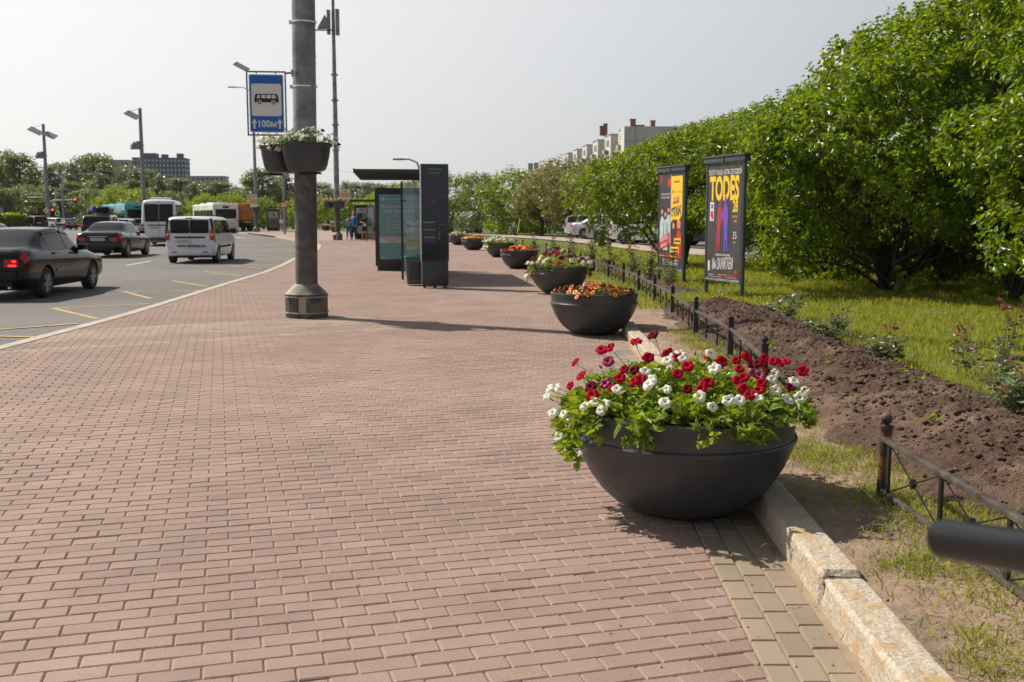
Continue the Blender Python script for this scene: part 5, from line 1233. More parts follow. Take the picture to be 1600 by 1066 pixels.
big_bush('lilac bush behind the two poster stands, its low branches reaching left over the lawn', 4.75, 29.5, 1.2, 4.5, 2.6, 2.4, 46, 331, cap=lambda X: 2.95+(X-2.2)*.36, dens=17, leaf=.105, nl=8,
    extra=[(1.85,29.4,2.2,.6,.6,.7),(2.15,28.9,1.5,.45,.5,.6),(2.5,28.8,.95,.30,.3,.45),(3.0,28.6,1.85,.6,.6,.55),(3.7,28.6,1.7,.6,.6,.5),(4.4,28.4,1.7,.7,.6,.6),(5.3,28.4,1.5,.7,.6,.7),(2.5,29,2.9,.8,.8,.7),(3.3,29,3.4,.8,.8,.6),(6.2,28.2,1.2,.7,.6,.8),(6.6,28,3.6,1,1,.8),(6.9,28.2,2.4,1,1,.9)], stems=16, r0=.075, flowers=10)
big_bush('dense lilac bush with purple blossom between the poster stands and the concrete block', 7.6, 27.0, .6, 5.4, 2.7, 2.4, 44, 341, cap=lambda X: 3.75+(X-5)*.42, dens=14, leaf=.11, nl=8, flowers=26, r0=.08)
big_bush('lilac bush farther back above the left poster stand', 7.6, 36.5, .9, 5.6, 3.0, 2.8, 34, 351, cap=lambda X: 3.95+(X-5)*.38, dens=9, leaf=.13, nl=8, flowers=22, r0=.08, simple=True)
big_bush('reddish-green lilac clump behind the parked white car', 9.5, 47, 1.2, 6.4, 3.6, 3.2, 34, 361, cap=lambda X: 4.6+(X-6)*.4, dens=6, leaf=.17, nl=8, r0=.09, simple=True, leafm='leaf_olive')

big_bush('dark tangled bush filling the gap between the two nearest lilacs, leaves down to the grass', 8.3, 16.9, 1.25, 5.6, 2.0, 1.5, 46, 371, cap=lambda X: min(4.4, 3.0+(X-4.0)*.6), dens=15, leaf=.115, nl=8,
    extra=[(6.6,17.0,.35,.35,.3,.3),(7.3,16.0,.30,.3,.3,.25),(7.7,15.6,1.9,.6,.5,.6)], stems=46, r0=.026)
def tree(name, label, x, y, H, crown, seed, leafm, leaf, dens, nl=6, trunk_r=.16, z0=1.8, group=None, lr=(.5,1.0), n=26, conic=False, zg=LAWN, width=.33):
    g = np.random.default_rng(seed); t = thing(name, label, 'tree', (x, y, zg), 0, group)
    rx = crown
    if conic:
        lobes = []
        for i in range(n):
            q = (i+.5)/n; z = z0+(H-z0)*q*.93; r = rx*(1-.72*q)*g.uniform(.4, .75); a = g.uniform(0, 2*PI); k = rx*(1-.75*q)*.55
            lobes.append((k*math.cos(a), k*math.sin(a), z, r, r, r*1.5))
    else: lobes = make_lobes(0, 0, z0, H, rx, rx, n, g, lr=(lr[0]*rx/2, lr[1]*rx/2))
    P, D = crown_points(lobes, dens, g, inner=.08, zmin=z0*.6)
    V, F = shoot_cloud(P, D, leaf, nl, g, L=leaf*2.2, simple=True, droop=.15, width=width)
    np_mesh('crown', V, F, M[leafm], t)
    mb = MB(); mb.tube([(0,0,-.2),(g.normal(0,.1),g.normal(0,.1),z0),(g.normal(0,.2),g.normal(0,.2),z0+(H-z0)*.55),(0,0,z0+(H-z0)*.85)], [trunk_r*1.25,trunk_r,trunk_r*.6,trunk_r*.15], 8)
    for i in range(9):
        l = lobes[g.integers(0, len(lobes))]; s_ = z0*.8+(H-z0)*g.uniform(0, .35); e = Vector((l[0], l[1], max(l[2], s_+.3)))
        mb.tube([(0,0,s_), tuple(Vector((0,0,s_)).lerp(e, .5)+Vector((0,0,-.15))), tuple(e)], [trunk_r*.45,trunk_r*.25,trunk_r*.06], 5)
    mb.build('trunk', M['bark'], t, ang=60, fix=False)
    return t
G2 = 'rounded trees where the path bends'
a = tree('rounded_tree', 'reddish-green round tree right of the path bend, tallest of its group', 3.9, 69.5, 5.5, 2.7, 401, 'leaf_olive', .20, 7, z0=1.2, group=G2)
b = copy_tree(a); place(b, 2.15, 75.5, LAWN, 2.0, .9, 'reddish-green round tree at the path bend, behind the tallest one', G2)
b = copy_tree(a); place(b, 5.9, 66.0, LAWN, 4.0, .95, 'reddish-green round tree on the right of its group, near the parked cars', G2)
b = copy_tree(a); place(b, 8.6, 62.0, LAWN, 1.0, 1.05, 'round tree among the parked cars beyond the footpath', G2)
G3 = 'tall shrubs closing the view behind the row of bowls'
def hedge_bush(seed, leafm='leaf_lilac'):
    g = np.random.default_rng(seed); lobes = make_lobes(0, 0, .1, 5.2, 3.0, 2.6, 34, g, lr=(.6,1.0))
    return shrub('tall_shrub', '', 'shrub', G3, 0, 0, lobes, seed+1, M[leafm], .19, 6, 7.5, L=.4, stems=9, r0=.05, simple=True, zg=LAWN, width=.34)
h1, h2, h3 = hedge_bush(501), hedge_bush(511, 'leaf_far'), hedge_bush(521, 'leaf_bright')
SP = [(h1, .2, 79, 1.02, 'dark tall shrub directly behind the yellow scooter'),(h2, -2.6, 84, 1.0, 'tall shrub left of the yellow scooter'),(h1, -5.4, 88, 1.05, 'tall shrub above the orange-filled bowls'),
      (h2, -8.0, 92, 1.0, 'tall shrub just right of the map kiosk top'),(h3, -10.6, 97, .92, 'bright green shrub right behind the map kiosk'),(h3, 7.0, 84, 1.1, 'bright shrub seen beyond the round trees'),
      (h2, 3.2, 88, 1.12, 'tall shrub behind the round trees'),(h1, 6.6, 78, 1.15, 'dark shrub at the back of the car park'),(h2, 12.5, 72, 1.25, 'broad shrub behind the car park'),(h1, 17, 66, 1.3, 'shrub hidden at the far right of the car park'),
      (h3, -13.4, 103, .82, 'bright shrub behind the shelter roof'),(h3, -16.6, 121, .78, 'bright shrub left of the shelter poster'),(h1, -19.6, 126, .78, 'round green shrub beside the second lamp post'),(h3, -23.4, 128, .80, 'bright green shrub right of the nearest post'),
      (h3, -27.8, 131, .75, 'bright shrub behind the farthest shelter'),(h1, -32.0, 133, .8, 'green shrub right of the third lamp post'),(h3, -36.3, 134, .92, 'bright shrub behind the orange truck'),(h3, -41, 137, .92, 'yellow-green shrub above the white bus'),
      (h2, -45.6, 139, .98, 'green shrub above the white bus roof, to its left'),(h3, -50.5, 141, 1.08, 'yellow-green shrub above the large white van'),(h3, -55.6, 144, 1.15, 'yellow-green shrub left of the large white van'),(h2, -61, 150, 1.1, 'green shrub above the teal bus')]
used = set()
for i, (src, x, y, s_, lab) in enumerate(SP):
    o = src if id(src) not in used else copy_tree(src); used.add(id(src))
    place(o, x, y, -.05, i*1.9, s_, lab, G3)
# far rows of poplars and rounder trees
G4 = 'trees standing beyond the crossing'
T = [tree('poplar_tree', '', 0, 0, 17, 3.4, 601, 'leaf_grey', .50, 2.2, trunk_r=.28, z0=2.0, conic=True, n=30), tree('poplar_tree', '', 0, 0, 16, 3.9, 611, 'leaf_far', .50, 2.1, trunk_r=.3, z0=2.2, n=34, lr=(.55,.95)),
     tree('poplar_tree', '', 0, 0, 15, 3.6, 621, 'leaf_grey', .48, 2.2, trunk_r=.28, z0=2.0, conic=True, n=24), tree('broad_tree', '', 0, 0, 11, 4.4, 631, 'leaf_far', .40, 2.2, trunk_r=.3, z0=1.6, n=34, lr=(.55,1.0))]
FT = []; g9 = random.Random(3)
top = [(-20,218),(10,226),(30,238),(45,246),(62,270),(78,250),(95,252),(112,246),(128,240),(145,238),(162,246),(178,256),(196,258),(212,258),(228,262),(246,268),(262,276),(282,276),(300,282),(322,284),(345,282),(366,288),(392,266),(410,262),(428,270),(446,262),(470,285),(497,284),(512,290),(540,278),(556,284),(576,280),(596,286),(612,282),(634,280),(652,288),(668,292),(690,284),(-45,215),(-75,205),(-140,215),(-230,230),(-320,220),(-430,235),(-560,228)]
kinds = [0,0,1,0,2,0,1,0,2,1,0,2,1,0,1,2,1,1,2,1,1,2,0,1,0,2,1,1,2,0,1,0,1,2,0,1,2,0,0,1,1,0,2,1,0]
words = ['grey-green poplar','dark feathery poplar','leafy poplar','tall slender poplar','round-headed poplar']
usedT = set()
for i, ((u, v), k) in enumerate(zip(top, kinds)):
    D = 205 + (i*37 % 60) if u < 460 else 235 + (i*31 % 50)
    x, z = pt(u, v, D); s_ = z/[17,16,15][k]
    o = T[k] if k not in usedT else copy_tree(T[k]); usedT.add(k)
    w_ = max(s_, .85)*1.62
    side = 'left of the nearest post' if u < 460 else 'right of the nearest post'
    place(o, x, D, 0, i*2.1, (w_, w_, s_), f'{words[(i*3)%5]} far {side}, {["one of the tall ones","with sky showing round its top","partly hidden by its neighbours"][i%3]}', G4+(' on the left' if u < 460 else ' on the right'))
# second, nearer file of dark trees on the left, lower
for i, (u, v, D) in enumerate([(10,292,168),(-22,280,165),(52,300,175),(92,298,178),(128,296,180),(160,300,176),(196,300,172),(40,286,186),(112,282,190),(144,280,192),(178,286,190),(226,300,170),(74,290,195),(-50,262,160)]):
    x, z = pt(u, v, D); k = 3 if i in (0, 1, 7, 13) else (1, 2)[i % 2]; s_ = z/[17,16,15,11][k]
    o = T[k] if k not in usedT else copy_tree(T[k]); usedT.add(k)
    lab = ['bright rounded tree at the left edge behind the hedge','broad bright tree cut by the left edge'][i % 2] if k == 3 else 'dark green tree in the nearer file behind the crossing'
    place(o, x, D, 0, i*1.3, (max(s_, .8),)*2+(s_,), lab, G4+', nearer file')
# clipped hedge on the traffic island
t = thing('clipped_hedge', 'clipped yellow-green hedge on the traffic island at the left edge', 'hedge', (-78, 140, ROAD))
g = np.random.default_rng(77); n = 9000; q = g.random((n, 3)); f = g.integers(0, 3, n)
P = (q-.5)*np.array([22, 4, 1.9])+np.array([0,0,.95]); P[f==0,2] = 1.9; P[f==1,1] = -2.0; P[f==2,0] = np.where(g.random((f==2).sum()) < .5, 11, -11)
V, F = leaves(P+g.normal(0, .08, P.shape), g.normal(size=P.shape)+np.array([0,-.3,.6]), np.full(n, .30), g=g, simple=True, width=.4)
np_mesh('foliage', V, F, M['leaf_bright'], t); mb = MB(); mb.box((0,0,.88), (21.6,3.6,1.75)); mb.build('twigs', M['bark'], t)

# ------------------------------------------------------------------ roses along the bed
GR = 'rose bushes along the back of the dug bed'
def rose(label, x, y, h, n, seed, tall=0, red=.25, z=None):
    g = np.random.default_rng(seed); zz = float(vz(np.array(x), np.array(y)))+.06 if z is None else z
    t = thing('rose_bush', label, 'rose bush', (x, y, zz), 0, GR); mb = MB(); parts = []; reds = []
    for i in range(n):
        a = g.uniform(0, 2*PI); H = h*g.uniform(.45, 1.1) if i >= tall else h*g.uniform(1.5, 1.8); lean = g.uniform(.2, 1.1) if i >= tall else .15
        pts = [(math.cos(a)*lean*H*t_, math.sin(a)*lean*H*t_, H*t_) for t_ in (0, .35, .7, 1)]
        pts = [(p[0]+g.normal(0,.01), p[1]+g.normal(0,.01), p[2]) for p in pts]; mb.tube(pts, [.004,.0035,.003,.002], 5)
        k = int(H*38)+4; tt = g.uniform(.15, 1, k)
        P = np.stack([np.interp(tt, (0,.35,.7,1), [p[c] for p in pts]) for c in range(3)], 1)
        for p, q in zip(P, tt):
            A = g.normal(size=3)*np.array([1,1,.4])+np.array([0,0,.25]); A /= np.linalg.norm(A); m_ = 5   # a leaf of five leaflets
            pp = p+A*np.linspace(.02, .085, m_)[:,None]; perp = np.cross(A, [0,0,1]); sg = np.array([1,-1,1,-1,0])[:,None]
            (reds if (g.random() < red and q > .6) or (i < tall and q > .75) else parts).append(leaves(pp, A+perp*sg*1.4, g.uniform(.026, .05, m_), g=g, droop=.1, width=.36))
    V, F = join(parts); np_mesh('foliage', V, F, M['leaf_rose'], t)
    if reds: V, F = join(reds); np_mesh('red_shoots', V, F, M['leaf_redrose'], t)
    mb.build('stems', M['stem'], t, ang=0, fix=False); return t
rs = [(3.62,14.4,.26,9,0,'small rose bush at the far end of the dug bed'),(3.75,13.2,.30,10,0,'second small rose bush from the far end of the bed'),(3.72,12.0,.30,9,1,'rose bush with one upright shoot, beyond the bare gap'),
      (3.6,10.9,.30,11,0,'low spreading rose bush halfway along the bed'),(3.7,10.1,.28,8,1,'purple-tinged rose bush just past the middle of the bed'),(3.62,9.35,.32,12,0,'fullest rose bush in the middle of the bed'),
      (3.98,8.9,.34,7,2,'tall rose with reddish top leaves standing on the lawn edge'),(3.90,8.0,.40,7,2,'tall rose with orange and red leaves near the right edge'),(3.72,7.35,.34,11,1,'bushy rose beside the tall reddish one'),
      (3.45,6.75,.34,13,0,'nearest rose clump at the right edge, spreading over the soil'),(3.55,6.2,.34,12,0,'rose clump cut off by the right edge')]
jit = [(0,0),(-.10,.25),(.12,-.1),(-.16,.15),(-.02,-.12),(-.14,.1),(0,0),(.02,.1),(-.12,-.1),(-.05,.05),(.05,-.1)]
for i, (x, y, h, n, tl, lab) in enumerate(rs): rose(lab, x+jit[i][0], y+jit[i][1], h*(.95 if i % 2 else .62), n-(2 if i % 3 else 4), 800+i, tl, red=.3 if y < 9.5 else .2)
for i, (x, y) in enumerate([(3.05,19.8),(2.95,22),(2.85,24.3),(2.6,27),(2.3,30),(1.9,33.5),(1.5,37),(.9,41)]):
    rose(['sprawling rose behind the low fence near the third bowl','rose bush behind the fence, next to the third bowl','young rose beyond the fence','leafy rose behind the fourth bowl','loose rose at the fence, beside the fourth bowl','pale tall rose near the fourth bowl','thin rose shoots near the far fence end','last rose before the footpath'][i], x, y, .42, 9, 850+i, 3, red=.2)
# a few seedlings and weeds on the bed
parts = []
for x, y in [(2.75,8.7),(3.05,7.6),(2.9,7.0),(2.6,6.2),(2.95,11.2),(2.5,9.8),(3.15,8.2)]:
    k = 9; P = np.tile([x, y, .27], (k,1))+rng.normal(0, .03, (k,3))*np.array([1,1,.2]); parts.append(leaves(P, rng.normal(size=(k,3))+np.array([0,0,.8]), rng.uniform(.03,.06,k)))
V, F = join(parts); tag(np_mesh('seedlings', V, F, M['leaf_bright']), kind='stuff')
# ------------------------------------------------------------------ vehicles (local: +Y is forward, X right, Z up)
def pchip(xs, ys, x):
    xs = np.asarray(xs, float); ys = np.asarray(ys, float); h = np.diff(xs); d = np.diff(ys)/h; m = np.zeros(len(xs))
    for i in range(1, len(xs)-1):
        if d[i-1]*d[i] > 0: w1 = 2*h[i]+h[i-1]; w2 = h[i]+2*h[i-1]; m[i] = (w1+w2)/(w1/d[i-1]+w2/d[i])
    m[0], m[-1] = d[0], d[-1]
    x = np.clip(x, xs[0], xs[-1]); k = np.clip(np.searchsorted(xs, x)-1, 0, len(xs)-2); t = (x-xs[k])/h[k]
    return ys[k]*(1+2*t)*(1-t)**2 + h[k]*m[k]*t*(1-t)**2 + ys[k+1]*t*t*(3-2*t) + h[k]*m[k+1]*t*t*(t-1)
class Car:
    """st rows: y, zbot, zbelt, ztop, wsill, wmax, wbelt, wroof"""
    def __init__(s, st): s.st = np.array(st, float)
    def at(s, y, k):
        S = s.st; g = [float(pchip(S[:,0], S[:,c], y)) for c in range(1, 8)]; zb, zl, zt, ws, wm, wb, wr = g; G = zt-zl
        P = [(0,zb),(ws*.8,zb),(ws,zb+.04),(wm*.985,zb+.28*(zl-zb)),(wm,zb+.52*(zl-zb)),(wm*.985,zb+.86*(zl-zb)),(wb,zl),(wb+(wr-wb)*.48,zl+.47*G),(wr,zl+.86*G),(wr*.86,zl+.955*G),(wr*.5,zl+.99*G),(0,zt)]
        k = min(max(k, 0), len(P)-1.0001); i = int(k); t = k-i
        if t < 1e-6: return P[i]
        p0 = P[max(i-1, 0)]; p1 = P[i]; p2 = P[i+1]; p3 = P[min(i+2, len(P)-1)]
        if i in (0, 1, 5, 6): p0 = p1 if i in (6,) else p0; p3 = p2 if i in (5, 1) else p3
        f = lambda a, b, c, d: .5*((2*b)+(-a+c)*t+(2*a-5*b+4*c-d)*t*t+(-a+3*b-3*c+d)*t**3)
        return f(p0[0],p1[0],p2[0],p3[0]), f(p0[1],p1[1],p2[1],p3[1])
    def P(s, y, k, side=1, off=0.0):
        x, z = s.at(y, k)
        if off:
            x2, z2 = s.at(y, min(k+.05, 10.99)); x1, z1 = s.at(y, max(k-.05, 0)); tx, tz = x2-x1, z2-z1; l = math.hypot(tx, tz) or 1
            nx, nz = tz/l, -tx/l
            ya, za = s.at(y+.03, k)[1], s.at(y-.03, k)[1]
            x += nx*off; z += nz*off
        return (side*x, y, z)
KS = [0,1,2,2.5,3,3.5,4,4.5,5,5.5,6,6.35,6.7,7,7.5,8,8.5,9,9.5,10,10.5,11]
def body_mesh(car, n=48):
    mb = MB(); ys = np.unique(np.concatenate([np.linspace(car.st[0,0], car.st[-1,0], n), car.st[:,0]])); ring = []
    for y in ys:
        r = [car.P(y, k, 1) for k in KS] + [car.P(y, k, -1) for k in KS[-2:0:-1]]; ring.append(r)
    m = len(ring[0]); mb.v = [p for r in ring for p in r]
    for i in range(len(ys)-1):
        for k in range(m): mb.f.append((i*m+k, i*m+(k+1)%m, (i+1)*m+(k+1)%m, (i+1)*m+k)); mb.m.append(0)
    mb.f.append(tuple(range(m))); mb.m.append(0); mb.f.append(tuple((len(ys)-1)*m+k for k in range(m))[::-1]); mb.m.append(0)
    return mb
def patch(car, y0f, y1f, k0, k1, side, nu=6, nv=5, off=.006, thick=0):
    mb = MB(); mb.grid(lambda u, v: car.P(y0f(v)+(y1f(v)-y0f(v))*u, k0+(k1-k0)*v, side, off), nu, nv); return mb
def wheel_meshes(r, w, spokes=5):
    mb = MB(); mb.lathe([(r*.62,-w*.46),(r*.80,-w*.5),(r*.95,-w*.47),(r,-w*.33),(r,w*.33),(r*.95,w*.47),(r*.80,w*.5),(r*.62,w*.46)], 36)
    ty = mb.build('tyre', M['tyre']).data
    mb = MB(); mb.lathe([(r*.66,w*.44),(r*.63,w*.46),(r*.60,w*.40),(r*.58,-w*.4)], 36)
    for k in range(spokes):
        a = 2*PI*k/spokes
        for da in (-.13, .13):
            c, s_ = math.cos(a+da), math.sin(a+da); c2, s2 = math.cos(a+da*1.6), math.sin(a+da*1.6)
            mb.tube([(r*.12*c, r*.12*s_, w*.40), (r*.62*c2, r*.62*s2, w*.43)], [.024,.018], 5)
    mb.lathe([(0,w*.46),(r*.13,w*.45),(r*.16,w*.38),(0,w*.3)], 16)
    rm = mb.build('rim', M['rim']).data
    mb = MB(); mb.lathe([(0,w*.10),(r*.60,w*.10)], 24); dk = mb.build('brake_disc', M['under']).data
    for o in list(bpy.data.objects):
        if o.data in (ty, rm, dk): bpy.data.objects.remove(o)
    return ty, rm, dk
WM = {5: wheel_meshes(.315, .21, 5), 10: wheel_meshes(.33, .22, 9), 7: wheel_meshes(.34, .23, 7)}
def add_wheels(t, xw, yf, yr, r, key=5):
    ty, rm, dk = WM[key]; r0 = {5:.315, 10:.33, 7:.34}[key]; s_ = r/r0
    for side in (1, -1):
        for y in (yf, yr):
            w = link('wheel', ty, t); w.location = (side*xw, y, r); w.rotation_euler = (0, side*PI/2, 0); w.scale = (s_,)*3
            link('rim', rm, w); link('brake_disc', dk, w)
def cut_wheels(o, xw, yf, yr, r, W):
    mb = MB()
    for side in (1, -1):
        for y in (yf, yr):
            mb.tube([(side*(W-.33), y, r), (side*(W+.3), y, r)], r*1.16, 28)
    c = mb.build('cutter', M['under']); md = o.modifiers.new('b', 'BOOLEAN'); md.operation = 'DIFFERENCE'; md.object = c; md.solver = 'EXACT'
    dg = bpy.context.evaluated_depsgraph_get(); me = bpy.data.meshes.new_from_object(o.evaluated_get(dg)); o.modifiers.clear(); o.data = me
    me.set_sharp_from_angle(angle=R(38)); bpy.data.objects.remove(c)
def rear_plate(t, y, z, w=.52, txt=None, x=0, h=.115):
    mb = MB(); mb.box((x, y, z), (w, .012, h)); pl = mb.build('number_plate', M['plate'], t)
    if txt: lettering(txt, h*.72, M['black'], pl, (x, y-.007, z), squeeze=1.0)
SED = [(-2.27,.42,.74,.77,.62,.66,.60,.50),(-2.235,.33,.84,.88,.72,.79,.70,.56),(-2.12,.26,.95,1.00,.76,.845,.745,.60),(-1.85,.22,.985,1.045,.79,.87,.765,.62),(-1.62,.20,.975,1.06,.80,.875,.775,.63),(-1.1,.19,.955,1.28,.80,.88,.785,.60),(-.72,.19,.945,1.395,.80,.88,.785,.575),(-.1,.19,.93,1.43,.80,.88,.78,.585),(.35,.19,.915,1.40,.80,.88,.775,.59),(.85,.19,.90,1.16,.80,.875,.765,.62),(1.22,.19,.885,.965,.80,.87,.755,.64),(1.7,.20,.82,.885,.79,.865,.74,.62),(2.05,.24,.72,.775,.76,.84,.70,.56),(2.22,.32,.60,.65,.68,.76,.60,.48),(2.27,.40,.52,.55,.58,.64,.52,.42)]
def make_sedan(label, paint, st=SED, wheel=5, r=.315, yf=1.36, yr=-1.28, lit=False, txt=None, roofbox=False, lampshape='wrap', group='cars and vans driving away in the road', detail=True):
    car = Car(st); W = float(car.st[:,5].max()); t = thing('sedan', label, 'car', (0,0,0), 0, group)
    b = body_mesh(car).build('body', M[paint], t, ang=38); cut_wheels(b, W, yf, yr, r, W)
    S = car.st; y0 = S[0,0]
    # floor pan so that nothing shines through the wheel wells
    mb = MB(); mb.box((0, (yf+yr)/2, .27), (2*W-.34, yf-yr+1.3, .16)); mb.build('floor_pan', M['under'], t)
    rb, rt, fb, ft = -1.60, -.80, 1.16, .42   # rear window base/top, windscreen base/top
    def strip(a, b_): return lambda v: a+(b_-a)*v
    # rear window and windscreen wrap across the centre
    for nm, ya, yb in (('rear_window', rb, rt), ('windscreen', ft, fb)):
        mb = MB(); mb.grid(lambda u, v: (lambda side, k: car.P(ya+.05+(yb-ya-.08)*u, k, side, .006))(-1 if v < .5 else 1, 8.25+2.74*(1-abs(v-.5)*2)), 10, 14); mb.build(nm, M['cglass'], t, ang=60)
    for side in (1, -1):
        for (a0, a1, b0, b1) in ((-1.36,-.96,-1.02,-.92),(-.90,-.86,-.02,-.06),(.05,.05,.93,.44)):
            patch(car, strip(a0, a1), strip(b0, b1), 6.12, 7.85, side).build('side_window', M['cglass'], t, ang=60)
        for yy_ in (-.02, .98, -1.0):       # shut lines
            mb = MB(); mb.grid(lambda u, v: car.P(yy_+.007*u+(.12*math.sin(v*3) if yy_ < -.5 else 0), 2.3+3.6*v, side, .0015), 1, 8); mb.build('shut_line', M['under'], t, ang=0)
        for yy_ in (-.80, .14):
            p = car.P(yy_, 5.35, side, .012); mb = MB(); mb.box(p, (.03,.19,.028)); mb.build('door_handle', M[paint], t, bevel=.008)
        p = car.P(.74, 6.05, side); mb = MB(); mb.box((p[0]+side*.09, p[1]+.02, p[2]+.07), (.20,.10,.13)); mb.box((p[0]+side*.02, p[1]+.02, p[2]+.02), (.1,.06,.04)); mb.build('wing_mirror', M[paint], t, bevel=.03)
        if detail:
            mb = MB(); mb.grid(lambda u, v: car.P(-.82+1.55*u, 3.7+.28*v, side, .012), 10, 2); mb.build('side_moulding', M[paint], t)
        lm = 'brake' if lit else 'red_l'
        mb = MB(); mb.grid(lambda u, v: car.P(y0+.035+.15*u*(1-.25*v), 4.6+1.3*v, side, .008), 5, 5)
        zc, zh = S[1,2]-.10, .15
        mb.box((side*.58, y0-.004, zc), (.27, .05, zh)); mb.build('tail_light', M[lm] if not lit else M['red_l'], t, ang=60, bevel=0)
        if lit:
            mb = MB(); mb.box((side*.60, y0-.032, zc-.045), (.15, .008, .035)); mb.box((side*.64, y0-.032, zc+.04), (.07, .008, .035)); mb.build('brake_light', M['brake'], t)
        patch(car, lambda v: S[-1,0]-.42, lambda v: S[-1,0]-.20, 4.9, 5.7, side).build('headlight', M['chrome'], t)
    mb = MB(); mb.box((0, y0-.012, .50), (1.34,.07,.20)); mb.box((0, y0-.02, .40), (1.0,.05,.04), m=0); mb.build('rear_bumper', M[paint], t, bevel=.025)
    mb = MB(); mb.box((0, y0-.004, .335), (1.15,.05,.10)); mb.build('bumper_insert', M['under'], t)
    mb = MB(); mb.box((0, y0-.012, .735), (.64,.03,.16)); mb.build('plate_recess', M['under'], t, bevel=.01)
    mb = MB(); mb.box((0, y0-.034, .845), (.72,.014,.022)); mb.build('trim_bar', M['chrome'], t)
    rear_plate(t, y0-.034, .735, txt=txt)
    mb = MB(); mb.tube([(-.52, y0+.25, .27), (-.52, y0-.02, .27)], .032, 10); mb.tube([(.52, y0+.25, .27), (.52, y0-.02, .27)], .032, 10); mb.build('exhaust', M['chrome'], t)
    add_wheels(t, W-.115, yf, yr, r, wheel)
    return t
def car_at(o, u, v, rz, dz=ROAD, **k):
    x, y = at(u, v, ROAD); place(o, x, y, ROAD, rz, **k); return o
# nearest dark sedan: rear right wheel touches the road at (72,467)
def seat_wheel(o, u, v, a, wx, wy):
    x, y = at(u, v, ROAD); c, s_ = math.cos(a), math.sin(a); place(o, x-(wx*c-wy*s_), y-(wx*s_+wy*c), ROAD, a)
st2 = [list(r) for r in SED]
A = make_sedan('dark purplish sedan with lit brake lights, nearest, cut by the left edge', 'paint_grey', wheel=5, lit=True, txt='О 615 ВК')
mbv = MB()
seat_wheel(A, 71, 465, R(3), .80, -1.28)
carA = Car(SED)
for (a0, b0) in ((-.88,-.04),(.06,.60)):   # wind deflectors over the side windows
    patch(carA, lambda v: a0+.02, lambda v: b0-.02, 7.62, 8.15, 1, off=.022).build('wind_deflector', M['cglass'], A, ang=60)
B = make_sedan('glossy black sedan with chrome trim, second in the lane behind the nearest one', 'paint_black', wheel=10, r=.335, yf=1.42, yr=-1.40, txt='Н 487 ММ')
seat_wheel(B, 199, 402, R(5), .80, -1.40); B.scale = (1.06, 1.04, 1.02)
B.location.x -= .05
def clone(src, x, y, rz, label, group=None, paint=None, s=1.0, name=None, lit=None):
    c = copy_tree(src); place(c, x, y, ROAD, rz, s, label, group or 'cars and vans driving away in the road')
    if paint:
        for ch in kids(c):
            if any(ch.name.startswith(p) for p in ('body','rear_bumper','door_handle','wing_mirror','side_moulding')):
                ch.data = ch.data.copy(); ch.data.materials[0] = M[paint]
    return c
clone(B, -20.2, 39.5, R(8), 'dark blue sedan mostly hidden behind the nearest car, roof showing at the left edge', paint='paint_blue')
clone(A, -57.0, 132, R(38), 'black sedan with lit brake lights waiting at the crossing, left of the roof-box car', paint='paint_black')

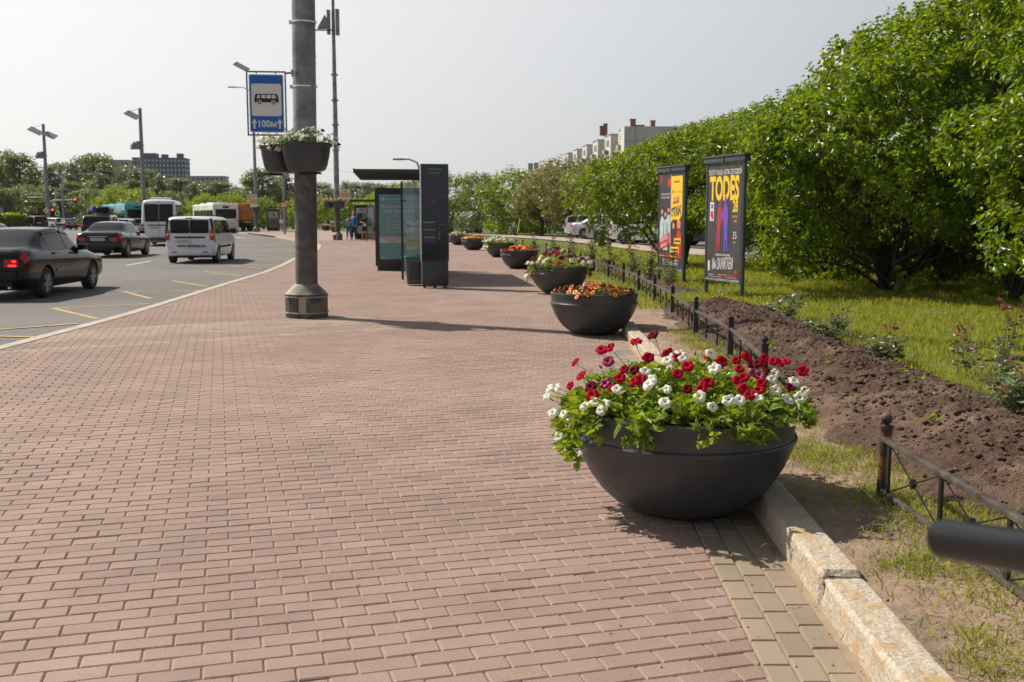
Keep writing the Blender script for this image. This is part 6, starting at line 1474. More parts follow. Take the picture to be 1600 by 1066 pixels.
def make_van(label, L, W, H, paint, name='van', cat='van', belt=1.0, hood=True, roofy=.9, glass_rear=(.55,.9), r=.31, wb=None, wheel=5, txt=None, group='cars and vans driving away in the road', suv=False, web=None, rails=True, nwin=3, band=False, lampz=.95):
    t = thing(name, label, cat, (0,0,0), 0, group); h = L/2; w = W/2
    hz = belt*.98 if hood else belt
    ry = -h
    tl = .05 if not suv else .14
    st = [(ry,.34,belt*.93,H*.955 if not suv else H*.80,w*.86,w*.93,w*.90,w*.80),(ry+.05,.28,belt,H*.975 if not suv else H*.86,w*.90,w*.975,w*.95,w*.84),(ry+.05+tl,.24,belt,H*.988 if not suv else H*.93,w*.92,w*.99,w*.965,w*.86),(ry+.30+tl,.22,belt,H if not suv else H*.975,w*.93,w,w*.97,w*.875),
          (-h*.2,.20,belt,H,w*.93,w,w*.97,w*.88),(h*.15,.20,belt,H*.995,w*.93,w,w*.965,w*.87),(h*.36,.20,belt,H*.93,w*.93,w,w*.96,w*.86),(h*.60,.20,hz,belt+.10,w*.93,w*.995,w*.94,w*.83),(h*.82,.22,hz*.90,hz*.96,w*.91,w*.97,w*.88,w*.74),(h*.96,.30,hz*.72,hz*.76,w*.83,w*.90,w*.76,w*.62),(h,.40,hz*.58,hz*.62,w*.72,w*.80,w*.66,w*.52)]
    car = Car(st); S = car.st; wb = wb or L*.60; yf = h*.58; yr = yf-wb
    b = body_mesh(car, 44).build('body', M[paint], t, ang=38); cut_wheels(b, w, yf, yr, r, w)
    mb = MB(); mb.box((0, (yf+yr)/2, .28), (2*w-.36, wb+1.2, .16)); mb.build('floor_pan', M['under'], t)
    G = H-belt; z0 = belt+.07*G; z1 = belt+.80*G; yy0 = ry-.010
    def rear_pane(name, x0, x1):
        # the pane follows the rear face, which leans in above the belt
        mb = MB()
        def f(u, v):
            z = z0+(z1-z0)*v; lean = (.10+.30*(z-belt)/G)*tl*1.2 if not suv else (z-z0)*.30
            return (x0+(x1-x0)*u*1.0, yy0+max(0, lean)*.35 if not suv else yy0+.02+max(0, z-belt)*.02, z)
        P = []
        mb.prism(rrect((x0+x1)/2, (z0+z1)/2, x1-x0, z1-z0, .05), yy0-.004, yy0+.03); return mb.build(name, M['cglass'], t, ang=30)
    rear_pane('rear_window', -w*.76, -.012) if nwin != 1 else rear_pane('rear_window', -w*.72, w*.72)
    if nwin != 1: rear_pane('rear_window', .012, w*.76)
    mb = MB(); mb.box((0, yy0-.001, (belt+.35)/2+.1), (.008,.006,belt-.1)); mb.build('door_gap', M['under'], t)
    mb = MB(); mb.box((0, yy0-.004, .40), (W*.88,.09,.20)); mb.build('rear_bumper', M[paint if not band else 'plastic'], t, bevel=.03)
    mb = MB(); mb.box((0, yy0-.012, belt-.10), (W*.60,.014,.055)); mb.build('trim_bar', M['under'], t, bevel=.004)
    mb = MB(); mb.box((0, yy0+.01, z1+.10*G), (.22,.03,.035)); mb.build('high_brake_light', M['red_l'], t)
    rear_plate(t, yy0-.012, belt-.24, txt=txt, x=-.23 if nwin != 1 else 0)
    for side in (1, -1):
        mb = MB(); mb.box((side*w*.885, ry+.005, lampz), (.15,.06,.36 if not suv else .2)); mb.grid(lambda u, v: car.P(ry+.03+.10*u, 4.4+1.7*v, side, .007), 2, 4); mb.build('tail_light', M['red_l'], t, ang=60)
        mb = MB(); mb.box((side*w*.885, ry-.027, lampz+.02), (.09,.006,.08)); mb.build('reversing_lamp', M['plate'], t)
        mb = MB(); mb.box((side*w*.62, yy0-.052, .40), (.2,.01,.04)); mb.build('reflector', M['red_l'], t)
        ye = np.linspace(ry+.16, h*.16, nwin+1 if nwin > 1 else 4)
        for a_, b_ in zip(ye[:-1], ye[1:]):
            patch(car, lambda v: a_+.035+.02*v, lambda v: b_-.035-.0*v, 6.15, 7.75, side).build('side_window', M['cglass'], t, ang=60)
        patch(car, lambda v: h*.16+.03, lambda v: h*.50-.16*h*v*1.3, 6.15, 7.75, side).build('side_window', M['cglass'], t, ang=60)
        mb = MB(); mb.grid(lambda u, v: car.P(ry+.75+(L*.5)*u, 3.6+.35*v, side, .012), 10, 2); mb.build('side_moulding', M['under'], t)
        p = car.P(h*.44, 6.1, side); mb = MB(); mb.box((p[0]+side*.10, p[1], p[2]+.09), (.18,.10,.2)); mb.build('wing_mirror', M['under'], t, bevel=.03)
        if rails: mb = MB(); q = [car.P(y, 9, side) for y in np.linspace(ry+.35, h*.12, 5)]; mb.tube([(a, b_, c+.05) for a, b_, c in q], .016, 6); mb.build('roof_rail', M['under'], t)
    patch(car, lambda v: h*.33, lambda v: h*.60-.02, 8.3, 10.99, 1).build('windscreen', M['cglass'], t); patch(car, lambda v: h*.33, lambda v: h*.60-.02, 8.3, 10.99, -1).build('windscreen', M['cglass'], t)
    add_wheels(t, w-.115, yf, yr, r, wheel)
    if web: lettering(web, .165, M['black'], t, (.04, yy0-.014, .625), squeeze=.94, bold=.003)
    return t, car, (yf, yr, w)
C1, cc, (yf, yr, w) = make_van('white estate van with a web address across its tailgate, nearest white vehicle', 4.45, 1.74, 1.66, 'paint_white', belt=1.02, r=.31, wb=2.85, txt='В 047 РС', web='www.engines.ru', lampz=1.0, nwin=2)
seat_wheel(C1, 340, 410.5, R(5), .80, yr)
for s_ in (-1, 1): mb = MB(); mb.box((s_*.775,-2.205,1.36), (.07,.06,.44), ry=-s_*R(7)); mb.build('corner_pillar', M['under'], C1, bevel=.01)
mb = MB(); mb.tube([(.05,-2.25,1.1),(.12,-2.26,1.16),(.28,-2.25,1.08)], .008, 5); mb.build('rear_wiper', M['under'], C1)
D1, cc, (yf, yr, w) = make_van('tall white minibus with two dark rear windows, ahead of the van with the web address', 5.9, 2.0, 2.62, 'paint_white', name='minibus', cat='minibus', belt=1.28, r=.35, wb=3.6, txt='АН 582', lampz=1.05, nwin=3, rails=False, band=True)
mb = MB(); mb.box((0,-1.6,2.66), (1.0,1.5,.14)); mb.build('roof_hatch', M['paint_white'], D1, bevel=.05)
x, y = at(250, 385, ROAD); place(D1, x-.61, y+2.9, ROAD, R(12))
S1, cc, _ = make_van('black off-road car with a roof box and loaded rack, behind the glossy black sedan', 4.8, 1.88, 1.80, 'paint_black', name='off_road_car', cat='car', belt=1.08, r=.37, wb=2.8, suv=True, nwin=2, lampz=1.1)
place(S1, -27.0, 68, ROAD, R(12), 1.0)
t = thing('roof_box', 'black roof box on top of the dark off-road car', 'roof box', (-26.75, 67.6, ROAD+1.80), R(12)); mb = MB(); mb.box((.10,0,.30), (.84,2.1,.38)); mb.build('shell', M['rubber'], t, bevel=.15, seg=4); mb = MB(); mb.box((.10,-.6,.06), (.9,.05,.08)); mb.build('crossbar', M['under'], t); mb = MB(); mb.box((.10,.6,.06), (.9,.05,.08)); mb.build('crossbar', M['under'], t)
t = thing('roof_luggage', 'small coloured bundles on the roof rack left of the roof box', 'luggage', (-27.55, 67.6, ROAD+1.82), R(12)); mb = MB(); mb.box((-.05,0,.15), (.42,.7,.28), rz=.2); mb.build('bag', M['paint_red'], t, bevel=.08); mb = MB(); mb.box((.25,-.4,.3), (.36,.4,.40), rz=.5); mb.build('bag', M['blue'], t, bevel=.06)
E1 = clone(S1, -36.0, 89, R(18), 'dark off-road car with lit lamps left of the one carrying the roof box'); E1.name = 'off_road_car'
E2 = clone(S1, -64.2, 139, R(40), 'dark off-road car at the crossing just right of the clipped hedge'); E2.name = 'off_road_car'
V2, _, _ = make_van('small silver hatchback half hidden between the black sedan and the white minibus', 4.1, 1.72, 1.52, 'paint_silver', name='hatchback', cat='car', belt=.96, r=.31, suv=True, nwin=1, rails=False, lampz=.95)
place(V2, -31.6, 84, ROAD, R(12))
clone(A, -29.2, 74.5, R(10), 'black sedan with red lamps squeezed in just left of the white minibus', paint='paint_black')
clone(D1, -83, 160, R(60), 'distant white minibus beyond the clipped hedge at the left', s=.85)
far = [(-67,150,R(60),V2,'paint_white','small white car at the crossing behind the signpost'),(-63.5,158,R(65),V2,'paint_silver','silver hatchback far off between two dark cars'),(-61,168,R(70),V2,'paint_white','white hatchback far down the road behind the black sedan'),
       (-55,176,R(70),V2,'paint_silver','distant pale car over the roof of the black sedan'),(-50,158,R(60),V2,'paint_white','distant white car left of the dark off-road cars'),(-46.5,150,R(50),V2,'paint_silver','distant silver car just left of the roof-box car'),
       (-94,165,R(80),V2,'paint_red','distant red and white car behind the hedge at the left edge'),(-71,168,R(75),V2,'paint_blue','dark blue car far behind the signpost'),(-39,108,R(22),V2,'paint_silver','silver hatchback just right of the teal bus')]
for x, y, a, src, pc, lab in far: c = clone(src, x, y, a, lab, paint=pc); c.name = 'hatchback'
# parked cars beyond the lawn
PK = 'cars parked beyond the footpath'
for x, y, a, src, pc, lab in [(7.0,50.6,R(62),V2,'paint_white','white hatchback parked under the low lilac branches'),(6.1,54.0,R(60),V2,'paint_silver','silver hatchback parked left of the white one'),(9.6,48.6,R(64),A,'paint_blue','dark blue sedan parked right of the white hatchback'),
    (12.6,47.2,R(60),V2,'paint_silver','pale parked car seen under the bush behind the posters'),(5.6,66.5,R(60),V2,'paint_white','parked white car in shade between the round tree trunks'),(6.0,64,R(60),A,'paint_silver','parked silver sedan behind the round tree trunks'),
    (15.5,44.5,R(62),V2,'paint_red','parked red car glimpsed beyond the poster stands'),(18.6,43.0,R(62),V2,'paint_white','parked white car glimpsed under the large lilac bush'),(22,42,R(60),A,'paint_black','parked black sedan glimpsed under the nearest lilac bush')]:
    c = clone(src, x, y, a+PI, lab, PK, paint=pc); c.location.z = .155; c.name = 'parked_car'

def make_bus(label, paint, u, v, rz, L=11.5, W=2.55, H=2.95, name='bus', glow=False):
    x, y = u, v; t = thing(name, label, 'bus', (x, y, ROAD), rz, 'buses and trucks in the far lane')
    w = W/2; mb = MB(); mb.box((0, 0, .32+(H-.32)/2), (W, L, H-.32)); mb.build('body', M[paint], t, bevel=.14, seg=4)
    mb = MB(); mb.box((0,-1.5,H+.09), (1.7,3.0,.18)); mb.box((0,2.8,H+.07), (1.6,2.0,.14)); mb.build('roof_unit', M[paint], t, bevel=.06)
    mb = MB(); mb.box((.0,-L/2-.006,1.95), (W*.80,.012,.95)); mb.build('rear_window', M['cglass'], t)
    mb = MB(); mb.box((.0,-L/2-.008,2.62), (.6,.012,.20)); mb.build('route_display', M['under'], t)
    mb = MB(); mb.box((0,-L/2-.008,.95), (W*.7,.012,.02)); mb.box((0,-L/2-.008,.62), (W*.86,.012,.02)); mb.build('engine_lid_gap', M['under'], t)
    for s_ in (-1, 1):
        for k in range(6):
            mb = MB(); mb.box((s_*(w+.004), -L/2+.95+k*1.75, 1.85), (.012,1.62,.95)); mb.build('side_window', M['cglass'], t)
        mb = MB(); mb.box((s_*w*.86,-L/2-.012,1.25), (.10,.02,.30)); mb.box((s_*w*.86,-L/2-.012,2.5), (.10,.02,.10)); mb.build('tail_light', M['red_l'], t)
    mb = MB(); mb.box((0,-L/2-.02,.42), (W*.94,.06,.18)); mb.build('rear_bumper', M[paint], t, bevel=.02)
    rear_plate(t, -L/2-.055, .45)
    ty, rm, dk = WM[5]
    for s_ in (-1, 1):
        for yy_ in (-L/2+2.9, L/2-2.6):
            o = link('wheel', ty, t); o.location = (s_*(w-.14), yy_, .48); o.rotation_euler = (0, s_*PI/2, 0); o.scale = (1.5,)*3; link('rim', rm, o)
    mb = MB(); mb.box((0,0,.34), (W*.9,L*.96,.14)); mb.build('underbody', M['under'], t)
    return t
def rear_to(px, vy, rz, L): # centre from the rear face centre
    return px-(-L/2)*(-math.sin(rz)), vy+ (L/2)*math.cos(rz)
rz = R(27); xr_, yr_ = at(354, 364.5, ROAD); bus = make_bus('cream city bus pulling out at the far stop, in front of the orange truck', 'paint_bus', xr_-math.sin(rz)*5.75, yr_+math.cos(rz)*5.75, rz)
rz = R(33); xr_, yr_ = -39.0, 107.5; bus = make_bus('teal city bus between the black sedan and the white minibus', 'paint_teal', xr_-math.sin(rz)*5.75, yr_+math.cos(rz)*5.75, rz, H=2.98)
# orange truck
tx, ty_ = at(386, 366, ROAD); rz = R(22)
t = thing('refuse_truck', 'orange refuse truck standing beside the cream bus', 'truck', (-29.7, 112, ROAD), rz, 'buses and trucks in the far lane')
mb = MB(); mb.box((0,0,2.1), (2.3,5.6,1.9)); mb.build('container', M['paint_orange'], t, bevel=.18, seg=4)
for k in range(3):
    mb = MB(); mb.box((-.75+.75*k,-2.83,2.15), (.07,.10,1.8)); mb.build('rib', M['paint_orange'], t)
mb = MB(); mb.box((0,-2.82,1.35), (2.3,.12,.10)); mb.box((0,-2.82,2.25), (2.3,.1,.07)); mb.build('rail', M['paint_orange'], t)
mb = MB(); mb.box((0,-.2,.85), (1.6,6.6,.35)); mb.box((0,-2.75,.75), (2.1,.3,.5)); mb.build('chassis', M['under'], t)
mb = MB(); mb.box((0,4.1,1.75), (2.3,1.9,2.1)); mb.build('cab', M['paint_orange'], t, bevel=.15)
for s_ in (-1, 1):
    for yy_ in (-1.9, -.9, 3.9):
        o = link('wheel', WM[5][0], t); o.location = (s_*.98, yy_, .50); o.rotation_euler = (0, s_*PI/2, 0); o.scale = (1.6,1.6,2.0); link('rim', WM[5][1], o)
    mb = MB(); mb.box((s_*.9,-2.92,.85), (.22,.03,.12)); mb.build('tail_light', M['red_l'], t)

# yellow kick scooter on the far path
sx, sy = .7, 73.5
t = thing('kick_scooter', 'yellow kick scooter parked on the far path above the bowls', 'scooter', (sx, sy, .16), R(8)); M['scoot'] = mat('scooter_yellow', (.75,.50,.01), .4)
mb = MB(); mb.tube([(-.36,0,.12),(-.28,0,.45),(-.13,0,1.12)], .035, 8); mb.build('stem', M['scoot'], t)
mb = MB(); mb.tube([(-.13,-.24,1.12),(-.13,.24,1.12)], .03, 8); mb.build('handlebar', M['scoot'], t)
mb = MB(); mb.box((.12,0,.14), (.85,.16,.06)); mb.build('deck', M['scoot'], t, bevel=.02)
for x_ in (-.42, .62):
    o = link('wheel', WM[5][0], t); o.location = (x_, 0, .12); o.rotation_euler = (PI/2, 0, 0); o.scale = (.38,.38,.3)
# ------------------------------------------------------------------ buildings
def facade(mb, w, z0, z1, nx, nz, fw=.6, fh=.5):
    pass
def block(name, label, x, y, w, d, h, rz, m, floors, bays, wm='wind', group=None, roofbits=(), win=(.5,.5), side=True):
    t = thing(name, label, 'apartment block', (x, y, 0), rz, group)
    mb = MB(); mb.box((0, 0, h/2), (w, d, h)); mb.build('wall', M[m], t)
    mb = MB(); mb.box((0, 0, h+.25), (w+.5, d+.5, .5)); mb.build('roof', M[m], t)
    fh = h/floors; bw = w/bays
    mb = MB(); n = 0
    for i in range(floors):
        if n > 96: break
        mb2 = MB()
        for j in range(bays): mb2.box((-w/2+bw*(j+.5), -d/2-.02, fh*(i+.55)), (bw*win[0], .10, fh*win[1]))
        if side:
            for j in range(max(2, int(d/bw))): mb2.box((w/2+.02, -d/2+bw*(j+.5), fh*(i+.55)), (.10, bw*win[0], fh*win[1])); mb2.box((-w/2-.02, -d/2+bw*(j+.5), fh*(i+.55)), (.10, bw*win[0], fh*win[1]))
        mb2.build('window_row', M[wm], t)
    for (bx_, by_, bz, sx_, sy_, sz_, mm) in roofbits:
        mb = MB(); mb.box((bx_, by_, h+.5+bz+sz_/2), (sx_, sy_, sz_)); mb.build('roof_block', M[mm], t)
    return t
M['winlit'] = mat('pale_window', (.42,.46,.50), .4)
xb, hb = pt(252, 249, 560)
block('apartment_block', 'blue-grey apartment block with rows of pale windows above the far left trees', xb, 560, 27, 14, hb, R(6), 'slate', 13, 14, 'winlit', roofbits=[(-6,0,0,8,8,2.5,'slate'),(2,0,0,3,4,2,'slate'),(10,0,0,3,4,2.5,'slate')], win=(.42,.45))
xb, hb = pt(172, 252, 640); block('apartment_block', 'low pale building just showing over the far left trees', xb, 640, 26, 14, hb, R(6), 'panel2', 9, 10, win=(.4,.4))
xb, hb = pt(310, 277, 640); block('apartment_block', 'grey building peeping out right of the blue-grey block', xb, 640, 34, 14, hb, R(4), 'panel2', 9, 12, win=(.4,.4))
# stepped panel block behind the lilacs: a row of bays running away from the camera
def stepped(label, pts_top, y0, y1, n, dep, gname, brick=()):
    (ua, va), (ub, vb) = pts_top
    t = None
    for i in range(n):
        q = i/(n-1) if n > 1 else 0; y = y0 + (y1-y0)*q
        if t is None:
            xa, h = pt(ua, va, y0); xb2, _ = pt(ub, vb, y1); t = thing('panel_block', label, 'apartment block', (xa, y0, 0)); slope = (xb2-xa)/(y1-y0); L = math.hypot(xb2-xa, y1-y0)/n; rz = math.atan2(-(xb2-xa), y1-y0)
        off = (i % 2)*1.8 + (1.0 if i % 4 == 3 else 0)
        xc = slope*(y-y0)
        c = Vector((xc, y-y0, 0)); ax = Vector((math.cos(rz), math.sin(rz), 0))
        p = c + ax*(dep/2 + off)
        mb = MB(); mb.box((p.x, p.y, h/2), (dep, L*.98, h), rz=rz); mb.build('wall', M['panel'], t)
        q0 = c + ax*(off-.0)
        mb = MB()
        for k in range(int(h/2.8)):
            mb.box((q0.x, q0.y, h-1.9-2.8*k), (.3, L*.40, 1.3), rz=rz)
        mb.build('window_row', M['wind'], t)
        mb = MB()
        for k in range(1, int(h/2.8)): mb.box((q0.x-.02, q0.y, h-2.8*k-.1), (.12, L*.985, .07), rz=rz)
        mb.build('panel_joint', M['panel2'], t)
        for dz_ in (4.2, 9.8): mb = MB(); mb.box((q0.x-.5, q0.y+L*.2, h-dz_), (1.1, L*.35, 1.1), rz=rz); mb.build('balcony', M['panel2'], t)
        mb = MB(); mb.box((p.x, p.y, h+.15), (dep+.3, L*.9, .3), rz=rz); mb.build('roof', M['panel2'], t)
    return t, h, ax
tb, hb, ax = stepped('long concrete panel apartment block with stepped bays and brick chimneys above the lilacs', ((972, 203), (879, 228)), 262, 372, 12, 9, '')
# its end wall facing the camera
xe, he = pt(972, 203, 262); xe2, _ = pt(1050, 203, 262)
mb = MB(); mb.box(((xe2-xe)/2+.5, -6, he/2), (xe2-xe+2, 8, he)); mb.build('end_wall', M['panel'], tb)
mb = MB(); mb.box(((xe2-xe)/2+.5, -10.06, he-3.5), (xe2-xe+1.9, .12, .12)); mb.box((2.2,-10.06,he/2), (.12,.12,he)); mb.build('panel_joint', M['panel2'], tb)
for (u, v, w_, h_) in ((989, 190, 1.5, 2.6), (1020, 192, 1.2, 2.4), (940, 200, 1.1, 2.2), (946, 197, 1.2, 2.9), (997, 198, 3.0, 1.4)):
    yv = 262 if u > 960 else 290; x_, z_ = pt(u, v, yv)
    mb = MB(); mb.box((x_-xe, yv-262, z_-h_*.4), (w_*.85, 1.6, h_*1.1)); mb.box((x_-xe, yv-262, z_+h_*.18), (w_*1.05, 2.0, .22)); mb.build('chimney', M['brick'], tb)
tc_, hc, _ = stepped('distant low panel block with rooftop huts, just above the tall shrubs', ((850, 262), (790, 272)), 520, 640, 8, 12, '')
for u, v in ((838, 256), (829, 257), (856, 258)):
    x_, z_ = pt(u, v, 520); mb = MB(); mb.box((x_-tc_.location.x, 0, z_-1.5), (2.4, 3, 4)); mb.build('roof_hut', M['panel2'], tc_)
xb, hb = pt(1330, 80, 150); block('apartment_block', 'tan panel building corner showing over the lilac bushes', xb, 150, 5.5, 9, hb, R(3), 'panel', 9, 2, win=(.3,.4))
xb, hb = pt(1352, 68, 152); block('apartment_block', 'taller stair tower beside the tan building corner above the lilacs', xb, 156, 2.6, 6, hb, R(3), 'panel', 9, 1, win=(.3,.3), side=False)
xb, hb = pt(1545, -30, 118); block('apartment_block', 'tall tiled building glimpsed over the nearest bushes at the top right', xb, 118, 7.5, 9, hb, R(3), 'panel', 12, 4, wm='panel2', win=(.92,.03))

# ------------------------------------------------------------------ far lamps, signals, signs
def solar_lamp(label, u, vtop, y, panel_dir=-1, box=None):
    x, H = pt(u, vtop, y); t = thing('solar_street_lamp', label, 'street lamp', (x, y, ROAD), 0, 'street lamps with slanted panels on top')
    H -= ROAD; mb = MB(); mb.tube([(0,0,0),(0,0,H*.5),(0,0,H)], [.28,.25,.20], 12); mb.build('pole', M['galv'], t)
    for z in (.25,.4,.55,.7): mb = MB(); mb.tube([(0,0,H*z-.06),(0,0,H*z+.06)], .33, 12); mb.build('ring', M['galv'], t)
    s_ = y/129; mb = MB(); mb.box((panel_dir*.95*s_, -.1, H-.85*s_), (1.7*s_, 1.1, .10), ry=panel_dir*-R(26), rx=R(30)); mb.build('panel', M['galv'], t)
    mb = MB(); mb.tube([(0,0,H-.1),(panel_dir*1.5*s_,0,H-.45*s_)], .025, 5); mb.build('stay', M['galv'], t)
    if box:
        zb = pt(u, box, y)[1]-ROAD; mb = MB(); mb.box((-.75, -.1, zb-.4), (1.1, .3, .08)); mb.box((-.35,-.1,zb+.1), (.4,.4,.9)); mb.build('bracket', M['galv'], t)
        mb = MB(); mb.lathe([(.0,.9),(.25,.75),(.42,.35),(.45,.0),(0,0)], 12, (-.9,-.1,zb-.35)); mb.build('floodlight', M['galv'], t)
    return t
solar_lamp('tall street lamp with a slanted panel, second from the left, above the white minibus', 218.5, 169, 129, -1, 228)
L1 = solar_lamp('tall street lamp with two slanted panels at the far left', 67.5, 194, 151, -1, 243)
mb = MB(); hh = pt(67.5, 194, 151)[1]-ROAD; mb.box((1.1,-.3,hh-1.6), (1.7,1.2,.10), ry=R(24), rx=R(30)); mb.build('panel', M['galv'], L1)
mb = MB(); mb.lathe([(.7,0),(.7,.7),(.3,1.0),(0,1.0)], 8); mb.build('base', M['basegrey'], L1)
xx, zz2 = pt(404, 95, 104.5)
mb = MB(); mb.box((-26.9, 104.4, zz2-.6), (1.5, .8, .08), ry=R(28), rx=R(30)); p3_ = [o for o in bpy.data.objects if o.get('label', '').startswith('third lamp post')][0]
o = mb.build('panel', M['galv'], p3_); o.location = (-p3_.location.x, -p3_.location.y, 0)
def curved_lamp(label, u, vtop, vb, y, dx, two=False):
    x, H = pt(u, vtop, y); t = thing('street_lamp', label, 'street lamp', (x, y, ROAD)); H -= ROAD
    mb = MB(); mb.tube([(0,0,0),(0,0,H-1.2),(dx*.3,0,H-.3),(dx,0,H),(dx*1.5,0,H)], [.14,.11,.08,.07,.07], 8)
    if two: mb.tube([(0,0,H-1.2),(-dx*.3,0,H-.3),(-dx*1.4,0,H)], [.09,.08,.07], 8)
    mb.build('pole', M['galv'], t)
    mb = MB(); mb.box((dx*1.9,0,H), (1.1,.3,.16)); mb.build('lamp_head', M['galv'], t, bevel=.05)
    if two: mb = MB(); mb.box((-dx*1.8,0,H), (1.1,.3,.16)); mb.build('lamp_head', M['galv'], t, bevel=.05)
    return t
curved_lamp('curved street lamp against the trees, above the roof-box car', 163.5, 272, 330, 150, -1.8)
curved_lamp('double-armed street lamp above the teal bus', 182.5, 266, 330, 165, 1.6, True)
curved_lamp('slim street lamp rising above the black sedan at the crossing', 96, 270, 335, 145, .6)
curved_lamp('far double street lamp above the crossing, right of the red signal', 119, 296, 340, 185, 1.6, True)
curved_lamp('street lamp with a curved arm rising behind the map kiosk', 657, 249, 350, 92, -1.0)
def signal_mast(label, pts, y, lamps=()):
    P = [(pt(u, v, y)[0], y, pt(u, v, y)[1]) for u, v in pts]; t = thing('signal_mast', label, 'signal mast', (P[0][0], y, ROAD))
    mb = MB(); mb.tube([(a-P[0][0], 0, c-ROAD) for a, b_, c in P], .14, 8); mb.build('mast', M['galv'], t)
    for (u, v) in lamps:
        x_, z_ = pt(u, v, y); hs = MB(); hs.box((x_-P[0][0], -.1, z_-ROAD-.35), (.42, .3, 1.1)); sg_ = hs.build('signal_head', M['under'], t, bevel=.04)
        mb = MB(); mb.lathe([(.0,.0),(.17,.0),(.17,.04)], 16); o = mb.build('red_lamp', M['brake_sig'], sg_); o.rotation_euler = (PI/2, 0, 0); o.location = (x_-P[0][0], -.27, z_-ROAD)
M['brake_sig'] = mat('red_signal', (1.0,.10,.03), .3, emit=2.0)
signal_mast('grey signal mast with a curved arm reaching right to a lit red lamp', [(77,345),(77,322),(79,316),(84,313.5),(118,313)], 170, ((118.5, 311.5), (83, 328)))
signal_mast('arched sign mast left of the yellow diamond sign', [(21.5,345),(21.5,316),(23,311),(28,309),(69,309)], 168)
signal_mast('arched mast at the left edge curving down behind the minibus', [(33,345),(32,320),(29,314),(24,312.5),(-20,312)], 172)
def pole_sign(label, u, v, y, shape, w, mats, foot=True):
    x, z = pt(u, v, y); t = thing('road_sign', label, 'road sign', (x, y, ROAD))
    if foot: mb = MB(); mb.tube([(0,.08,0),(0,.08,z-ROAD+w*.4)], .05, 8); mb.build('pole', M['galv'], t)
    for i, (m_, k) in enumerate(mats):
        h = w*k/2; P = [(0,-h),(h,0),(0,h),(-h,0)] if shape == 'd' else [(-h,-h),(h,-h),(h,h),(-h,h)] if shape == 's' else [(-h,-h*.9),(h,-h*.9),(0,h)] if shape == 't' else disc(0,0,h,16)
        mb = MB(); mb.prism([(a, b_+z-ROAD) for a, b_ in P], -.02-.01*i, -.012-.01*i); mb.build('sign_plate', M[m_], t)
    return t
M['sign_y'] = mat('priority_yellow', (.80,.42,.01), .4); M['fluo'] = mat('fluorescent_yellow', (.72,.80,.02), .4)
pole_sign('white and yellow diamond priority sign on the far left lamp pole', 71.7, 329, 148, 'd', .88, [('white',1),('sign_y',.66)])
pole_sign('fluorescent yellow square sign with a blue pedestrian crossing panel', 89.6, 334, 155, 's', .68, [('fluo',1),('blue',.62)])
pole_sign('triangular road sign above the black sedan at the crossing', 102, 322, 160, 't', .50, [('po_red',1),('white',.6)])
pole_sign('grey back of a road sign at the left edge', 2, 328.5, 150, 's', .62, [('galv',1)])
x_, z_ = pt(107, 340, 158); t = thing('advert_board', 'small purple advertising board at the crossing', 'billboard', (x_, 158, ROAD)); mb = MB(); mb.box((0,0,z_-ROAD), (1.35,.12,1.5)); mb.build('frame', M['frame'], t); mb = MB(); mb.box((0,-.07,z_-ROAD), (1.2,.02,1.35)); mb.build('poster', M['ad_purple'], t); mb = MB(); mb.box((0,0,.5), (.3,.1,1.0)); mb.build('leg', M['frame'], t)
# thin overhead wire
mb = MB(); a_, za_ = pt(500, 262, 90); b_, zb_ = pt(760, 287, 90)
mb.tube([(a_+(b_-a_)*q, 90, za_+(zb_-za_)*q-.25*4*q*(1-q)) for q in np.linspace(0, 1, 15)], .012, 4); tag(mb.build('overhead_wire', M['galv']), 'thin wire crossing the sky behind the map kiosk', 'wire')

# ------------------------------------------------------------------ people
SKIN = mat('skin', (.42,.24,.17), .6); HAIR = {'brown': mat('brown_hair', (.08,.04,.02), .7), 'teal': mat('teal_hair', (.05,.30,.26), .7), 'dark': mat('dark_hair', (.03,.02,.015), .7)}
def skinned(name, joints, edges, m, parent, lvl=1):
    me = bpy.data.meshes.new(name); me.from_pydata([j[0] for j in joints], edges, []); o = link(name, me, parent)
    md = o.modifiers.new('s', 'SKIN'); sd_ = me.skin_vertices[0].data
    for i, j in enumerate(joints): r = j[1]; sd_[i].radius = (r, r) if not hasattr(r, '__len__') else r
    sd_[0].use_root = True; md.use_smooth_shade = True
    s2 = o.modifiers.new('d', 'SUBSURF'); s2.levels = s2.render_levels = lvl
    loc = o.parent; o.parent = None
    dg = bpy.context.evaluated_depsgraph_get(); dg.update(); m2 = bpy.data.meshes.new_from_object(o.evaluated_get(dg)); o.modifiers.clear(); o.data = m2; o.parent = loc
    m2.materials.clear(); m2.materials.append(m); m2.polygons.foreach_set('use_smooth', [True]*len(m2.polygons)); return o
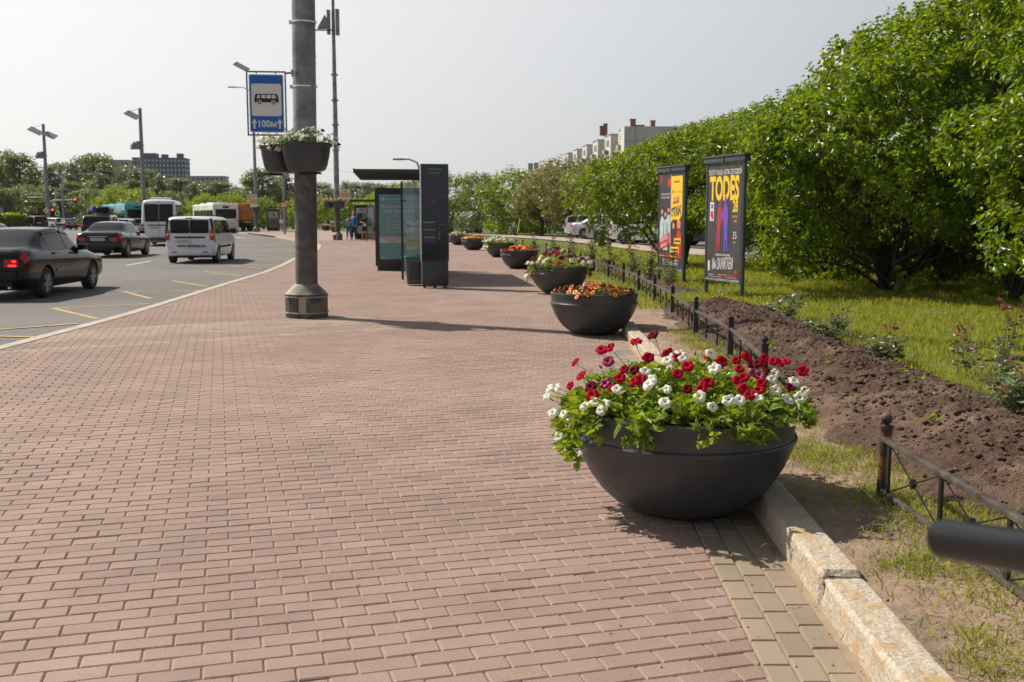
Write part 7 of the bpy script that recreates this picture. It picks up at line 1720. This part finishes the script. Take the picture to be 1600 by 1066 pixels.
def person(label, x, y, rz, cloth, legs, hair, arms, H=1.72, skirt=None, seated=False, bare=False, long_hair=False, step=.12, shoe='black', face=0.0):
    """arms: list of (elbow, hand) for left (-x) and right (+x); faces local -Y"""
    t = thing('person', label, 'person', (x, y, 0), rz, 'people waiting at the stops')
    k = H/1.72; V = lambda a, b, c: (a*k, b*k, c*k); hz = .92 if not seated else .50
    sh = hz+.50; J = [(V(0,0,hz), .125*k), (V(0,.0,hz+.14), .115*k), (V(0,0,hz+.34), (.16*k,.11*k)), (V(0,0,sh-.02), (.12*k,.085*k)), (V(0,-.01,sh+.09), .050*k), (V(0,-.03,sh+.19), .085*k), (V(0,-.03,sh+.27), .088*k), (V(0,-.02,sh+.33), .05*k)]
    E_ = [(0,1),(1,2),(2,3),(3,4),(4,5),(5,6),(6,7)]; armJ = []
    for s_, (el, ha) in zip((-1, 1), arms):
        i = len(J); J += [(V(s_*.19,0,sh-.05), .055*k), (V(*el), .040*k), (V(*ha), .027*k), (V(ha[0], ha[1]-.045, ha[2]-.03), .033*k)]; E_ += [(3,i),(i,i+1),(i+1,i+2),(i+2,i+3)]
        armJ.append((V(s_*.17,0,sh-.03), V(s_*.20,0,sh-.06), V(*el), V(*ha)))
        for f in range(5):
            j = len(J); a = V(ha[0]+(f-2)*.016*(1 if f else 1.6), ha[1]-.085+(.03 if f == 0 else 0), ha[2]-.05); b_ = V(ha[0]+(f-2)*.017, ha[1]-.115+(.03 if f == 0 else 0), ha[2]-.085)
            J += [(a, .0095*k), (b_, .008*k)]; E_ += [(i+3,j),(j,j+1)]
    legJ = []
    for s_ in (-1, 1):
        i = len(J)
        if seated: pts = [V(s_*.10,-.02,hz-.02), V(s_*.12,-.42,hz-.02), V(s_*.13,-.40-.05*s_,.08), V(s_*.13,-.52-.05*s_,.04)]
        else: pts = [V(s_*.095,0,hz-.06), V(s_*.10,-.02+s_*step*.3,.49), V(s_*.105,.02+s_*step*.8,.08), V(s_*.115,-.12+s_*step*.8,.035)]
        J += [(pts[0], .095*k), (pts[1], .060*k), (pts[2], .038*k), (pts[3], .030*k)]; E_ += [(0,i),(i,i+1),(i+1,i+2),(i+2,i+3)]; legJ.append(pts)
    body = skinned('body', J, E_, SKIN, t)
    # nose
    mb = MB(); mb.tube([V(0,-.115,sh+.235), V(0,-.135,sh+.20)], [.010*k,.016*k], 6); mb.build('nose', SKIN, body)
    for s_ in (-1, 1): mb = MB(); mb.lathe([(0,0),(.011*k,.004),(0,.008)], 8, V(s_*.035,-.118,sh+.235)); mb.build('eye', M['black'], body)
    a, b_ = armJ
    J2 = [(V(0,0,hz-.02), .150*k), (V(0,0,hz+.14), .142*k), (V(0,0,hz+.34), (.185*k,.13*k)), (V(0,0,sh-.03), (.15*k,.10*k))]; E2 = [(0,1),(1,2),(2,3)]
    for q in armJ:
        i = len(J2); J2 += [(q[1], .072*k), (q[2], .055*k)]; E2 += [(3,i),(i,i+1)]
        if not bare: J2.append((tuple(Vector(q[2]).lerp(Vector(q[3]), .85)), .042*k)); E2.append((i+1,i+2))
    skinned('top', J2, E2, cloth, t)
    if legs:
        J3 = [(V(0,0,hz+.0), .140*k)]; E3 = []
        for q in legJ:
            i = len(J3); J3 += [(q[0], .112*k), (q[1], .080*k), (tuple(Vector(q[2])+Vector((0,0,.02))), .060*k)]; E3 += [(0,i),(i,i+1),(i+1,i+2)]
        skinned('trousers', J3, E3, legs, t)
    if skirt: mb = MB(); mb.lathe([(.14*k,0),(.19*k,-.16*k),(.205*k,-.36*k)], 20, V(0,0,hz+.05), sy=.8); mb.build('skirt', skirt, t)
    mb = MB()
    for q in legJ: c = Vector(q[2]).lerp(Vector(q[3]), .6); mb.box((c.x, c.y-.01, .035), (.09*k,.26*k,.07)); 
    mb.build('shoe', M[shoe], t, bevel=.025)
    hm = MB(); cc_ = V(0,-.015,sh+.245)
    prof = [(.0,.125),(.055,.115),(.092,.075),(.104,.02),(.100,-.03),(.085,-.06)]
    n = 20; vs = []
    for r, z in prof:
        for q in range(n):
            a_ = 2*PI*q/n; front = max(0, -math.sin(a_)); zz3 = max(z, .035*front+(-.2)*(1-front)) if z < .03 else z
            vs.append((cc_[0]+r*k*math.cos(a_)*(1.0), cc_[1]+(r*math.sin(a_)*1.08+.012)*k, cc_[2]+zz3*k))
    hm.add(vs, [(i*n+q, i*n+(q+1)%n, (i+1)*n+(q+1)%n, (i+1)*n+q) for i in range(len(prof)-1) for q in range(n)])
    if long_hair: hm.lathe([(.085*k,.02*k),(.10*k,-.10*k),(.095*k,-.24*k),(.05*k,-.30*k)], 14, (cc_[0], cc_[1]+.035*k, cc_[2]), sy=.6)
    hm.build('hair', hair, t)
    return t
CL = {n: mat(n, c, .85) for n, c in (('blue_shirt_cloth',(.03,.22,.50)),('navy_trousers_cloth',(.02,.035,.09)),('jeans_cloth',(.05,.10,.22)),('black_cloth',(.012,.012,.013)),('light_stripe_cloth',(.30,.31,.34)),('denim_light',(.16,.24,.36)),('purple_cloth',(.22,.18,.30)))}
def check_mat():
    m = mat('checked_cloth', (.5,.5,.5), .85); nt = m.node_tree; c = nt.nodes.new('ShaderNodeTexChecker'); c.inputs['Scale'].default_value = 11; c.inputs['Color1'].default_value = (.03,.04,.09,1); c.inputs['Color2'].default_value = (.50,.50,.50,1)
    tc = nt.nodes.new('ShaderNodeTexCoord'); nt.links.new(tc.outputs['Object'], c.inputs['Vector']); nt.links.new(c.outputs[0], nt.nodes['Principled BSDF'].inputs['Base Color']); return m
px, py = at(545.5, 374.6); p1 = person('person in a long checked shirt and jeans holding a green folder', px, py, R(-15), check_mat(), CL['jeans_cloth'], HAIR['brown'], [((-.26,-.10,1.14),(-.10,-.30,1.16)), ((.26,-.08,1.12),(.05,-.30,1.14))], H=1.62, shoe='white')
t = thing('folder', 'green folder in the hands of the person in the checked shirt', 'folder', (px-.16, py-.42, 1.10), R(-15)); mb = MB(); mb.box((0,0,0), (.34,.03,.26), ry=.3); mb.build('cover', mat('green_folder', (.01,.38,.20), .5), t)
px2, py2 = at(551, 374.4); person('taller person in a bright blue jacket and navy trousers behind the one in checks', px2+.05, py2+.45, R(-25), CL['blue_shirt_cloth'], CL['navy_trousers_cloth'], SKIN, [((-.27,0,1.18),(-.25,-.10,.92)), ((.27,0,1.18),(.25,-.08,.90))], H=1.80)
px3, py3 = at(569.5, 375.2); person('person with teal hair and black skirt, bare legs, looking down at both hands', px3, py3, R(-10), CL['black_cloth'], None, HAIR['teal'], [((-.25,-.10,1.16),(-.06,-.28,1.22)), ((.25,-.08,1.14),(.06,-.28,1.20))], H=1.68, skirt=CL['black_cloth'], long_hair=True, bare=True)
t = thing('backpack', 'large black backpack on the person with teal hair', 'backpack', (px3+.26, py3+.16, 1.18), R(-10)); mb = MB(); mb.box((0,0,0), (.40,.26,.56)); mb.build('bag', CL['black_cloth'], t, bevel=.10, seg=4)
t = thing('shoulder_bag', 'pale round bag carried in front by the person with teal hair', 'bag', (px3+.08, py3-.24, .98)); mb = MB(); mb.box((0,0,0), (.18,.08,.18)); mb.build('bag', M['white'], t, bevel=.035)
px4, py4 = at(584, 373.5); person('person sitting at the edge of the middle shelter, striped top and light jeans', px4, py4, R(-75), CL['light_stripe_cloth'], CL['denim_light'], HAIR['dark'], [((-.25,-.12,.72),(-.12,-.32,.62)), ((.25,-.12,.72),(.14,-.34,.60))], H=1.74, seated=True, bare=True)
t = thing('stool', 'small bench seat under the sitting person', 'seat', (px4, py4, 0), R(-75)); mb = MB(); mb.box((0,.05,.36), (.9,.36,.05)); mb.build('seat', M['frame'], t, bevel=.01); mb = MB(); mb.box((0,.05,.17), (.06,.1,.34)); mb.build('leg', M['frame'], t)
t = thing('carrier_bag', 'pale carrier bag standing by the sitting person', 'bag', (px4-.75, py4-.3, 0)); mb = MB(); mb.add([(-.2,-.1,0),(.2,-.1,0),(.2,.1,0),(-.2,.1,0),(-.17,-.03,.42),(.17,-.03,.42),(.17,.03,.42),(-.17,.03,.42)], [(3,2,1,0),(4,5,6,7),(0,1,5,4),(1,2,6,5),(2,3,7,6),(3,0,4,7)]); mb.build('bag', CL['purple_cloth'], t, bevel=.02)
# person in a bright vest by the truck
px5, py5 = at(397.5, 365.5); 
# wooden rail behind the second post, at the edge of the far lawn
t = thing('lawn_rail', 'low pale rail fence at the edge of the far lawn behind the couple', 'fence', (-22, 118, 0)); mb = MB()
for k in range(9):
    mb2 = MB(); mb2.box((-2+k*1.2, .3*k, .42), (.08,.08,.84)); mb2.build('post', M['tan'], t)
for z_ in (.35, .72): mb.tube([(-2,0,z_),(7.6,2.4,z_)], .035, 6)
mb.build('rail', M['tan'], t)
mb = MB(); mb.box((0, 480, 39), (1400, 1200, 80)); hz = mb.build('haze', None, ang=0)
hz.data.materials.clear()
m = bpy.data.materials.new('haze_air'); m.use_nodes = True; nt = m.node_tree; nt.nodes.clear()
pv = nt.nodes.new('ShaderNodeVolumePrincipled'); ou = nt.nodes.new('ShaderNodeOutputMaterial'); nt.links.new(pv.outputs[0], ou.inputs['Volume'])
pv.inputs['Density'].default_value = .00007; pv.inputs['Color'].default_value = (.93, .95, .98, 1); pv.inputs['Anisotropy'].default_value = .35
hz.data.materials.append(m); tag(hz, kind='stuff')
